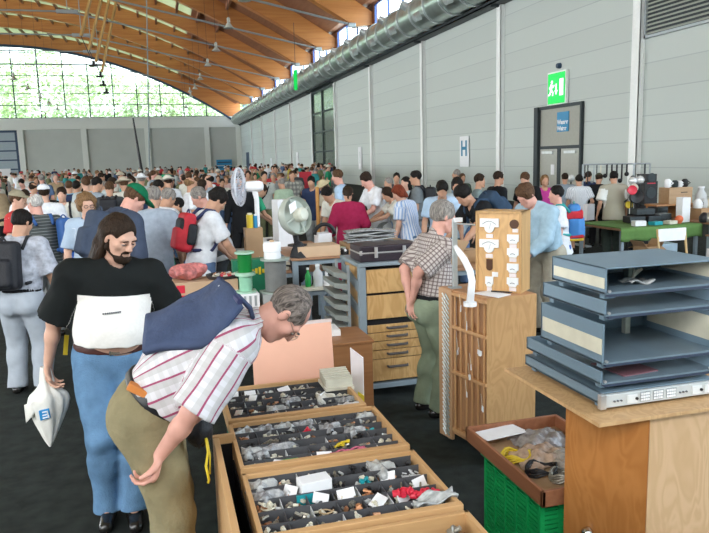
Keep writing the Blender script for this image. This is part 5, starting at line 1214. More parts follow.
        if st == 'receding': F.put(ell(hw(0, 0.085, 0.10), V3(0.062, 0.075, 0.055), H), 0.02, 's')
        if h < 0.03: F.noise(o.get('hnoise', 0.0045), o.get('hfreq', 75), o.get('seed', 1)+9)
        V, Q = F.mesh(); R['hair'] = (V, Q, (V-hc) @ H)
    if o.get('beard'):
        F = Field(hc-0.2, hc+0.2, hh)
        F.put(cap(hw(-0.022, 0.068, -0.100), hw(0.022, 0.068, -0.100), 0.027), 0.0)
        F.put(cap(hw(0, 0.078, -0.105), hw(0, 0.086, -0.128), 0.022, 0.012), 0.02)
        for x in (-1, 1):
            F.put(cap(hw(0.054*x, 0.0, -0.062), hw(0.020*x, 0.064, -0.102), 0.0215), 0.02); F.put(cap(hw(0.062*x, -0.005, -0.01), hw(0.056*x, 0.0, -0.06), 0.016), 0.01)
            F.put(cap(hw(0.004*x, 0.094, -0.050), hw(0.026*x, 0.082, -0.062), 0.0085, 0.0085), 0.006); F.put(cap(hw(0.026*x, 0.082, -0.062), hw(0.026*x, 0.074, -0.095), 0.009), 0.006)
        F.put(cap(hw(-0.016, 0.088, -0.068), hw(0.016, 0.088, -0.068), 0.012, 0.012), 0.004, 's')
        F.noise(0.003, 120, 3); V, Q = F.mesh(); R['beard'] = (V, Q, None)
    hat = o.get('hat')
    if hat:
        F = Field(hc-0.3, hc+0.3, hh)
        F.put(ell(hw(0, -0.016, 0.045), V3(0.094, 0.112, 0.092) if hat != 'straw' else V3(0.092, 0.108, 0.10), H), 0); F.cut(hw(0, 0, 0.045), -H[:, 2])
        if hat == 'cap':
            F.put(cap(hw(-0.045, 0.10, 0.052), hw(0.045, 0.10, 0.052), 0.045, 0.045, H[:, 2], 0.28), 0.012); F.put(ell(hw(0, 0.135, 0.046), V3(0.075, 0.06, 0.012 if h < .02 else 0.018), H), 0.012)
        else: F.put(ell(hw(0, -0.012, 0.047), V3(0.165, 0.18, 0.014 if h < .02 else 0.02), H), 0.012)
        V, Q = F.mesh(); R['hat'] = (V, Q, None)
    return R
SKIN = mat('skin_fair', (0.60, 0.355, 0.26), 0.5, var=0.07, scale=14, spec=0.3, sss=0.0)
SKIN2 = mat('skin_tan', (0.52, 0.29, 0.19), 0.5, var=0.07, scale=14, spec=0.3)
SKIN3 = mat('skin_pink', (0.64, 0.34, 0.27), 0.5, var=0.08, scale=14, spec=0.3)
def hairmat(nm, col, var=0.55):
    """strands: noise drawn out along the fall of the hair"""
    m, N, L, B = _new('hair_'+nm); B.inputs['Roughness'].default_value = 0.6; B.inputs['Specular IOR Level'].default_value = 0.12
    a = nd(N, 'ShaderNodeAttribute', attribute_name='cc'); mp = nd(N, 'ShaderNodeMapping'); mp.inputs['Scale'].default_value = (150, 60, 16)
    no = nd(N, 'ShaderNodeTexNoise', Scale=1.0, Detail=3.0, Distortion=0.8); L.new(a.outputs['Vector'], mp.inputs['Vector']); L.new(mp.outputs['Vector'], no.inputs['Vector'])
    rp = nd(N, 'ShaderNodeValToRGB'); e = rp.color_ramp.elements; e[0].position = 0.3; e[1].position = 0.7
    e[0].color = c4([x*(1-var) for x in col]); e[1].color = c4([min(1, x*(1+var)) for x in col]); L.new(no.outputs['Fac'], rp.inputs['Fac']); L.new(rp.outputs['Color'], B.inputs['Base Color'])
    bp = nd(N, 'ShaderNodeBump', Strength=0.9, Distance=0.01); L.new(no.outputs['Fac'], bp.inputs['Height']); L.new(bp.outputs['Normal'], B.inputs['Normal'])
    return m
HB = hairmat('black', (0.012, 0.010, 0.009)); HD = hairmat('dark_brown', (0.028, 0.017, 0.011)); HM = hairmat('brown', (0.085, 0.045, 0.024)); HG = hairmat('grey', (0.24, 0.22, 0.20)); HL = hairmat('light_brown', (0.20, 0.115, 0.055)); HR = hairmat('red', (0.17, 0.035, 0.016)); HW = hairmat('white', (0.50, 0.48, 0.45))
SHOE = mat('black_shoe', (0.012, 0.011, 0.010), 0.25, spec=0.6); SHOE2 = mat('brown_shoe', (0.09, 0.055, 0.035), 0.5)
MESHC = {}
def put_person(label, loc, rz, R, M, scale=1.0, group=None):
    """R = parts from body_parts (or a dict of ready meshes); M = material for each"""
    t = thing('person', label, 'person', loc, rz, group)
    t.scale = (scale,)*3
    ROOT[t.name] = Matrix.Translation(Vector(t.location)) @ Matrix.Rotation(rz, 4, 'Z') @ Matrix.Scale(scale, 4)
    names = {'body': 'body', 'shirt': 'shirt', 'trousers': 'trousers', 'belt': 'belt', 'shoeR': 'shoe', 'shoeL': 'shoe', 'hair': 'hair', 'beard': 'beard', 'hat': 'hat'}
    for k, nm in names.items():
        if k not in R: continue
        me = R[k]
        if not isinstance(me, bpy.types.Mesh):
            if len(me[0]) == 0: continue
            me = to_mesh(nm, *me); me.materials.append(M.get(k, SHOE if 'shoe' in k else M['body']))
            o = bpy.data.objects.new(nm, me)
        else:
            o = bpy.data.objects.new(nm, me)
            o.material_slots[0].link = 'OBJECT'; o.material_slots[0].material = M.get(k, M['body'])
        COL.objects.link(o); o.parent = t; ROOT[o.name] = ROOT[t.name]
    return t
# ------------------------------------------------------------------ the two men in front
class Fr:
    """figure frame: world to figure and back"""
    def __init__(s, loc, rz, sc): s.l = np.array(loc, float); s.c, s.s = math.cos(rz), math.sin(rz); s.k = sc; s.rz = rz
    def i(s, p): d = np.array(p, float)-s.l; return V3(s.c*d[0]+s.s*d[1], -s.s*d[0]+s.c*d[1], d[2])/s.k
    def iv(s, d): return V3(s.c*d[0]+s.s*d[1], -s.s*d[0]+s.c*d[1], d[2])
    def w(s, p): p = np.array(p)*s.k; return V3(s.c*p[0]-s.s*p[1], s.s*p[0]+s.c*p[1], p[2])+s.l
def abs_arm(J, s, tgt, pole):
    el, wr = ik(J['sh'+s], np.array(tgt, float), 0.285, 0.255, np.array(pole, float)); J['el'+s], J['wr'+s] = el, wr
def eyes(t, R, fr_J, colr, lid, skin=None):
    H = fr_J['H']
    for k in ('eyeR', 'eyeL'):
        c = R[k]; fw = H[:, 1]
        e = MB(); e.sphere(c, 0.0125, 12); o = e.build('eye', mat('eye_white', (0.7, 0.66, 0.62), 0.2), t, smooth=True, local=True)
        p = c+nrm(fw-H[:, 2]*0.75)*0.0098; MB().sphere(c+H[:, 2]*0.0025, 0.0132, 12, (1, 1, 0.86)).build('upper_eyelid', skin, t, smooth=True, local=True); MB().sphere(p, 0.0055, 10).build('iris', colr, o, smooth=True, local=True)
        r = H[:, 0]; u = H[:, 2]; x = 1 if k == 'eyeR' else -1
        MB().tube([c+r*0.020*q*1+u*(0.022-0.006*q*q*x*x)+fw*(0.021-0.008*q*q) for q in np.linspace(-1, 1, 7)], [0.002, 0.0035, 0.004, 0.004, 0.004, 0.0035, 0.002], 6).build('eyebrow', lid, t, smooth=True, local=True)
        MB().tube([c+r*0.013*q-u*(0.0015+0.002*q*q)+fw*(0.0132-0.004*q*q) for q in np.linspace(-1, 1, 6)], 0.0016, 5).build('eyelashes', mat('eyelash', (0.10, 0.05, 0.04), 0.7), t, local=True)
HF = 0.0062
# bearded man
frB = Fr((-0.345, 4.185, 0), PI+0.22, 1.02)
J = pose(bend=0.02, bend2=0.06, side=-0.09, hp=0.42, hy=-0.50, hr=-0.05, big=1.10, belly=0.055, curl={'R': 1.25, 'L': 0.6}, footR=(0.10, 0.12), footL=(-0.03, 0.20), toeR=0.25, toeL=0.15, twist=-0.05, sh=0.195, hipz=0.915)
J['footR'] = 0
abs_arm(J, 'R', frB.i(dep(45, 375, 4.02)), (0.9, -0.6, 0)); abs_arm(J, 'L', J['shL']+V3(-0.10, 0.02, -0.50), (-0.8, -0.6, 0))
J['palR'] = V3(-0.8, 0.5, 0); J['thuR'] = V3(-0.3, 1, 0); J['hdR'] = nrm(V3(0.02, 0.10, -1))
RB = body_parts(J, dict(hem=0.10, sleeve=0.93, loose=0.026, tg=0.020, belt=True, hair='long', hthick=0.012, hairline=0.076, beard=True, seed=4, hnoise=0.004, hfreq=60), HF)
M_BT = band('black_tee_white_band', -0.52, 0.088, (0.78, 0.76, 0.72), (0.010, 0.012, 0.012), xlim=0.20)
M_JEAN = mat('blue_jeans', (0.115, 0.22, 0.36), 0.85, var=0.28, scale=7, bump=0.35, bscale=120, spec=0.15); M_BELT = mat('belt_leather', (0.06, 0.018, 0.014), 0.4)
tB = put_person('bearded long haired man in a black T-shirt with white front and jeans, holding a bag', frB.l, frB.rz, RB, dict(body=SKIN, shirt=M_BT, trousers=M_JEAN, belt=M_BELT, hair=HD, beard=HD), frB.k)
eyes(tB, RB, J, mat('iris_dark', (0.03, 0.018, 0.01), 0.2), HD, SKIN)
JB = J
bc = J['pel']+J['s1']*0.075+J['fp']*0.0
def front_of(J, R, key, x, z):
    V = R[key][0]; m = (np.abs(V[:, 0]-x) < 0.02) & (np.abs(V[:, 2]-z) < 0.02); return V[m][:, 1].max() if m.any() else 0.15
yb = front_of(J, RB, 'belt', 0.0, bc[2])
MB().box((-0.03, yb-0.004, bc[2]-0.022), (0.03, yb+0.006, bc[2]+0.022)).build('buckle', mat('buckle', (0.5, 0.5, 0.48), 0.25, 0.9), tB, local=True, bevel=0.004)
q = MB()
for k in range(9):
    z = J['chest'][2]+0.0; x = -0.045+0.011*k; y = front_of(J, RB, 'shirt', x, z)
    q.box((x, y-0.004, z-0.004), (x+0.008, y+0.003, z+0.005))
q.build('chest_print', M_INK, tB, local=True)
# yellow tag at his hip
p = frB.i(dep(66, 345, 4.05)); one(MB().cbox(dep(66, 345, 4.12), (0.025, 0.012, 0.12), roty(0.15)), 'yellow_tag', M_YELLOW, 'yellow strip hanging from the bearded man beside his belt', 'tag')
# the plastic bag in his hand
hand = frB.w(J['wrR']+J['hdR']*0.085)
bag_ = thing('carrier_bag', 'white plastic carrier bag with a blue logo hanging from the bearded man\'s hand', 'bag', (hand[0], hand[1], 0.35))
M_BAGW = mat('carrier_white', (0.74, 0.73, 0.68), 0.4, var=0.05, scale=8, bump=0.35, bscale=18)
prof = [(0.10, 0.022), (0.04, 0.030), (0.0, 0.034), (-0.03, 0.050), (-0.07, 0.085), (-0.11, 0.092), (-0.16, 0.086), (-0.22, 0.068), (-0.28, 0.047), (-0.34, 0.026), (-0.385, 0.006)]
bcx, bcy, bcz = hand[0]-0.02, hand[1]-0.01, hand[2]-0.03
def bagp(u, v):
    i = v*(len(prof)-1); a = int(min(i, len(prof)-2)); f = i-a; z = prof[a][0]*(1-f)+prof[a+1][0]*f; r = prof[a][1]*(1-f)+prof[a+1][1]*f
    th = 2*PI*u; k = 1+0.16*math.sin(3*th+1+4*z)+0.10*math.sin(7*th+9*z); return (bcx+r*k*math.cos(th)*1.12-0.06*max(0, -z)*0.5, bcy+r*k*0.62*math.sin(th), bcz+z)
MB().grid(bagp, 40, 26).build('sack', M_BAGW, bag_, smooth=True)
q = MB(); base = np.array((bcx-0.01, bcy-0.02, bcz-0.05))
def flap(u, v): return tuple(base+np.array((-0.03-0.085*u, -0.01-0.02*math.sin(4*u), -0.02-0.10*u*(0.4+0.6*v)-0.05*v)))
q.grid(flap, 10, 8, 0.004); q.build('handle_flap', M_BAGW, bag_, smooth=True)
lx, lz = bcx-0.012, bcz-0.165
def bag_front(x, z):
    best = 9
    for k in range(120):
        p = bagp(0.5+0.5*k/119, (0))
    return best
ly = min(bagp(u, v)[1] for u in np.linspace(0, 1, 60) for v in np.linspace(0.45, 0.72, 10))-0.001
lg = MB().extr([(lx-0.026, ly, lz-0.034), (lx+0.030, ly, lz-0.022), (lx+0.026, ly, lz+0.036), (lx-0.030, ly, lz+0.026)], (0, 0.012, 0)).build('logo_patch', mat('logo_blue', (0.02, 0.24, 0.55), 0.4), bag_, bevel=0.003)
q = MB()
for zz in (-0.016, 0.0, 0.018): q.cbox((lx+0.004, ly-0.001, lz+zz), (0.032, 0.003, 0.007), roty(-0.15))
q.cbox((lx+0.018, ly-0.001, lz), (0.007, 0.003, 0.04), roty(-0.15)); q.build('logo_strokes', M_PAPER, bag_)
# stooping man in the striped shirt
frS = Fr((-0.085, 3.06, 0), -PI/2-0.10, 1.045)
J = pose(bend=0.95, bend2=1.20, hp=1.22, hy=0.05, big=1.08, belly=0.06, curl={'R': 1.7, 'L': 0.6}, footR=(0.12, 0.05), footL=(-0.12, 0.0), hipz=0.945, sh=0.19, hipy=-0.03)
abs_arm(J, 'R', frS.i(dep(160, 455, 2.86)), (0.4, -0.5, -0.6)); abs_arm(J, 'L', J['shL']+V3(0.05, -0.30, -0.42), (-0.5, -0.5, 0)); J['flat'] = 0.035
J['palR'] = frS.iv(V3(-1, 0.15, 0.1)); J['thuR'] = frS.iv(V3(-0.4, -1, 0.1)); J['hdR'] = nrm(frS.iv(V3(-0.34, 0, -1)))
RS = body_parts(J, dict(hem=0.06, sleeve=1.0, loose=0.024, collar=True, tg=0.024, belt=True, hair='receding', hthick=0.006, seed=8, hnoise=0.0016, hfreq=130), HF)
M_STR = striped('striped_shirt', (0.66, 0.65, 0.68), [(2, 0.042, 0.5, (0.46, 0.46, 0.45, 0.35), 0.1), (0, 0.050, 0.42, (0.44, 0.43, 0.42, 0.6), 0.40), (0, 0.050, 0.13, (0.33, 0.07, 0.14), 0.0)])
M_KHAKI = mat('khaki_cotton', (0.25, 0.215, 0.125), 0.9, var=0.14, scale=9, bump=0.3, bscale=60, spec=0.12)
hg = hairmat('grey_pepper', (0.16, 0.135, 0.12), 0.75)
tS = put_person('stooping grey haired man in a striped shirt and khaki trousers, bent over the parts trays', frS.l, frS.rz, RS, dict(body=SKIN3, shirt=M_STR, trousers=M_KHAKI, belt=mat('belt_black', (0.012, 0.012, 0.015), 0.4), hair=hg), frS.k)
eyes(tS, RS, J, mat('iris_grey', (0.06, 0.07, 0.08), 0.2), hg, SKIN3)
H = J['H']; hw = lambda *a: J['head']+H @ V3(*a)
g_ = MB()
for x in (-1, 1): g_.tube([hw(0.031*x+0.021*math.cos(t_), 0.108, -0.006+0.016*math.sin(t_)) for t_ in np.linspace(0, 2*PI, 17)[:-1]], 0.0013, 5, closed=True); g_.tube([hw(0.052*x, 0.105, 0.002), hw(0.080*x, 0.05, 0.006), hw(0.088*x, -0.012, 0.012), hw(0.085*x, -0.03, -0.008)], 0.0014, 5)
g_.tube([hw(-0.010, 0.110, 0), hw(0, 0.114, 0.003), hw(0.010, 0.110, 0)], 0.0013, 5)
go_ = g_.build('spectacles', mat('wire_frame', (0.25, 0.2, 0.16), 0.3, 0.7), tS, local=True)
for x in (-1, 1): MB().cyl(hw(0.031*x, 0.1075, -0.006), hw(0.031*x, 0.1082, -0.006), 0.019, n=14).build('lens', M_GLASS, go_, local=True)
JS = J
# orange wallet in the back pocket, white tag at the belt
R_ = rotz(-0.1) @ roty(0.56)
ow = one(MB().cbox(np.array(dep(141, 391, 2.865)), (0.115, 0.05, 0.032), R_), 'orange_pouch', mat('orange_cloth', (0.62, 0.22, 0.05), 0.7), 'orange pouch tucked under the belt of the stooping man', 'pouch', bevel=0.006)
# navy bag slung across his back
nb = thing('shoulder_bag', 'navy blue cloth shoulder bag lying over the back of the stooping man', 'bag', dep(185, 330, 2.9))
P4 = [np.array(dep(*q)) for q in ((142, 352, 2.84), (209, 343, 2.80), (240, 302, 2.84), (219, 279, 3.06), (146, 315, 3.10))]
def navy(u, v):
    near = P4[0]*(1-u)+(P4[1]*(1-abs(2*u-1))+P4[2]*max(0, 2*u-1) if u > 0.5 else P4[1]*(2*u)+P4[0]*(1-2*u)*1.0)*1.0 if False else None
    a = P4[0]*(1-u/0.6)+P4[1]*(u/0.6) if u < 0.6 else P4[1]*(1-(u-0.6)/0.4)+P4[2]*((u-0.6)/0.4)
    b = P4[4]*(1-u)+P4[3]*u
    p = a*(1-v)+b*v; p = p+np.array((0, 0, 0.03*math.sin(PI*v)+0.006*math.sin(9*v+5*u)+0.005*math.sin(11*u-4*v))); return tuple(p)
M_NAVY = mat('navy_cloth', (0.042, 0.062, 0.125), 0.8, var=0.25, scale=7, bump=0.5, bscale=20)
MB().grid(navy, 24, 14, 0.03).build('bag_body', M_NAVY, nb, smooth=True)
MB().tube([P4[3], P4[2]], 0.013, 8).build('bound_edge', mat('navy_edge', (0.03, 0.035, 0.10), 0.6), nb)
MB().extr([np.array(dep(218, 286, 2.98)), np.array(dep(224, 289, 2.95)), np.array(dep(224, 301, 2.93)), np.array(dep(220, 298, 2.95))], (0.006, 0, 0.004)).build('white_label', M_PAPER, nb)
MB().tube([np.array(dep(224, 290, 2.96)), np.array(dep(238, 296, 2.93)), np.array(dep(250, 308, 2.95)), np.array(dep(254, 322, 3.05))], 0.011, 8).build('strap', M_NAVY, nb, smooth=True)
# black pouch at his front with a yellow cord
bp_ = thing('waist_pouch', 'black waist pouch with a yellow cord hanging at the front of the stooping man', 'pouch', dep(198, 432, 2.95)); c_ = np.array(dep(199, 430, 2.98))
def pou(u, v): 
    th = 2*PI*u; r = 0.075*math.sin(PI*min(max(v, .04), .96))**0.6; return (c_[0]+r*0.8*math.cos(th), c_[1]+r*0.8*math.sin(th), c_[2]+0.075*(1-2*v)+0.006*math.sin(5*th+8*v))
MB().grid(pou, 24, 14).build('pouch_body', mat('pouch_black', (0.010, 0.011, 0.014), 0.6, bump=0.4, bscale=30), bp_, smooth=True)
MB().tube([np.array(dep(206, 400, 2.98)), np.array(dep(203, 412, 2.96))], 0.012, 8).build('loop', M_BLACK, bp_)
MB().tube([dep(206, 438, 2.94), dep(208, 452, 2.94), dep(206, 466, 2.94), dep(209, 480, 2.94), dep(208, 483, 2.94)], 0.006, 6).tube([dep(207, 438, 2.96), dep(210, 455, 2.96), dep(210, 474, 2.96)], 0.004, 6).build('yellow_cord', M_YELLOW, bp_, smooth=True)

# ------------------------------------------------------------------ the people in the middle distance
CL = lambda *c: cloth(c)
WHITE = CL(0.74, 0.76, 0.80); OFFW = CL(0.66, 0.65, 0.58); LBLUE = CL(0.42, 0.56, 0.72); GREYB = CL(0.30, 0.36, 0.42); NAVY = CL(0.03, 0.045, 0.10); BLACKC = CL(0.014, 0.015, 0.017); GREY = CL(0.26, 0.28, 0.28); DGREY = CL(0.07, 0.075, 0.08)
RED = CL(0.50, 0.05, 0.06); CRIMSON = CL(0.34, 0.022, 0.075); GREEN = CL(0.04, 0.36, 0.19); BEIGE = CL(0.52, 0.46, 0.36); OLIVE = CL(0.16, 0.17, 0.09); DENIM = CL(0.10, 0.16, 0.28); SAGE = CL(0.24, 0.29, 0.20); PALEG = CL(0.46, 0.52, 0.54); MAGENTA = CL(0.55, 0.06, 0.30); TEALC = CL(0.05, 0.30, 0.30); LGREEN = CL(0.40, 0.52, 0.38); YELL = CL(0.60, 0.50, 0.10); TAN = CL(0.42, 0.32, 0.20); BLUEC = CL(0.04, 0.12, 0.42)
PLAID = striped('plaid_brown', (0.52, 0.47, 0.44), [(0, 0.030, 0.33, (0.14, 0.10, 0.10, 0.75), 0), (2, 0.030, 0.33, (0.14, 0.10, 0.10, 0.75), 0.2)])
BSTR = striped('blue_stripe', (0.66, 0.71, 0.80), [(0, 0.044, 0.42, (0.27, 0.40, 0.66), 0)])
GSTR = striped('dark_stripe', (0.075, 0.085, 0.085), [(2, 0.038, 0.18, (0.24, 0.26, 0.26), 0)])
WSTR = striped('white_stripe', (0.72, 0.75, 0.78), [(0, 0.032, 0.25, (0.42, 0.47, 0.52), 0)])
CHECK = striped('check_distant', (0.40, 0.40, 0.35), [(0, 0.11, 0.5, (0.12, 0.12, 0.12, 0.6), 0), (2, 0.12, 0.5, (0.12, 0.12, 0.12, 0.6), 0)])
FLORAL = mat('grey_floral_cotton', (0.42, 0.44, 0.50), 0.9, var=0.32, scale=22, bump=0.2, bscale=45, spec=0.1)
PGREY = mat('pale_blue_cotton', (0.38, 0.42, 0.47), 0.9, var=0.10, scale=8, bump=0.2, spec=0.1); SAGET = mat('sage_cotton', (0.215, 0.26, 0.18), 0.9, var=0.12, scale=8, bump=0.25, spec=0.1)
def person(label, x, y, D, th, shirt, trousers, hair='short', hc=HD, skin=SKIN, pk=None, ok=None, hatm=None, scale=None, z0=0.0, rel=None):
    pk = pk or {}; ok = dict(ok or {}); J = pose(**pk); rz = -math.radians(th)
    if rel: rel(J)
    top = np.array(dep(x, y, D)); lt = J['head']+J['H'] @ V3(0, -0.02, 0.115); lz = max(lt[2], (J['head']+J['H'] @ V3(0, -0.09, 0.06))[2])
    k = scale or min(1.09, max(0.90, (top[2]-z0)/lz))
    c, s = math.cos(rz), math.sin(rz); hx_, hy_ = J['head'][0]*k, J['head'][1]*k
    loc = (top[0]-(c*hx_-s*hy_), top[1]-(s*hx_+c*hy_), z0)
    h = min(0.026, max(0.011, 0.0021*D)); ok['hair'] = hair; ok.setdefault('seed', int(x*7+y))
    R = body_parts(J, ok, h)
    M = dict(body=skin, shirt=shirt, trousers=trousers, hair=hc, belt=BLACKC)
    if hatm: M['hat'] = hatm
    t = put_person(label, loc, rz, R, M, k)
    fr = Fr(loc, rz, k); fr.J = J; fr.t = t; fr.h = h; return fr
def rucksack(fr, label, m, m2=None, dx=0.0, tall=1.0, w=1.0, dp=1.0):
    J = fr.J; s2, xc, fc = J['s2'], J['xc'], J['fc']; h = fr.h
    F = Field(J['chest']-0.55, J['chest']+0.55, h); M = np.stack([xc, fc, s2], 1); c = J['chest']-fc*(0.185+0.03*dp)+s2*0.01+xc*dx
    F.put(rbox(c, (0.135*w, 0.085*dp, 0.215*tall), M, 0.05), 0); F.put(rbox(c-fc*0.09*dp-s2*0.07, (0.10*w, 0.045, 0.12*tall), M, 0.035), 0.02)
    V, Q = F.mesh(); t = thing('rucksack', label, 'rucksack', fr.w(c-s2*0.2), fr.rz); kk = Matrix.Translation(Vector(fr.l)) @ Matrix.Rotation(fr.rz, 4, 'Z') @ Matrix.Scale(fr.k, 4)
    inv = ROOT[t.name].inverted() @ kk
    me = to_mesh('bag', V, Q); me.transform(inv); me.materials.append(m); o = bpy.data.objects.new('bag', me); COL.objects.link(o); o.parent = t; ROOT[o.name] = ROOT[t.name]
    wd = lambda p: fr.w(p)
    for x, sd in ((1, 'R'), (-1, 'L')):
        a = J['chest']+xc*0.10*x-fc*0.15+s2*0.16; b = J['neck']+xc*0.115*x-s2*0.0+fc*0.0; d_ = J['chest']+xc*0.125*x+fc*0.155+s2*0.05; e_ = J['chest']+xc*0.17*x+fc*0.04-s2*0.13; f_ = J['chest']+xc*0.12*x-fc*0.15-s2*0.16
        b2 = b+s2*0.04
        MB().tube([wd(p) for p in (a, b2-fc*0.06, b2+fc*0.02, b+fc*0.09-s2*0.03, d_, e_, f_)], 0.02 if h > .015 else 0.016, 6).build('strap', m2 or m, t, smooth=True)
    MB().tube([wd(c+s2*0.20*tall+xc*0.04*q+s2*0.05*(1-q*q)) for q in np.linspace(-1, 1, 7)], 0.008, 6).build('grab_handle', m2 or m, t)
    return t
# man with the black rucksack at the left edge
f_ = person('man in a grey floral shirt and pale trousers with a black rucksack, left edge', 21, 211, 6.25, 12, FLORAL, PGREY, 'short', HB, SKIN2, dict(bend=0.12, hp=0.45, hy=0.4, big=1.06, belly=0.03, footR=(0.13, 0.0), footL=(-0.12, 0.02), armR=(0.30, 0.12, -0.5)), dict(hem=0.07, sleeve=0.95, loose=0.024, belt=True, tg=0.03))
rucksack(f_, 'black rucksack on the back of the man in the floral shirt', mat('ruck_black', (0.012, 0.013, 0.018), 0.6, bump=0.3), dx=-0.05, tall=1.05, w=1.1)
# man with glasses leaning on the cabinet, plaid shirt
f_ = person('grey haired man in a brown plaid shirt and sage trousers, hands behind his back', 443, 202, 5.35, 84, PLAID, SAGET, 'short', HG, SKIN3, dict(bend=0.08, bend2=0.18, hp=0.30, hy=0.0, big=1.0, sh=0.175, belly=0.05, poleR=(0.35, -1, 0.1), poleL=(-0.35, -1, 0.1), armR=(0.05, -0.22, -0.40), armL=(-0.03, -0.22, -0.42), footR=(0.10, 0.02), footL=(-0.12, 0.0)), dict(hem=0.075, sleeve=0.9, loose=0.02, belt=True, hthick=0.016, tg=0.026, collar=True))
# man with the red and black rucksack at the carton
f_ = person('young man in white with a red and black rucksack bending over the round tray', 217, 190, 7.5, 72, WHITE, DENIM, 'short', HB, SKIN2, dict(bend=0.22, hp=0.75, hy=0.05, armR=(0.20, 0.26, -0.46), armL=(-0.15, 0.30, -0.44), poleR=(1, -0.5, -0.5), poleL=(-1, -0.5, -0.5)), dict(hem=-0.12, sleeve=0.78, loose=0.02, hthick=0.02))
MRED = mat('ruck_red', (0.52, 0.02, 0.035), 0.6, var=0.15); MBLK = mat('ruck_black', (0.012, 0.013, 0.018), 0.6, bump=0.3)
t = rucksack(f_, 'red and black rucksack on the back of the young man in white', MRED, mat('ruck_navy', (0.02, 0.03, 0.10), 0.6), tall=0.95, dp=0.8, w=0.95)
J = f_.J; c = J['chest']-J['fc']*0.27+J['s2']*0.0
q = MB(); 
for sx in (1,):
    F_ = Field(c-0.3, c+0.3, 0.014); Mx = np.stack([J['xc'], J['fc'], J['s2']], 1); F_.put(rbox(c+J['fc']*0.02, (0.105, 0.05, 0.16), Mx, 0.045), 0); F_.put(rbox(c+J['fc']*0.09+J['s2']*0.0+J['xc']*0.10, (0.055, 0.05, 0.11), Mx, 0.03), 0)
    V, Q = F_.mesh()
me = to_mesh('front_pocket', V, Q); me.transform(ROOT[t.name].inverted() @ (Matrix.Translation(Vector(f_.l)) @ Matrix.Rotation(f_.rz, 4, 'Z') @ Matrix.Scale(f_.k, 4))); me.materials.append(MBLK); o = bpy.data.objects.new('front_pocket', me); COL.objects.link(o); o.parent = t
# --- left half
person('man in a tan peaked cap and a red and white shirt seen from the side', 17, 191, 9.3, 100, band('red_white_shirt', -0.8, 0.3, (0.70, 0.71, 0.72), (0.50, 0.05, 0.05), xlim=0.17), DGREY, 'short', HM, SKIN, dict(hp=0.15), dict(hat='cap'), CL(0.30, 0.27, 0.19))
f_ = person('bald man in a dark striped polo shirt carrying a blue bag', 34, 194, 8.2, 330, GSTR, GREY, 'bald', HW, SKIN3, dict(bend=0.08, hp=0.2, hy=-0.3, big=1.08, belly=0.03), dict(hem=-0.12, loose=0.022))
rucksack(f_, 'bright blue bag on the back of the bald man in the dark polo', mat('ruck_blue', (0.03, 0.10, 0.30), 0.6), dx=0.2, tall=1.0, w=0.6)
person('person in a white shirt and white cap turned towards the far wall', 43, 185, 10.5, 350, WHITE, GREY, 'short', HD, SKIN, dict(bend=0.15, big=1.05), dict(hem=-0.14, hat='cap'), WHITE)
f_ = person('young man in a pale shirt with dark rucksack straps and blue jeans facing the camera', 61, 187.5, 11.5, 180, OFFW, BLUEC, 'short', HD, SKIN, dict(hp=0.25, armR=(0.2, 0.28, -0.28), armL=(-0.1, 0.28, -0.25)), dict(hem=-0.14))
rucksack(f_, 'dark rucksack worn by the young man in the pale shirt', MBLK)
f_ = person('woman with big curly auburn hair and a pale blue cardigan over a white top', 86, 193.5, 7.6, 172, band('cardigan_white', -0.6, 0.3, (0.74, 0.76, 0.80), (0.40, 0.50, 0.62), xlim=0.06), DENIM, 'curly', HL, SKIN, dict(hp=0.2, hy=-0.15, female=True, sh=0.165, big=1.0), dict(hem=-0.16, sleeve=0.9, hnoise=0.010, hfreq=60))
q = MB(); J = f_.J
for x in (-1, 1): q.tube([f_.w(J['head']+J['H'] @ V3(0.031*x+0.022*math.cos(t_), 0.103, -0.004+0.017*math.sin(t_))) for t_ in np.linspace(0, 2*PI, 13)[:-1]], 0.003, 5, closed=True)
q.build('spectacles', M_BLACK, f_.t)
MB().tube([f_.w(J['neck']+V3(-0.06, 0.04, 0.03)), f_.w(J['chest']+V3(-0.05, 0.155, 0.05)), f_.w(J['chest']+V3(0.0, 0.165, -0.12)), f_.w(J['chest']+V3(0.05, 0.155, 0.05)), f_.w(J['neck']+V3(0.06, 0.04, 0.03))], 0.008, 6).build('lanyard', NAVY, f_.t)
f_ = person('man in a green cap and dark blue grey jacket just behind the bearded man', 134, 187, 6.75, 60, CL(0.055, 0.07, 0.11), DGREY, 'short', HM, SKIN3, dict(bend=0.30, hp=0.75, hy=0.15, big=1.12), dict(hem=-0.18, sleeve=1.8, loose=0.03, hat='cap'), CL(0.008, 0.13, 0.06))
rucksack(f_, 'dark blue grey rucksack on the back of the man in the green cap', CL(0.055, 0.072, 0.11), tall=1.0, w=0.85)
person('grey haired man in a pale blue grey shirt and dark trousers seen from behind', 153, 187.5, 7.9, 15, CL(0.34, 0.40, 0.48), NAVY, 'short', HG, SKIN2, dict(bend=0.12, hp=0.35, armR=(0.26, 0.1, -0.5), big=1.05), dict(hem=-0.14, sleeve=0.85, loose=0.028))
person('stooping grey haired man in a white shirt, behind the red and black rucksack', 168, 190, 9.0, 40, WHITE, GREY, 'short', HG, SKIN2, dict(bend=0.4, hp=0.6, hy=0.3), dict(hem=-0.12))
person('dark haired person in a green and yellow T-shirt beyond the red rucksack', 177, 199, 10.2, 70, YELL, GREEN, 'short', HB, SKIN2, dict(bend=0.35, hp=0.8), dict(hem=-0.12))
person('grey haired man in a pale checked shirt right behind the young man in white', 198, 188.5, 8.7, 285, CL(0.50, 0.52, 0.53), DGREY, 'short', HG, SKIN3, dict(bend=0.3, hp=0.55, hy=-0.2, big=1.05), dict(hem=-0.12, sleeve=0.85))
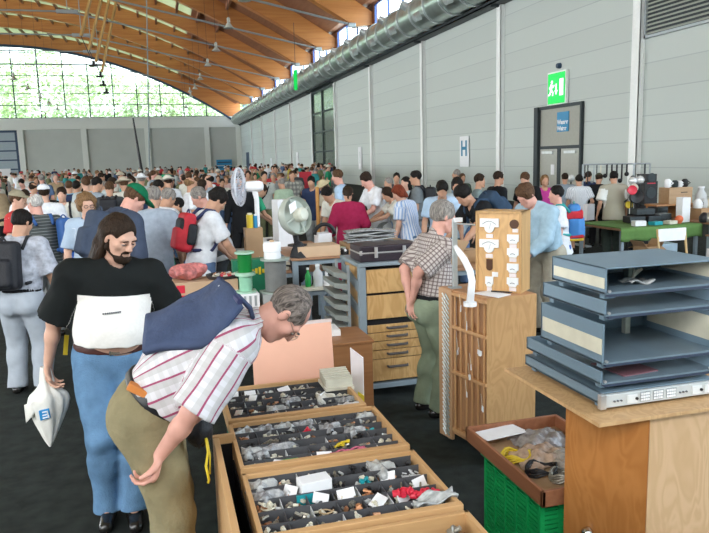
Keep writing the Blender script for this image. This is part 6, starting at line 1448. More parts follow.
f_ = person('person in black behind the white pedestal fan', 239, 174, 12.5, 200, BLACKC, BLACKC, 'short', HD, SKIN, dict(bend=0.1, hp=0.3, big=1.0), dict(hem=-0.2, sleeve=1.8))
person('man in a straw hat and white shirt in the middle of the crowd', 167, 176, 14.5, 330, WHITE, DENIM, 'short', HD, SKIN2, dict(hp=0.2), dict(hat='straw', hem=-0.12), OFFW)
f_ = person('dark haired man in a grey green T-shirt with a black rucksack amid the crowd', 97, 177.5, 13, 60, GREYB, DENIM, 'short', HB, SKIN2, dict(hp=0.2, bend=0.1), dict(hem=-0.12))
f_ = person('man with a black rucksack seen from behind, left of the green cap', 109, 182, 12.5, 5, DGREY, DENIM, 'short', HM, SKIN2, dict(hp=0.3), dict(hem=-0.12)); rucksack(f_, 'black rucksack seen square from behind, left of the green cap', MBLK, tall=1.1, w=1.15)
person('person in a pale beige sun hat beyond the green cap', 123, 178, 13.5, 340, OFFW, GREY, 'short', HM, SKIN2, dict(hp=0.3), dict(hat='straw', hem=-0.12), BEIGE)
person('person in a bright white sun hat at the foot of the leaning mast', 141, 174, 16, 10, PALEG, DENIM, 'short', HG, SKIN2, {}, dict(hat='straw', hem=-0.12), WHITE)
person('man in a sky blue T-shirt seen from behind, left of the navy T-shirt', 68.5, 181, 15, 0, CL(0.20, 0.42, 0.60), DENIM, 'short', HM, SKIN2, {}, dict(hem=-0.12))
person('man in a navy T-shirt beside the sky blue T-shirt', 76, 181, 14.2, 8, NAVY, GREY, 'short', HB, SKIN2, {}, dict(hem=-0.12))
person('person in an off white shirt between the navy T-shirt and the grey green T-shirt', 85, 177, 13.4, 340, PALEG, DENIM, 'short', HM, SKIN, dict(bend=0.2), dict(hem=-0.12))
person('dark haired man with tanned face and dark shirt right of the beige sun hat', 131, 176.5, 14.6, 200, DGREY, DGREY, 'short', HD, SKIN2, {}, dict(hem=-0.12))
person('man with bowed dark head, navy shirt, between the masts and the straw hat', 158, 181, 12.2, 70, NAVY, GREY, 'short', HB, SKIN2, dict(bend=0.2, hp=0.6), dict(hem=-0.12))
for lab, x, y, D, th, sh, hc_ in (('man in an olive jacket standing beyond the straw hat', 184, 175, 20, 20, OLIVE, HD), ('person in a white and green top right of the olive jacket', 195, 174, 22, 190, LGREEN, HM), ('person in white standing beside the green and white top', 202, 175, 23, 170, WHITE, HB), ('man in a black and white shirt left of the red top', 208, 175.5, 21, 350, BLACKC, HB), ('woman in a bright red top in the far aisle', 218, 176, 24, 180, RED, HM), ('person in a pale pink top right of the red top', 226, 176, 23, 200, CL(0.6, 0.42, 0.40), HL), ('person in an off white shirt at the edge of the pedestal fan', 222, 179, 19, 170, OFFW, HD)):
    person(lab, x, y, D, th, sh, DENIM, 'short', hc_, SKIN2, {}, dict(hem=-0.12))
# --- middle
person('dark haired boy in a bright green T-shirt leaning on a table', 262, 185, 13.0, 80, GREEN, DENIM, 'short', HD, SKIN2, dict(bend=0.5, hp=0.7, armR=(0.2, 0.3, -0.42), armL=(-0.2, 0.3, -0.42)), dict(hem=-0.12))
f_ = person('man in a light grey shirt with a dark bag strap across his chest', 264, 171.5, 17.5, 175, CL(0.42, 0.44, 0.40), OLIVE, 'short', HB, SKIN2, {}, dict(hem=-0.12))
J = f_.J; MB().tube([f_.w(J['shL']+V3(0.06, 0.05, 0.06)), f_.w(J['chest']+V3(0, 0.165, 0.0)), f_.w(J['pel']+V3(0.17, 0.10, 0.08))], 0.022, 6).build('bag_strap', BLACKC, f_.t)
person('balding man with an orange tanned head and a pale green shirt', 281, 178, 15.5, 330, LGREEN, GREY, 'bald', HG, SKIN2, dict(bend=0.15, hp=0.3), dict(hem=-0.12))
person('tall man in a black and cream checked shirt left of the red banner', 292, 171, 19, 180, CHECK, DENIM, 'short', HM, SKIN2, dict(big=1.1), dict(hem=-0.15, loose=0.03))
for lab, x, y, D, th, sh, hc_ in (('man in a brown shirt among the group beyond the fan motor', 248, 171, 21, 200, TAN, HD), ('person in red far behind the fan motor', 255, 174, 26, 180, RED, HB), ('person in grey just right of the light grey shirt with strap', 273, 173, 19.5, 200, GREY, HG), ('man in olive green beside the balding man', 279, 174, 21, 170, OLIVE, HL)): person(lab, x, y, D, th, sh, DENIM, 'short', hc_, SKIN2, {}, dict(hem=-0.12))
person('dark haired man in a navy vest over a white shirt, by the orange pole', 311, 176.5, 14.4, 220, NAVY, GREY, 'short', HB, SKIN2, dict(bend=0.2, hp=0.4, hy=-0.2), dict(hem=-0.12, sleeve=0.5))
person('person in a straw hat bending in front of the blue shirted man', 323, 181, 13.4, 250, BEIGE, GREY, 'short', HM, SKIN2, dict(bend=0.3, hp=0.5), dict(hat='straw', hem=-0.12), CL(0.55, 0.48, 0.30))
person('dark haired man bowing his head under the straw hat', 327, 188, 10.9, 240, OFFW, GREY, 'short', HB, SKIN2, dict(bend=0.45, hp=0.8), dict(hem=-0.12))
person('brown haired man in a light blue shirt beyond the crimson sweater', 337, 170, 12.8, 300, LBLUE, DENIM, 'short', HM, SKIN3, dict(bend=0.1, hp=0.3, hy=-0.2, big=1.05), dict(hem=-0.12, sleeve=1.8))
f_ = person('woman in a crimson sweater with dark hair in a ponytail, seen from behind', 347.5, 186.5, 10.4, 12, CRIMSON, CRIMSON, 'pony', HD, SKIN2, dict(bend=0.12, hp=0.35, big=1.02, female=True, sh=0.175, armR=(0.25, 0.14, -0.42), armL=(-0.27, 0.12, -0.44)), dict(hem=-0.2, sleeve=1.8, loose=0.028))
person('man in a grey vest over a white T-shirt with dark hair looking down', 366, 173.5, 11.4, 262, WHITE, GREY, 'short', HD, SKIN3, dict(bend=0.22, hp=0.65, big=1.06, armL=(-0.15, 0.34, -0.38), armR=(0.15, 0.34, -0.38)), dict(hem=-0.12, sleeve=0.75))
person('dark haired woman in a cream top reaching over the table', 387, 188, 11.2, 270, OFFW, DENIM, 'bob', HD, SKIN2, dict(bend=0.35, hp=0.6, female=True, sh=0.165, armL=(-0.15, 0.46, -0.25), armR=(0.12, 0.46, -0.28)), dict(hem=-0.14))
person('red haired woman in a blue and white striped shirt', 398, 186, 10.2, 320, BSTR, DENIM, 'bob', HR, SKIN, dict(bend=0.25, hp=0.55, hy=-0.4, female=True, sh=0.17), dict(hem=-0.16, loose=0.026))
f_ = person('dark haired man in a grey T-shirt with a black rucksack, facing left', 415, 171, 12.2, 300, CL(0.17, 0.19, 0.20), DGREY, 'short', HB, SKIN2, dict(hp=0.15, hy=-0.2, big=1.05), dict(hem=-0.14)); rucksack(f_, 'black rucksack on the man in the grey T-shirt', MBLK, tall=1.15, dp=1.1)
person('woman with long black hair and pale face before the grey T-shirt', 405, 177, 13.0, 250, PALEG, DENIM, 'long', HB, SKIN, dict(hp=0.1, female=True, sh=0.165), dict(hem=-0.12))
person('grey haired man with glasses behind the red haired woman', 388, 178, 13.6, 250, GREY, DENIM, 'short', HG, SKIN2, dict(hp=0.1), dict(hem=-0.12))
person('dark haired person in dark clothes far behind the red haired woman', 396.5, 173, 16, 200, DGREY, DENIM, 'short', HB, SKIN2, {}, dict(hem=-0.12))
person('dark haired man in a white and blue shirt looking down, behind the plaid shirt', 442, 182, 9.6, 200, LBLUE, DENIM, 'short', HB, SKIN2, dict(bend=0.3, hp=0.75, hy=0.1), dict(hem=-0.12))
person('dark haired woman in a pale blue checked blouse beside the leaning man in black', 457, 178, 10.6, 205, CL(0.40, 0.50, 0.56), DENIM, 'bob', HB, SKIN2, dict(bend=0.2, hp=0.45, female=True, sh=0.17), dict(hem=-0.14))
f_ = person('young man in a black T-shirt leaning over a table left of the meter box', 463, 186, 8.6, 262, BLACKC, DGREY, 'short', HB, SKIN2, dict(bend=0.62, bend2=0.75, hp=0.85, armL=(-0.2, 0.35, -0.44), armR=(0.2, 0.35, -0.44)), dict(hem=-0.12, loose=0.02, hthick=0.018)); rucksack(f_, 'dark blue rucksack of the leaning man in black', CL(0.035, 0.06, 0.10), tall=0.9)
person('balding man in a blue shirt far back by the letter board', 456, 169.5, 17, 310, CL(0.25, 0.36, 0.48), DENIM, 'receding', HG, SKIN2, {}, dict(hem=-0.12))
person('brown haired person in dark green far back right of the blue shirt', 462.5, 175.5, 17.5, 180, CL(0.08, 0.11, 0.08), DENIM, 'short', HM, SKIN2, {}, dict(hem=-0.12))
person('bearded man in a grey green jacket facing right, beyond the meter box', 480, 174, 12.2, 110, CL(0.20, 0.26, 0.27), DENIM, 'short', HD, SKIN2, dict(hp=0.1, hy=0.1), dict(hem=-0.14, sleeve=1.8, beard=True))
person('man in a black sweater facing right, beyond the meter box', 499, 171.5, 12.6, 80, BLACKC, DENIM, 'short', HD, SKIN2, dict(hp=0.12, hy=0.2), dict(hem=-0.14, sleeve=1.8))
person('brown haired man in a black T-shirt looking down, nearest the dark door', 525, 173, 12.6, 240, BLACKC, DENIM, 'short', HM, SKIN, dict(hp=0.5, bend=0.1), dict(hem=-0.14))
f_ = person('man with brown hair and glasses in a pale denim shirt behind the meter box', 526, 185.5, 7.5, 255, CL(0.34, 0.48, 0.58), CL(0.38, 0.35, 0.28), 'short', HM, SKIN3, dict(bend=0.42, hp=0.75, hy=0.1, big=1.1, belly=0.04, armL=(-0.2, 0.30, -0.42), armR=(0.2, 0.28, -0.44)), dict(hem=-0.02, sleeve=1.8, loose=0.03, hthick=0.018))
J = f_.J; MB().tube([f_.w(J['neck']+V3(0.12, -0.02, 0.03)), f_.w(J['chest']+V3(0.17, -0.12, -0.02)), f_.w(J['waist']+V3(0.16, -0.06, 0)), f_.w(J['waist']+V3(0.12, 0.18, 0.03))], 0.014, 8).build('camera_strap', BLACKC, f_.t, smooth=True)
person('person with a magenta scarf on the head by the service door', 545, 175, 13.6, 200, MAGENTA, DGREY, 'bob', HL, SKIN2, {}, dict(hem=-0.14))
f_ = person('dark haired boy in a white T-shirt with a blue and red rucksack', 556, 186, 9.0, 300, WHITE, BLUEC, 'short', HB, SKIN3, dict(hp=0.1, hy=-0.25, bend=0.05), dict(hem=-0.14, sleeve=0.8, loose=0.025))
t = rucksack(f_, 'bright blue and red rucksack on the boy in white', mat('ruck_brightblue', (0.05, 0.22, 0.55), 0.55), mat('ruck_teal', (0.02, 0.30, 0.30), 0.55), tall=1.2, dx=0.04)
J = f_.J; c = J['chest']-J['fc']*0.215+J['xc']*0.04
for dz, m_2, hz in ((0.12, MRED, 0.06), (-0.19, MRED, 0.025), (-0.235, mat('ruck_yellow', (0.65, 0.45, 0.04), 0.6), 0.02)):
    F_ = Field(c-0.45, c+0.45, 0.016); F_.put(rbox(c+J['s2']*dz, (0.141, 0.115, hz), np.stack([J['xc'], J['fc'], J['s2']], 1), 0.018), 0); V, Q = F_.mesh()
    me = to_mesh('colour_panel', V, Q); me.transform(ROOT[t.name].inverted() @ (Matrix.Translation(Vector(f_.l)) @ Matrix.Rotation(f_.rz, 4, 'Z') @ Matrix.Scale(f_.k, 4))); me.materials.append(m_2); o = bpy.data.objects.new('colour_panel', me); COL.objects.link(o); o.parent = t
# --- right
person('man in a blue grey shirt in front of the service door', 565, 175, 15.5, 30, GREYB, DENIM, 'short', HD, SKIN2, dict(hp=0.2), dict(hem=-0.14))
person('dark haired man in a white striped shirt and grey shorts seen from behind', 579, 178, 14.2, 20, WSTR, CL(0.12, 0.13, 0.13), 'short', HB, SKIN2, dict(hp=0.2, armR=(0.24, 0.12, -0.42)), dict(hem=-0.05, shorts=1, loose=0.026))
person('man in a dark cap and black clothes beside the striped shirt', 599, 177.5, 15.0, 40, BLACKC, BLACKC, 'short', HD, SKIN2, dict(hp=0.5), dict(hem=-0.14, hat='cap', sleeve=1.8), CL(0.06, 0.06, 0.035))
f_ = person('dark haired man in a beige vest over a white shirt, at the equipment stall', 614, 171.5, 13.2, 15, band('vest_beige', -0.8, 0.3, (0.36, 0.34, 0.27), (0.72, 0.73, 0.70), xlim=1.0), CL(0.055, 0.075, 0.065), 'short', HB, SKIN2, dict(hp=0.25, hy=0.35, big=1.08, bend=0.08, armL=(-0.3, 0.05, -0.5)), dict(hem=-0.14, sleeve=0.85, loose=0.03, tg=0.03))
person('person in a dark blue jacket between the striped shirt and the dark cap', 588.5, 179, 16.5, 60, NAVY, DGREY, 'short', HD, SKIN2, dict(hp=0.3), dict(hem=-0.14, sleeve=1.8))
item(MB().cbox(dep(589, 212, 13.9), (0.22, 0.10, 0.32), rotz(0.3)), 'white_box', M_PAPER, 'white flat box carried under the arm of the man in grey shorts', 'box')
# ------------------------------------------------------------------ the far crowd
KITS = []
for i, (pk, ok) in enumerate((({}, {}), (dict(bend=0.25, hp=0.6), {}), (dict(female=True, sh=0.165, hy=0.3), dict(hair='bob')), (dict(big=1.12, belly=0.05), dict(hair='bald')), (dict(hp=0.3, hy=-0.5, armR=(0.2, 0.3, -0.35)), {}), (dict(bend=0.1, armL=(-0.2, 0.32, -0.3), hy=0.4), dict(hat='straw')))):
    o = dict(hem=-0.13, legs=True, shoes=False); o.update(ok); R = body_parts(pose(**pk), o, 0.034); K = {}
    for k, v in R.items():
        if isinstance(v, tuple): K[k] = to_mesh(k, *v); K[k].materials.append(SKIN)
    KITS.append(K)
FC = [('pale', [WHITE, OFFW, PALEG, CL(0.55, 0.55, 0.55)]), ('dark', [BLACKC, NAVY, DGREY, OLIVE]), ('blue', [LBLUE, GREYB, DENIM, TEALC]), ('red or brown', [RED, TAN, CL(0.40, 0.16, 0.10), CL(0.55, 0.38, 0.28)]), ('green or yellow', [GREEN, LGREEN, YELL, SAGE])]
WT = [0.44, 0.22, 0.17, 0.10, 0.07]
rp_ = random.Random(21); placed = [(o.location.x, o.location.y) for o in COL.objects if o.get('category') == 'person']
n = 0; tries = 0; MAST = [o.location for o in COL.objects if o.name in ('leaning_mast', 'aerial_mast', 'white_screen')]
while n < 225 and tries < 6000:
    tries += 1
    px = rp_.uniform(-12, 335); Y = 12.5+75*rp_.random()**1.9
    if px > 225: Y = max(Y, 21+rp_.random()*30)
    X = atx_ = (aty(px, 165, Y))[0]
    if X > 13.5: continue
    if any((X-a)**2+(Y-b)**2 < 0.52 for a, b in placed): continue
    if any(abs(X-m_[0]) < .9 and abs(Y-m_[1]) < .9 for m_ in MAST): continue
    placed.append((X, Y)); g = rp_.choices(range(5), WT)[0]; nm, cols = FC[g]; hat = rp_.random() < 0.12
    K = KITS[5 if hat else rp_.randrange(5)]
    M = dict(body=rp_.choice((SKIN, SKIN2, SKIN2, SKIN3)), shirt=rp_.choice(cols), trousers=rp_.choice((DENIM, DGREY, BLACKC, GREY, BEIGE)), hair=rp_.choice((HB, HD, HD, HM, HM, HG, HL)), hat=rp_.choice((OFFW, WHITE, BEIGE, RED)))
    lab = 'tiny visitor in %s clothes %sin the distant crowd' % (nm, 'and a sun hat ' if hat else '')
    put_person(lab, (X, Y, 0), rp_.uniform(0, 2*PI), K, M, rp_.uniform(0.93, 1.05), 'distant visitors in %s clothes%s' % (nm, ' and sun hats' if hat else '')); n += 1
# ------------------------------------------------------------------ stalls in the middle and at the right
M_TABLE = wood('table_brown', (0.30, 0.155, 0.085), (0.38, 0.21, 0.12), axis=0, scale=1.5); M_TLEG = mat('table_leg', (0.26, 0.32, 0.37), 0.45, 0.1)
def table(lab, x0, x1, y0, y1, z, m=None, th=0.03):
    t = thing('table', lab, 'table', ((x0+x1)/2, (y0+y1)/2, 0))
    MB().box((x0, y0, z-th), (x1, y1, z)).build('table_top', m or M_TABLE, t, bevel=0.004)
    MB().box((x0+0.04, y0+0.03, z-th-0.05), (x1-0.04, y0+0.06, z-th)).build('apron', M_TLEG, t); MB().box((x0+0.04, y1-0.06, z-th-0.05), (x1-0.04, y1-0.03, z-th)).build('apron', M_TLEG, t)
    for x in (x0+0.015, x1-0.07):
        for y in (y0+0.015, y1-0.07): MB().box((x, y, 0), (x+0.055, y+0.055, z-th)).build('leg', M_TLEG, t, bevel=0.003)
    return t
def carton(lab, c, size, rz=0.0, m=None, nm='carton', flaps=False, tape=True, grp=None):
    t = thing(nm, lab, 'box', c, rz, grp); sx, sy, sz = size; m = m or M_CARD; w = 0.006
    if flaps:
        b = MB().box((-sx/2, -sy/2, 0), (sx/2, -sy/2+w, sz)).box((-sx/2, sy/2-w, 0), (sx/2, sy/2, sz)).box((-sx/2, -sy/2, 0), (-sx/2+w, sy/2, sz)).box((sx/2-w, -sy/2, 0), (sx/2, sy/2, sz)).box((-sx/2, -sy/2, 0), (sx/2, sy/2, w)); b.build('body', m, t, local=True)
        for s_ in (-1, 1):
            MB().extr([(-sx/2, s_*sy/2, sz), (sx/2, s_*sy/2, sz), (sx/2, s_*(sy/2+0.10), sz-0.05), (-sx/2, s_*(sy/2+0.10), sz-0.05)], (0, 0, 0.005)).build('flap', m, t, local=True)
            MB().extr([(s_*sx/2, -sy/2, sz), (s_*sx/2, sy/2, sz), (s_*(sx/2+0.07), sy/2, sz+0.09), (s_*(sx/2+0.07), -sy/2, sz+0.09)], (0, 0, 0.005)).build('flap', m, t, local=True)
    else:
        MB().box((-sx/2, -sy/2, 0), (sx/2, sy/2, sz)).build('body', m, t, bevel=0.004, local=True)
        if tape: MB().box((-sx/2-0.001, -0.02, sz*0.75), (sx/2+0.001, 0.02, sz+0.0015)).build('tape', mat('parcel_tape', (0.50, 0.40, 0.27), 0.3), t, local=True)
    return t
def device(lab, c, size, rz=0.0, m=None, nm='instrument', face=None, grp=None):
    """small boxed apparatus: case, front panel, knobs, feet"""
    t = thing(nm, lab, 'device', c, rz, grp); sx, sy, sz = size
    MB().box((-sx/2, -sy/2+0.006, 0.008), (sx/2, sy/2, sz)).build('case', m or M_GREYMETAL, t, bevel=0.006, local=True)
    MB().box((-sx/2+0.004, -sy/2, 0.012), (sx/2-0.004, -sy/2+0.008, sz-0.004)).build('front_panel', face or M_DIVW, t, local=True)
    for k in range(3): MB().cyl((-sx*0.3+sx*0.3*k, -sy/2-0.012, sz*0.35), (-sx*0.3+sx*0.3*k, -sy/2, sz*0.35), min(sx, sz)*0.09, n=12).build('knob', M_BLACK, t, local=True)
    MB().box((-sx*0.35, -sy/2-0.002, sz*0.58), (sx*0.2, -sy/2+0.002, sz*0.85)).build('display', M_DARKSTEEL, t, local=True)
    return t
def on(x, y, z): return at(x, y, z)
# --- table with the carton and the cable spools
table('brown table carrying the printed carton and the cable spools', -0.02, 1.18, 5.70, 6.50, 0.80)
ct = carton('cardboard carton with two red printed squares, on the table of cable spools', (0.335, 6.28, 0.80), (0.56, 0.30, 0.215), 0.02, M_CARD2, tape=False)
for z in (0.035, 0.125): MB().box((-0.255, -0.154, z), (-0.185, -0.149, z+0.07)).build('red_print', M_REDP, ct, local=True, bevel=0.001)
MB().box((0.0, -0.153, 0.11), (0.04, -0.149, 0.13)).build('dark_print', M_INK, ct, local=True)
c0 = np.array((0.18, 6.27, 1.017))
def pk(u, v):
    th = 2*PI*u; f = max(0, math.sin(PI*v))**.6; r = f*(1+.2*math.sin(3*th+1)+.12*math.sin(7*th+5*v)); return (c0[0]+.15*r*math.cos(th), c0[1]+.11*r*math.sin(th), c0[2]+.15*(1-v)*(1+.3*min(1, 2*v)*math.sin(2*th+.6))+.018*f*math.sin(5*th+6*v))
item(MB().grid(pk, 30, 14), 'pink_bag', mat('pink_mesh', (0.52, 0.17, 0.16), 0.45, var=0.5, scale=22, bump=0.8, bscale=30), 'crumpled pink plastic bag on top of the printed carton', 'bag', smooth=True)
rt = thing('round_tray', 'dark round tray of small parts on the right end of the printed carton', 'tray', (0.50, 6.27, 1.018))
MB().lathe([(0.02, 0), (0.14, 0.0), (0.155, 0.03), (0.148, 0.03), (0.135, 0.008), (0.02, 0.008)], (0.50, 6.27, 1.018), n=28).build('dish', mat('tray_dark', (0.04, 0.035, 0.035), 0.5), rt, smooth='auto')
for i in range(16):
    a = rg.random()*6.28; r = 0.11*rg.random()**.5
    item(MB().cbox((0.50+r*math.cos(a), 6.27+r*math.sin(a), 1.036+rg.uniform(0, .01)), (0.035, 0.02, 0.015), rotz(a*2)).cyl((0.50+r*math.cos(a), 6.27+r*math.sin(a), 1.045), (0.50+r*math.cos(a)+.015, 6.27+r*math.sin(a), 1.055), 0.005, n=6), 'small_part', rg.choice((M_COPPER, M_DIVW, M_REDP, M_CREAM)), 'little loose part in the dark round tray', 'component', 'little parts in the round tray')
M_FLG = mat('flange_green', (0.36, 0.58, 0.44), 0.5); M_FLGREY = mat('flange_grey', (0.30, 0.36, 0.32), 0.5); M_WGREEN = mat('wire_green', (0.01, 0.22, 0.045), 0.4, var=0.15, scale=4); M_WPALE = mat('wire_palegreen', (0.33, 0.62, 0.45), 0.4); M_WGREY = mat('wire_grey', (0.20, 0.205, 0.20), 0.4, var=0.1)
def spool(lab, c, rf, rc, h, mf, mw):
    t = thing('cable_spool', lab, 'cable spool', c)
    MB().lathe([(0.02, 0), (rf, 0), (rf, 0.014), (0.02, 0.014)], c, n=28).build('flange', mf, t, smooth='auto'); MB().lathe([(0.02, h-0.014), (rf, h-0.014), (rf, h), (0.02, h)], c, n=28).build('flange', mf, t, smooth='auto')
    pr = [(0.02, 0.014)]; n = int(h/0.009)
    for i in range(n): pr += [(rc, 0.014+(h-0.028)*(i+.15)/n), (rc+0.003, 0.014+(h-0.028)*(i+.5)/n), (rc, 0.014+(h-0.028)*(i+.85)/n)]
    pr.append((0.02, h-0.014)); MB().lathe(pr, c, n=28).build('wire_winding', mw, t); return t
bx_ = carton('white cardboard box with grey stripes under the green spools', (0.665, 5.97, 0.80), (0.20, 0.26, 0.125), 0, M_PAPER, tape=False)
for k in range(4): MB().box((-0.08+0.045*k, -0.133, 0.02), (-0.06+0.045*k, -0.13, 0.11)).build('grey_stripe', M_GREYMETAL, bx_, local=True)
spool('pale green wire spool standing under the dark green one', (0.665, 5.95, 0.925), 0.088, 0.055, 0.165, M_FLG, M_WPALE)
spool('dark green wire spool stacked on the pale green one', (0.665, 5.95, 1.09), 0.085, 0.060, 0.19, M_FLG, M_WGREEN)
carton('grey box under the big grey spool', (0.925, 5.95, 0.80), (0.26, 0.26, 0.11), 0, mat('box_grey', (0.35, 0.37, 0.37), 0.6), tape=False)
spool('big grey wire spool under the white roll', (0.925, 5.93, 0.91), 0.128, 0.092, 0.30, M_FLGREY, M_WGREY)
wr = thing('white_roll', 'plain white cable roll standing on the big grey spool', 'roll', (0.905, 5.93, 1.21)); MB().lathe([(0.02, 0), (0.072, 0), (0.076, 0.012), (0.072, 0.06), (0.078, 0.065), (0.078, 0.12), (0.070, 0.145), (0.02, 0.145)], (0.905, 5.93, 1.21), n=28).build('roll', M_PAPER, wr, smooth='auto'); MB().tube([(0.905, 5.93, 1.355), (0.905, 5.93, 1.37)], 0.02, 10).build('core', M_CARD2, wr)
gb = carton('dark green box with yellow lettering between the spools and the round tray', (0.76, 6.34, 0.80), (0.34, 0.14, 0.36), 0, mat('box_green', (0.015, 0.17, 0.085), 0.5), tape=False)
for k in range(5): MB().box((0.00+0.032*k, -0.075, 0.22+0.012*(k % 2)), (0.022+0.032*k, -0.07, 0.27+0.010*(k % 3))).build('yellow_lettering', M_YELLOW, gb, local=True)
# --- next table back with white boxes
table('brown stall table with white boxes and small apparatus behind the spools', 0.80, 1.72, 7.35, 8.55, 0.86)
k = 0
for (x, y, sx, sy, sz, m, lab) in ((0.62, 7.55, .16, .14, .10, M_DIVW, 'pale grey apparatus at the near left corner of the white box table'), (0.70, 7.95, .22, .16, .12, M_PAPER, 'white apparatus in the middle of the white box table'), (0.66, 8.3, .2, .2, .15, M_GREYMETAL, 'blue grey apparatus at the far left of the white box table'), (0.92, 7.75, .18, .15, .12, M_PAPER, 'white apparatus right of the grey one on the white box table'), (0.95, 8.15, .2, .2, .11, M_CREAM, 'cream apparatus at the back of the white box table'), (1.08, 8.42, .18, .14, .13, M_DIVW, 'pale apparatus by the foot of the white pedestal fan')):
    device(lab, (x+.27 if x < 1 else x+.1, y, 0.86), (sx, sy, sz), rg.uniform(-.3, .3), m)
for i in range(16):
    x, y = rg.uniform(0.86, 1.45), rg.uniform(7.42, 8.5)
    if i % 2: item(MB().cbox((x, y, 0.875), (rg.uniform(.05, .1), rg.uniform(.04, .08), 0.03), rotz(rg.random()*3)).cbox((x, y, 0.897), (.03, .03, .015)), 'plug_adapter', rg.choice((M_PAPER, M_DIVW, M_CREAM)), 'small pale adapter lying among the boxes on the white box table', 'adapter', 'small adapters on the white box table')
    else: item(MB().tube([(x+.04*math.cos(t_), y+.035*math.sin(t_), 0.868+.002*t_) for t_ in np.linspace(0, 12, 30)], .006, 6), 'cable_coil', rg.choice((M_DARKSTEEL, M_GREYMETAL)), 'small dark cable coil on the white box table', 'cable', 'cable coils on the white box table', smooth=True)
wb = thing('bent_card', 'bent white card standing on the near edge of the white box table', 'card', (0.96, 7.42, 0.86)); MB().extr([(0.90, 7.40, 0.862), (1.04, 7.40, 0.862), (1.08, 7.44, 0.95), (1.00, 7.44, 0.93)], (0, 0.006, 0)).build('card', M_PAPER, wb); MB().box((0.86, 7.39, 0.86), (1.04, 7.5, 0.863)).build('base_flap', M_DIVW, wb)
p_ = dep(249.5, 213, 7.9); q_ = dep(255, 214, 7.9); zc_ = p_[2]-.17
carton('brown carton under the yellow and blue cylinders', ((p_[0]+q_[0])/2, p_[1], .86), (.2, .18, zc_-.86), 0, M_CARD, tape=True)
yc_ = thing('yellow_canister', 'yellow cylinder standing by the pole of the white pedestal fan', 'canister', (p_[0], p_[1], zc_)); MB().cyl((p_[0], p_[1], zc_), (p_[0], p_[1], p_[2]-0.02), 0.04, n=18).build('body', M_YELLOW, yc_, smooth='auto'); MB().cyl((p_[0], p_[1], p_[2]-0.02), (p_[0], p_[1], p_[2]), 0.028, n=18).build('cap', M_CREAM, yc_)
bc_ = thing('blue_canister', 'slim blue cylinder beside the yellow one', 'canister', (q_[0], q_[1], zc_)); MB().cyl((q_[0], q_[1], zc_), (q_[0], q_[1], q_[2]-.02), 0.024, n=16).build('body', M_SIGNBLUE, bc_, smooth='auto'); MB().cyl((q_[0], q_[1], q_[2]-.02), (q_[0], q_[1], q_[2]), 0.016, n=16).build('cap', M_PAPER, bc_)
# white pedestal fan
M_FANW = mat('fan_white', (0.62, 0.64, 0.70), 0.35, var=0.03); M_FANG = mat('fan_grille', (0.58, 0.59, 0.64), 0.4)
pf = thing('pedestal_fan', 'white pedestal fan with a round cage turned edge on, standing on the white box table', 'fan', (1.12, 8.30, 0.86))
cf = np.array(dep(239, 187, 8.35)); ax = nrm(np.array((0.93, -0.36, 0.02))); e1 = nrm(np.cross(ax, [0, 0, 1.0])); e2 = np.cross(ax, e1); RF = 0.228
g = MB()
for k_ in range(36):
    w = 2*PI*k_/36; d = e1*math.cos(w)+e2*math.sin(w)
    g.tube([cf-ax*0.075+d*0.05, cf-ax*0.065+d*RF*0.6, cf-ax*0.02+d*RF*0.97, cf+ax*0.01+d*RF], 0.0035, 4); g.tube([cf+ax*0.075+d*0.05, cf+ax*0.055+d*RF*0.6, cf+ax*0.03+d*RF*0.97, cf+ax*0.01+d*RF], 0.0035, 4)
g.build('cage', M_FANG, pf); MB().tube([cf+(e1*math.cos(w)+e2*math.sin(w))*RF+ax*.01 for w in np.linspace(0, 2*PI, 33)[:-1]], 0.010, 6, closed=True).build('cage_rim', M_FANW, pf, smooth=True)
for k_ in range(4):
    w0 = PI/2*k_
    def bl(u, v): w = w0+(v-.5)*1.1*u; r = 0.03+0.16*u; return tuple(cf+(e1*math.cos(w)+e2*math.sin(w))*r+ax*(0.03*(v-.5)))
    MB().grid(bl, 6, 6, 0.006).build('blade', mat('fan_blade', (0.50, 0.52, 0.60), 0.3), pf, smooth=True)
MB().cyl(cf-ax*0.08, cf-ax*0.02, 0.05, n=18).build('hub', M_FANW, pf)
mo = cf+ax*0.19; MB().lathe([(0.03, -0.11), (0.062, -0.09), (0.066, 0.06), (0.05, 0.10), (0.02, 0.11)], mo, n=20, axis=tuple(ax)).build('motor', M_PAPER, pf, smooth='auto')
pb = np.array((mo[0]+0.02, mo[1]+0.01, 0.88)); MB().tube([mo+np.array((0, 0, -0.05)), mo+np.array((0.02, 0.01, -0.16)), pb], [0.035, 0.03, 0.026], 12).build('pole', M_PAPER, pf, smooth='auto'); MB().lathe([(0.14, 0), (0.14, 0.015), (0.05, 0.03), (0.03, 0.06)], (pb[0], pb[1], 0.861), n=24).build('base', M_FANW, pf, smooth='auto')
# --- crate with the white printed box further back
table('low brown table behind the fans with a tall white box on it', 1.28, 2.0, 8.75, 9.5, 0.92)
tb_ = carton('tall white box with faint print left of the grey fan drum', (1.57, 9.1, 0.92), (0.26, 0.2, 0.62), 0.25, M_PAPER, tape=False); MB().box((-0.06, -0.103, 0.22), (-0.03, -0.1, 0.5)).box((0.02, -0.103, 0.3), (0.05, -0.1, 0.52)).build('faint_print', mat('pale_grey', (0.62, 0.66, 0.66), 0.6), tb_, local=True)
device('pale blue apparatus on the low table under the green shirted boy', (1.38, 9.3, 0.92), (.14, .14, .1), 0.2, M_PAPER)
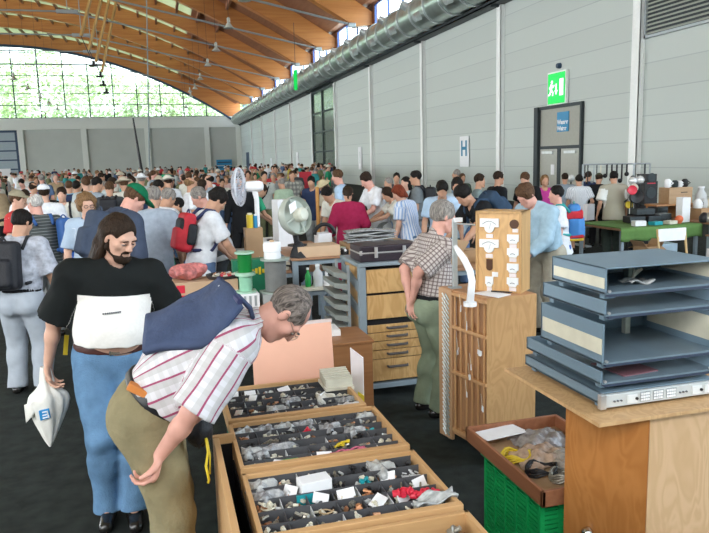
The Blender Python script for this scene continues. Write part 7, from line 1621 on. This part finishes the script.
# --- steel legged table and the grey fan drum
table('brown table on blue grey steel legs behind the drawer cart', 1.22, 3.05, 6.75, 7.55, 1.07, th=0.02)
carton('flat brown cardboard box at the left end of the steel legged table', (1.52, 6.95, 1.07), (0.44, 0.30, 0.11), 0.0, M_CARD2, tape=False)
M_DRUM = mat('drum_grey', (0.42, 0.46, 0.41), 0.35, var=0.04)
df_ = thing('drum_fan', 'large grey fan drum with a cream hub standing on the flat cardboard box', 'fan', (1.45, 6.98, 1.18))
cd = np.array(dep(297, 215.5, 7.0)); ax = nrm(np.array((0.55, -0.80, 0.18)))
MB().lathe([(0.02, -0.10), (0.17, -0.10), (0.195, -0.06), (0.20, 0.0), (0.192, 0.02), (0.185, 0.0), (0.175, -0.035), (0.10, 0.0), (0.06, 0.02), (0.02, 0.02)], cd, n=36, axis=tuple(ax)).build('drum', M_DRUM, df_, smooth='auto')
MB().lathe([(0.03, 0.0), (0.072, 0.0), (0.072, 0.09), (0.055, 0.11), (0.02, 0.115)], cd, n=24, axis=tuple(ax)).build('hub', mat('hub_cream', (0.55, 0.56, 0.47), 0.4), df_, smooth='auto')
e1 = nrm(np.cross(ax, [0, 0, 1.0])); e2 = np.cross(ax, e1)
for w in (0.4, 1.97, 3.54, 5.11): MB().tube([cd+ax*0.02+(e1*math.cos(w)+e2*math.sin(w))*0.06, cd+(e1*math.cos(w)+e2*math.sin(w))*0.185], 0.012, 6).build('spoke', M_DRUM, df_)
MB().extr([cd+ax*0.03+e1*a+e2*b for a, b in ((0.12, -0.02), (0.02, -0.06), (0.02, -0.15), (0.12, -0.11))], tuple(ax*0.004)).build('label', M_PAPER, df_)
MB().tube([cd-ax*0.05+np.array((0, 0, -0.12)), (cd[0], cd[1]+0.05, 1.19)], 0.03, 10).build('stem', M_BLACK, df_); MB().cyl((cd[0], cd[1]+0.05, 1.181), (cd[0], cd[1]+0.05, 1.195), 0.10, n=20).build('foot', M_BLACK, df_)
for i, (a, b, D, s_) in enumerate(((300, 262, 6.6, 1.0),)):
    p_ = dep(a, b, 7.05); bb = thing('black_holdall', 'black soft bag hanging under the brown table behind the spools', 'bag', (p_[0], p_[1], p_[2]-.2))
    def hb(u, v):
        th = 2*PI*u; r = math.sin(PI*min(.985, max(.015, v)))**.5*(1+.08*math.sin(3*th)+.05*math.sin(7*th+6*v)); return (p_[0]+.10*r*math.cos(th), p_[1]+.08*r*math.sin(th), p_[2]+.22*(.5-v)*1.9)
    MB().grid(hb, 24, 14).build('body', mat('pouch_black', (0.010, 0.011, 0.014), 0.6), bb, smooth=True); MB().tube([(p_[0]-.06, p_[1], p_[2]+.18), (p_[0]-.03, p_[1], 1.04), (p_[0]+.04, p_[1], 1.04), (p_[0]+.06, p_[1], p_[2]+.18)], .01, 6).build('handle', M_BLACK, bb)
table('low cream side table with bottles under the steel legged table', 1.30, 1.62, 6.55, 6.74, 0.80, M_CREAM)
for (x, r, h_, m, lab) in ((1.36, .03, .17, mat('bottle_green', (0.02, 0.33, 0.07), 0.25), 'green plastic bottle on the low cream side table'), (1.46, .05, .20, M_DIVW, 'clear pale jar on the low cream side table'), (1.55, .035, .12, M_PAPER, 'white tub at the right of the low cream side table')):
    t = thing('bottle', lab, 'bottle', (x, 6.65, .80)); MB().lathe([(r*.95, 0), (r, .01), (r, h_*.65), (r*.4, h_*.85), (r*.4, h_)], (x, 6.65, .80), n=16).build('body', m, t, smooth='auto'); MB().cyl((x, 6.65, .80+h_), (x, 6.65, .82+h_), r*.45, n=12).build('cap', M_PAPER, t)
gs = thing('grey_sack', 'pale grey sack on the floor under the steel legged table', 'sack', (1.2, 6.5, 0)); 
def sk_(u, v):
    th = 2*PI*u; r = math.sin(PI*min(.985, max(.06, v)))**.5*(1+.07*math.sin(3*th+1)+.04*math.sin(8*th+5*v)); return (1.13+.16*r*math.cos(th), 6.62+.14*r*math.sin(th), .64*(1-v))
MB().grid(sk_, 26, 14).build('cloth', mat('sack_grey', (0.42, 0.45, 0.48), 0.8, bump=.4, bscale=15), gs, smooth=True)
# slanted grey tray rack beside the cart
tk = thing('tray_rack', 'narrow rack of slanted grey plastic trays just left of the drawer cart', 'rack', (1.42, 5.75, 0))
for y in (5.55, 5.95): MB().box((1.475, y, 0), (1.495, y+.03, 1.16)).build('post', M_GREYMETAL, tk)
for k_ in range(9):
    z = 0.30+0.092*k_; o = MB().extr([(1.36, 5.55, z+.035), (1.475, 5.55, z), (1.475, 5.55, z+.055), (1.355, 5.55, z+.075)], (0, .42, 0)).build('tray', mat('tray_plastic', (0.30, 0.33, 0.31), 0.45, var=.1), tk, bevel=0.004)
MB().box((1.36, 5.53, 0), (1.5, 6.0, .03)).build('base', M_GREYMETAL, tk)
# wooden box behind the salmon board, white box on it
wb_ = thing('wooden_chest', 'orange brown wooden chest between the salmon board and the drawer cart', 'box', (1.22, 4.95, 0))
MB().box((0.98, 4.75, 0.03), (1.44, 5.2, 0.70)).build('body', wood('chest_wood', (0.30, 0.13, 0.05), (0.38, 0.18, 0.075), axis=0, scale=2), wb_, bevel=.006); MB().box((0.97, 4.74, .70), (1.45, 5.21, .72)).build('lid', wood('chest_wood', (0.30, 0.13, 0.05), (0.38, 0.18, 0.075), axis=0, scale=2), wb_, bevel=.004)
for x in (1.0, 1.38): MB().box((x, 4.77, 0), (x+.04, 5.18, .03)).build('foot', M_DARKSTEEL, wb_)
carton('flat white box lying on the orange brown wooden chest', (1.14, 5.05, .72), (.22, .2, .05), 0, M_PAPER, tape=False)
# --- goods on the steel legged table
carton('flat brown box under the pile of clear folders', (2.17, 7.02, 1.07), (.66, .42, .10), 0, M_CARD, tape=False)
for i in range(7):
    p_ = np.array((2.10+.012*(i % 3), 7.03+.01*(i % 2), 1.186+.018*i))
    def sh(u, v, i=i, p_=p_): return (p_[0]-.26+.52*u+.03*v, p_[1]-.15+.3*v, p_[2]+.010*math.sin(5*u+2*i)+.008*math.sin(6*v+i))
    item(MB().grid(sh, 14, 8, .006), 'clear_folder', M_BAG if i % 2 else M_BAG2, 'clear grey plastic folder in the pile behind the black case', 'folder', 'pile of clear folders', smooth=True)
item(MB().cbox((2.30, 6.88, 1.1735), (.30, .12, .004), rotz(-.1)), 'paper_sheet', M_PAPER, 'white paper sheet lying before the pile of clear folders', 'paper')
for (x, y, sx, sy, sz, m, lab) in ((1.74, 7.0, .15, .2, .07, mat('pale_green_case', (0.45, 0.52, 0.38), .4), 'pale green flat apparatus in front of the crimson sweater'), (2.62, 7.2, .14, .14, .06, M_PAPER, 'white apparatus right of the clear folders'), (2.78, 7.15, .16, .14, .08, M_DIVW, 'pale apparatus near the right end of the steel legged table')): device(lab, (x, y, 1.07), (sx, sy, sz), rg.uniform(-.2, .4), m)
kn = thing('dial_box', 'black round dial box with a bright centre before the crimson sweater', 'dial', (1.80, 6.86, 1.07)); MB().cyl((1.80, 6.86, 1.07), (1.80, 6.86, 1.12), .04, n=20).build('body', M_BLACK, kn, smooth='auto'); MB().sphere((1.80, 6.83, 1.115), .016, 10).build('bright_centre', M_PAPER, kn)
sw = thing('steering_ring', 'black half ring handle on a white box beside the grey fan drum', 'handle', (1.70, 7.35, 1.07)); MB().cbox((1.70, 7.40, 1.16), (.16, .2, .18)).build('white_body', M_PAPER, sw, bevel=.01)
MB().tube([(1.70+.11*math.cos(w), 7.32, 1.24+.11*math.sin(w)) for w in np.linspace(0, PI, 15)], .022, 8).build('ring', M_BLACK, sw, smooth=True)
# orange pole and red banner further off
p_ = dep(317, 187, 12.8); op = thing('orange_pole', 'short orange post standing beside the navy vest', 'post', (p_[0], p_[1], 0)); MB().cyl((p_[0], p_[1], 0), (p_[0], p_[1], p_[2]), .035, n=14).build('post', mat('orange_paint', (.50, .24, .06), .5), op); MB().cyl((p_[0], p_[1], 0), (p_[0], p_[1], .03), .16, n=18).build('foot', M_DARKSTEEL, op)
a_, b_ = dep(299, 172, 24), dep(313, 187, 24); rb = thing('red_banner', 'bright red display board standing before the dark glazed gate', 'board', ((a_[0]+b_[0])/2, a_[1], 0))
MB().box((a_[0], a_[1]-.03, b_[2]-.3), (b_[0], a_[1]+.03, a_[2])).build('panel', mat('banner_red', (.50, .015, .035), .5), rb); MB().box((a_[0], a_[1]-.02, 0), (a_[0]+.05, a_[1]+.02, a_[2])).box((b_[0]-.05, a_[1]-.02, 0), (b_[0], a_[1]+.02, a_[2])).build('legs', M_GREYMETAL, rb)
p_ = dep(5, 177, 60); wsn = thing('white_screen', 'white board standing at the far left before the grey blue gate', 'board', (p_[0], p_[1], 0)); MB().box((p_[0]-.9, p_[1]-.03, 1.1), (p_[0]+.5, p_[1]+.03, 2.0)).build('panel', M_PAPER, wsn); MB().box((p_[0]-.05, p_[1]-.02, 0), (p_[0]+.05, p_[1]+.02, 1.1)).build('leg', M_GREYMETAL, wsn)
# --- table behind the meter box
table('brown table behind the meter box where the men lean', 2.18, 3.35, 6.05, 6.75, 0.98)
carton('open brown carton on the table behind the meter box', (2.62, 6.35, .98), (.42, .3, .13), .1, M_CARD2, flaps=True)
carton('small brown carton behind the metal upright', (2.95, 6.45, .98), (.25, .22, .12), -.2, M_CARD, tape=True)
for (x, y, sx, sz, m, lab) in ((3.15, 6.25, .16, .08, M_GREYMETAL, 'grey apparatus on the table right of the meter box'), (3.24, 6.6, .14, .06, M_PAPER, 'white apparatus on the table right of the meter box')): device(lab, (x, y, .98), (sx, .14, sz), rg.uniform(-.3, .3), m)
# --- equipment stall on the right
M_GCLOTH = mat('green_tablecloth', (0.11, 0.22, 0.06), .9, bump=.3, bscale=12)
ts = table('stall table under a green cloth on the right, heaped with sound equipment', 7.45, 9.05, 9.95, 11.2, .74)
def gc(u, v):
    x = 7.42+1.66*u; d = v*1.6; y = 9.92+max(0, d-.3); z = .762 if d > .3 else .762-(.3-d)*.75-.012*math.sin(26*u)*(.3-d)/.3; return (x, min(y, 11.2), z)
tag(MB().grid(gc, 40, 24, .006).build('tablecloth', M_GCLOTH, None, smooth=True), 'green cloth spread over the stall table on the right', 'tablecloth')
M_SPK = wood('speaker_wood', (0.36, 0.22, 0.11), (0.44, 0.28, 0.15), axis=0, scale=2); M_SHELF = wood('shelf_orange', (0.36, 0.16, 0.05), (0.44, 0.21, 0.08), axis=0, scale=2)
ZC = .768
def P2(x, y, D): return np.array(dep(x, y, D))
# orange shelf with the wooden loudspeaker on it
a_, b_ = P2(646, 204, 13.0), P2(691, 222, 13.0); sf = thing('orange_shelf', 'orange brown wooden shelf unit at the back of the green cloth stall', 'shelf', ((a_[0]+b_[0])/2, a_[1], ZC))
MB().box((a_[0], 10.75, a_[2]-.03), (a_[0]+.85, 11.1, a_[2])).build('top_board', M_SHELF, sf); MB().box((a_[0]+.02, 10.78, ZC), (a_[0]+.05, 11.08, a_[2]-.03)).build('side_board', M_SHELF, sf); MB().box((a_[0]+.8, 10.78, ZC), (a_[0]+.83, 11.08, a_[2]-.03)).build('side_board', M_SHELF, sf); MB().box((a_[0]+.05, 11.05, ZC), (a_[0]+.8, 11.07, a_[2]-.03)).build('back_board', M_SHELF, sf)
sx0 = a_[0]+.28; sz = a_[2]; sk2 = thing('wooden_loudspeaker', 'tan wooden cabinet with a dark slot on the orange shelf', 'cabinet', (sx0+.25, 10.92, sz)); MB().box((sx0, 10.78, sz), (sx0+.52, 11.06, sz+.30)).build('cabinet', M_SPK, sk2, bevel=.005); MB().box((sx0+.26, 10.772, sz+.2), (sx0+.4, 10.782, sz+.215)).build('slot', M_BLACK, sk2)
for k_, (dx, m, h_, lab) in enumerate(((.06, M_PAPER, .16, 'white bottle on the tan wooden cabinet, leftmost'), (.22, M_DARKSTEEL, .13, 'dark cup on the tan wooden cabinet, second from left'), (.32, M_PAPER, .12, 'white cup on the tan wooden cabinet, third from left'), (.44, M_BLACK, .15, 'black round thing on the tan wooden cabinet, rightmost'))):
    t = thing('cup', lab, 'cup', (sx0+dx, 10.9, sz+.3)); MB().lathe([(.045, 0), (.06, .02), (.06, h_*.8), (.035, h_)], (sx0+dx, 10.9, sz+.3), n=14).build('body', m, t, smooth='auto'); MB().tube([(sx0+dx+.055, 10.88, sz+.3+h_*.3), (sx0+dx+.1, 10.87, sz+.3+h_*.5), (sx0+dx+.055, 10.88, sz+.3+h_*.7)], .01, 6).build('handle', m, t)
bx2 = P2(683.5, 226, 12.3); wt = carton('upright white box at the right end of the green cloth stall', (bx2[0], 10.25, ZC), (.17, .16, .44), 0, M_PAPER, tape=False)
for k_, (px, py, D, s_, m, lab) in enumerate(((634, 219, 12.4, (.3, .25, .12), M_BLACK, 'flat black amplifier low at the left of the stall'), (640, 212, 12.6, (.34, .25, .11), M_DARKSTEEL, 'dark amplifier stacked behind at the left of the stall'), (655, 218, 12.4, (.36, .3, .12), M_BLACK, 'wide black amplifier in the middle of the stall'), (659, 211, 12.7, (.24, .25, .12), M_BLACK, 'small black amplifier on top in the middle of the stall'), (671, 221, 12.3, (.2, .2, .15), M_GREYMETAL, 'grey apparatus beside the orange ball'))):
    p_ = P2(px, py, D); device(lab, (p_[0], min(max(p_[1], 10.15), 10.6)+.05*k_, ZC if k_ not in (1, 3) else ZC+.13), s_, rg.uniform(-.2, .2), m, face=M_DARKSTEEL)
p_ = P2(681, 220, 12.2); item(MB().sphere((p_[0]-.08, 10.12, ZC+.07), .07, 16).cyl((p_[0]-.08, 10.12, ZC), (p_[0]-.08, 10.12, ZC+.03), .04, n=12), 'orange_ball', mat('orange_red', (.75, .17, .07), .5), 'orange red ball shaped thing on the green cloth', 'ball', smooth='auto')
for k_, (px, m, lab) in enumerate(((626, M_PAPER, 'white folded cloth at the left end of the green cloth stall'), (646, M_TEAL, 'teal strip lying along the front of the stall'), (664, M_CREAM, 'cream box at the front of the green cloth stall'))):
    p_ = P2(px, 225, 12.2); carton(lab, (p_[0], 10.08, ZC), (.2, .14, .06 if k_ else .09), rg.uniform(-.3, .3), m, nm='small_box', tape=False)
# clothes rail of microphones
rl = thing('hanging_rail', 'long thin rail on two posts hung with dark microphones over the stall', 'rail', (8.3, 12.3, 0)); p1, p2 = P2(583, 164.5, 15), P2(650, 163.5, 15)
MB().tube([p1, p2], .018, 8).build('rail', M_GREYMETAL, rl)
for p_ in (p1, p2): MB().tube([(p_[0], p_[1], 0), p_], .02, 8).build('post', M_GREYMETAL, rl); MB().cbox((p_[0], p_[1], .015), (.12, .6, .03)).build('foot', M_GREYMETAL, rl)
for k_, (px, ln, m) in enumerate(((585, .28, M_BLACK), (588, .40, M_BLACK), (594, .38, M_GREYMETAL), (597, .45, M_DARKSTEEL), (601, .36, M_CREAM), (607, .25, M_BLACK), (612, .33, M_BLACK), (617, .28, M_BLACK), (622, .36, M_BLACK), (627, .22, M_BLACK), (634, .3, M_GREYMETAL), (645, .34, M_DARKSTEEL))):
    f_ = (px-583)/67.0; p_ = p1*(1-f_)+p2*f_; t = thing('microphone', 'dark microphone hanging from the rail' if k_ > 4 else 'thin microphone hanging at the left end of the rail', 'microphone', p_-np.array((0, 0, ln)), 0, 'microphones on the rail, right part' if k_ > 4 else 'microphones on the rail, left end')
    MB().tube([p_, p_-np.array((0, 0, ln))], .012 if k_ < 5 else .02, 6).build('handle', m, t); MB().sphere(p_-np.array((0.02*(k_ % 3), 0, ln)), .05 if k_ > 4 else .03, 10).build('head', M_BLACK if k_ > 4 else m, t, smooth=True)
for k_, (px, py) in enumerate(((633, 181), (640, 180), (571, 178))):
    p_ = P2(px, py, 13.6 if k_ < 2 else 16); t = thing('chrome_lamp', ('left of two bright round lamps on stands by the beige vest', 'right of two bright round lamps on stands by the beige vest', 'bright white round lamp by the service door')[k_], 'lamp', (p_[0], p_[1], 0))
    MB().sphere(p_, .085, 16).build('globe', mat('pale_chrome', (.72, .74, .74), .2, .3), t, smooth=True); MB().tube([p_-np.array((0, 0, .07)), (p_[0], p_[1], .02)], .015, 8).build('stand', M_DARKSTEEL, t); MB().cyl((p_[0], p_[1], 0), (p_[0], p_[1], .025), .14, n=18).build('foot', M_DARKSTEEL, t)
# black loudspeaker tower and tripod heap
a_ = P2(640, 180, 14.2); b_ = P2(653, 208, 14.2)
for k_, (z0, z1, w, lab) in enumerate(((0, .95, .34, 'lowest black loudspeaker of the tower at the stall'), (.95, 1.42, .32, 'middle black loudspeaker of the tower at the stall'), (1.42, a_[2]+.12, .26, 'small topmost black loudspeaker of the tower at the stall'))):
    t = thing('loudspeaker', lab, 'loudspeaker', (a_[0]+.16, a_[1], z0)); MB().box((a_[0]+.16-w/2, a_[1]-.15, z0), (a_[0]+.16+w/2, a_[1]+.15, z1)).build('cabinet', M_BLACK, t, bevel=.01); MB().cyl((a_[0]+.16, a_[1]-.16, (z0+z1)/2), (a_[0]+.16, a_[1]-.15, (z0+z1)/2), w*.36, n=20).build('cone', M_DARKSTEEL, t); MB().box((a_[0]+.16-w*.3, a_[1]-.155, z1-.05), (a_[0]+.16+w*.3, a_[1]-.15, z1-.03)).build('badge', M_REDP, t)
for k_, (px, py, m, s_, lab) in enumerate(((628, 190, M_REDP, .09, 'red lamp head amid the stand heap'), (634, 197, M_BLACK, .13, 'black lamp head low in the stand heap'), (629, 205, M_YELLOW, .07, 'yellow knob shaped lamp head in the stand heap'), (636, 188, M_CREAM, .08, 'cream lamp head in the stand heap'), (640, 196, M_COPPER, .08, 'copper coloured lamp head in the stand heap'), (629, 198, M_DARKSTEEL, .10, 'dark lamp head nearest the beige vest'))):
    p_ = P2(px, py, 13.0); t = thing('stage_lamp', lab, 'lamp', (p_[0], p_[1]+.06*k_-.1, 0)); q_ = np.array((p_[0], p_[1]+.06*k_-.1, p_[2]))
    MB().lathe([(s_*.5, -s_), (s_*.75, -s_*.6), (s_, s_*.6), (s_*.9, s_*.7), (s_*.2, s_*.5)], q_, n=16, axis=(-.3, -.9, .1)).build('head', m, t, smooth='auto'); MB().tube([q_-np.array((0, 0, s_*.6)), (q_[0], q_[1], .05)], .014, 6).build('stand', M_BLACK, t)
    MB().tube([(q_[0]-.2, q_[1]-.05, 0.01), (q_[0], q_[1], .25), (q_[0]+.2, q_[1]-.05, 0.01)], .01, 6).build('feet', M_BLACK, t)
# cartons and the folding chair under and before the stall
carton('open brown carton on top of another before the green cloth stall', (P2(631, 248, 11.2)[0], 9.1, .33), (.30, .28, .24), .1, M_CARD, flaps=True)
carton('brown carton with a white base under the open carton', (P2(631, 248, 11.2)[0], 9.1, 0), (.34, .3, .33), .1, M_CARD, tape=True)
carton('pale blue plastic box under the green cloth stall', (P2(648, 240, 12)[0], 9.7, 0), (.30, .28, .5), 0, mat('box_paleblue', (.40, .52, .60), .5), tape=False)
cc_ = np.array(P2(671, 252, 10.6)); fc_ = thing('folding_chair', 'white backed folding chair with pale wooden legs before the green cloth stall', 'chair', (cc_[0], cc_[1], 0)); w2 = .25; M_CW = wood('chair_wood', (.55, .36, .15), (.64, .44, .20), axis=2, scale=2)
zt_ = P2(671, 228, 10.6)[2]
for s_ in (-1, 1):
    MB().tube([(cc_[0]+s_*w2, cc_[1]-.12, 0), (cc_[0]+s_*w2, cc_[1]+.02, zt_)], .018, 6).build('leg', M_CW, fc_); MB().tube([(cc_[0]+s_*(w2-.03), cc_[1]+.4, 0), (cc_[0]+s_*(w2-.03), cc_[1]-.02, .46)], .018, 6).build('leg', M_CW, fc_)
MB().box((cc_[0]-w2, cc_[1]-.015, zt_-.19), (cc_[0]+w2, cc_[1]+.015, zt_)).build('backrest', M_PAPER, fc_, bevel=.006); MB().box((cc_[0]-w2, cc_[1]-.05, .42), (cc_[0]+w2, cc_[1]+.38, .45)).build('seat', M_PAPER, fc_, bevel=.006)
table('bare brown stall table at the right edge of the picture', 8.80, 10.4, 8.75, 9.55, .62)
carton('wide brown carton on the bare stall table at the right edge', (9.35, 9.05, .62), (.75, .4, .14), 0, M_CARD, tape=False)
w_ = carton('white carton with a red printed mark at the right edge, under the wide brown one', (8.45, 8.55, 0), (.7, .4, .52), 0, M_PAPER, tape=False); MB().box((.02, -.204, .32), (.2, -.2, .44)).build('red_print', M_REDP, w_, local=True, bevel=.002); MB().box((.24, -.204, .30), (.34, -.2, .40)).build('yellow_print', M_YELLOW, w_, local=True)
table('low table carrying the heap of appliances at the right edge', 9.10, 10.7, 9.75, 10.9, .78)
a_ = aty(702, 212, 10.5); carton('brown box lifting the pale appliances at the right edge', (a_[0]+.1, 10.5, .78), (.6, .4, .20), 0, M_CARD, tape=False)
for k_, (px, Y_, m, lab) in enumerate(((697, 10.45, M_PAPER, 'white appliance at the left of the right edge heap'), (703, 10.5, M_DIVW, 'pale kettle shaped appliance in the right edge heap'), (709, 10.45, M_CREAM, 'cream appliance at the very right edge'), (704, 9.95, M_BLACK, 'black appliance low in the right edge heap'), (709, 9.9, M_BRASSY, 'brassy appliance low in the right edge heap'), (713, 9.95, M_BLACK, 'black appliance low at the very right edge'))):
    p_ = aty(px, 220, Y_); z_ = .78 if k_ > 2 else .98; t = thing('appliance', lab, 'appliance', (p_[0], p_[1], z_)); MB().lathe([(.07, 0), (.08, .02), (.085, .09), (.06, .14), (.025, .17)], (p_[0], p_[1], z_), n=18).build('body', m, t, smooth='auto'); MB().tube([(p_[0]+.08, p_[1], z_+.04), (p_[0]+.13, p_[1], z_+.08), (p_[0]+.07, p_[1], z_+.13)], .012, 6).build('handle', M_BLACK, t)
a_ = aty(704, 200, 10.7); gj = thing('glass_jar', 'clear glass jar at the top of the right edge heap', 'jar', (a_[0], 10.75, .78)); MB().lathe([(.09, 0), (.10, .02), (.10, .42), (.05, .5), (.05, .54)], (a_[0], 10.78, .78), n=20).build('glass', M_DIVW, gj, smooth='auto'); MB().cyl((a_[0], 10.78, 1.32), (a_[0], 10.78, 1.35), .06, n=16).build('lid', M_PAPER, gj)
# ------------------------------------------------------------------ light: sky through the openings, two added fill lights
W_ = bpy.data.worlds.new('sky'); SC.world = W_; W_.use_nodes = True
N, L = W_.node_tree.nodes, W_.node_tree.links
bg = N['Background']; bg.inputs['Strength'].default_value = 1.5
tc = nd(N, 'ShaderNodeTexCoord'); sp_ = nd(N, 'ShaderNodeSeparateXYZ'); L.new(tc.outputs['Generated'], sp_.inputs[0])
rp = nd(N, 'ShaderNodeValToRGB'); L.new(sp_.outputs['Z'], rp.inputs['Fac']); e = rp.color_ramp.elements
e[0].position = 0.0; e[0].color = (0.86, 0.95, 1.0, 1); e[1].position = 0.6; e[1].color = (0.62, 0.80, 1.0, 1)
L.new(rp.outputs['Color'], bg.inputs['Color'])
def area(name, loc, size, power, col, direction):
    l = bpy.data.lights.new(name, 'AREA'); l.shape = 'RECTANGLE'; l.size, l.size_y = size; l.energy = power; l.color = col
    o = bpy.data.objects.new(name, l); COL.objects.link(o); o.location = loc
    o.rotation_euler = Vector(direction).to_track_quat('-Z', 'Y').to_euler(); return o
# unseen fill lights added behind and left of the camera; no glazing built there
area('rear_fill_light', (-14, -7.5, 6.5), (46, 10), 2300, (0.98, 0.99, 1.0), (0.05, 1, -0.12))  # added fill in front of the closed rear wall
area('side_fill_light', (-62, 62, 6.5), (11, 130), 34000, (1.0, 0.99, 0.97), (1, 0, 0.12))  # added fill, tilted up to brighten the roof and side wall
SC.view_settings.view_transform = 'Standard'; SC.view_settings.look = 'None'; SC.view_settings.gamma = 1.0
SC.view_settings.use_curve_mapping = False; SC.view_settings.exposure = 2.38
SC.cycles.max_bounces = 8; SC.cycles.diffuse_bounces = 4; SC.cycles.glossy_bounces = 3; SC.cycles.transparent_max_bounces = 12
SC.cycles.sample_clamp_indirect = 6.0; SC.cycles.caustics_reflective = False; SC.cycles.caustics_refractive = False
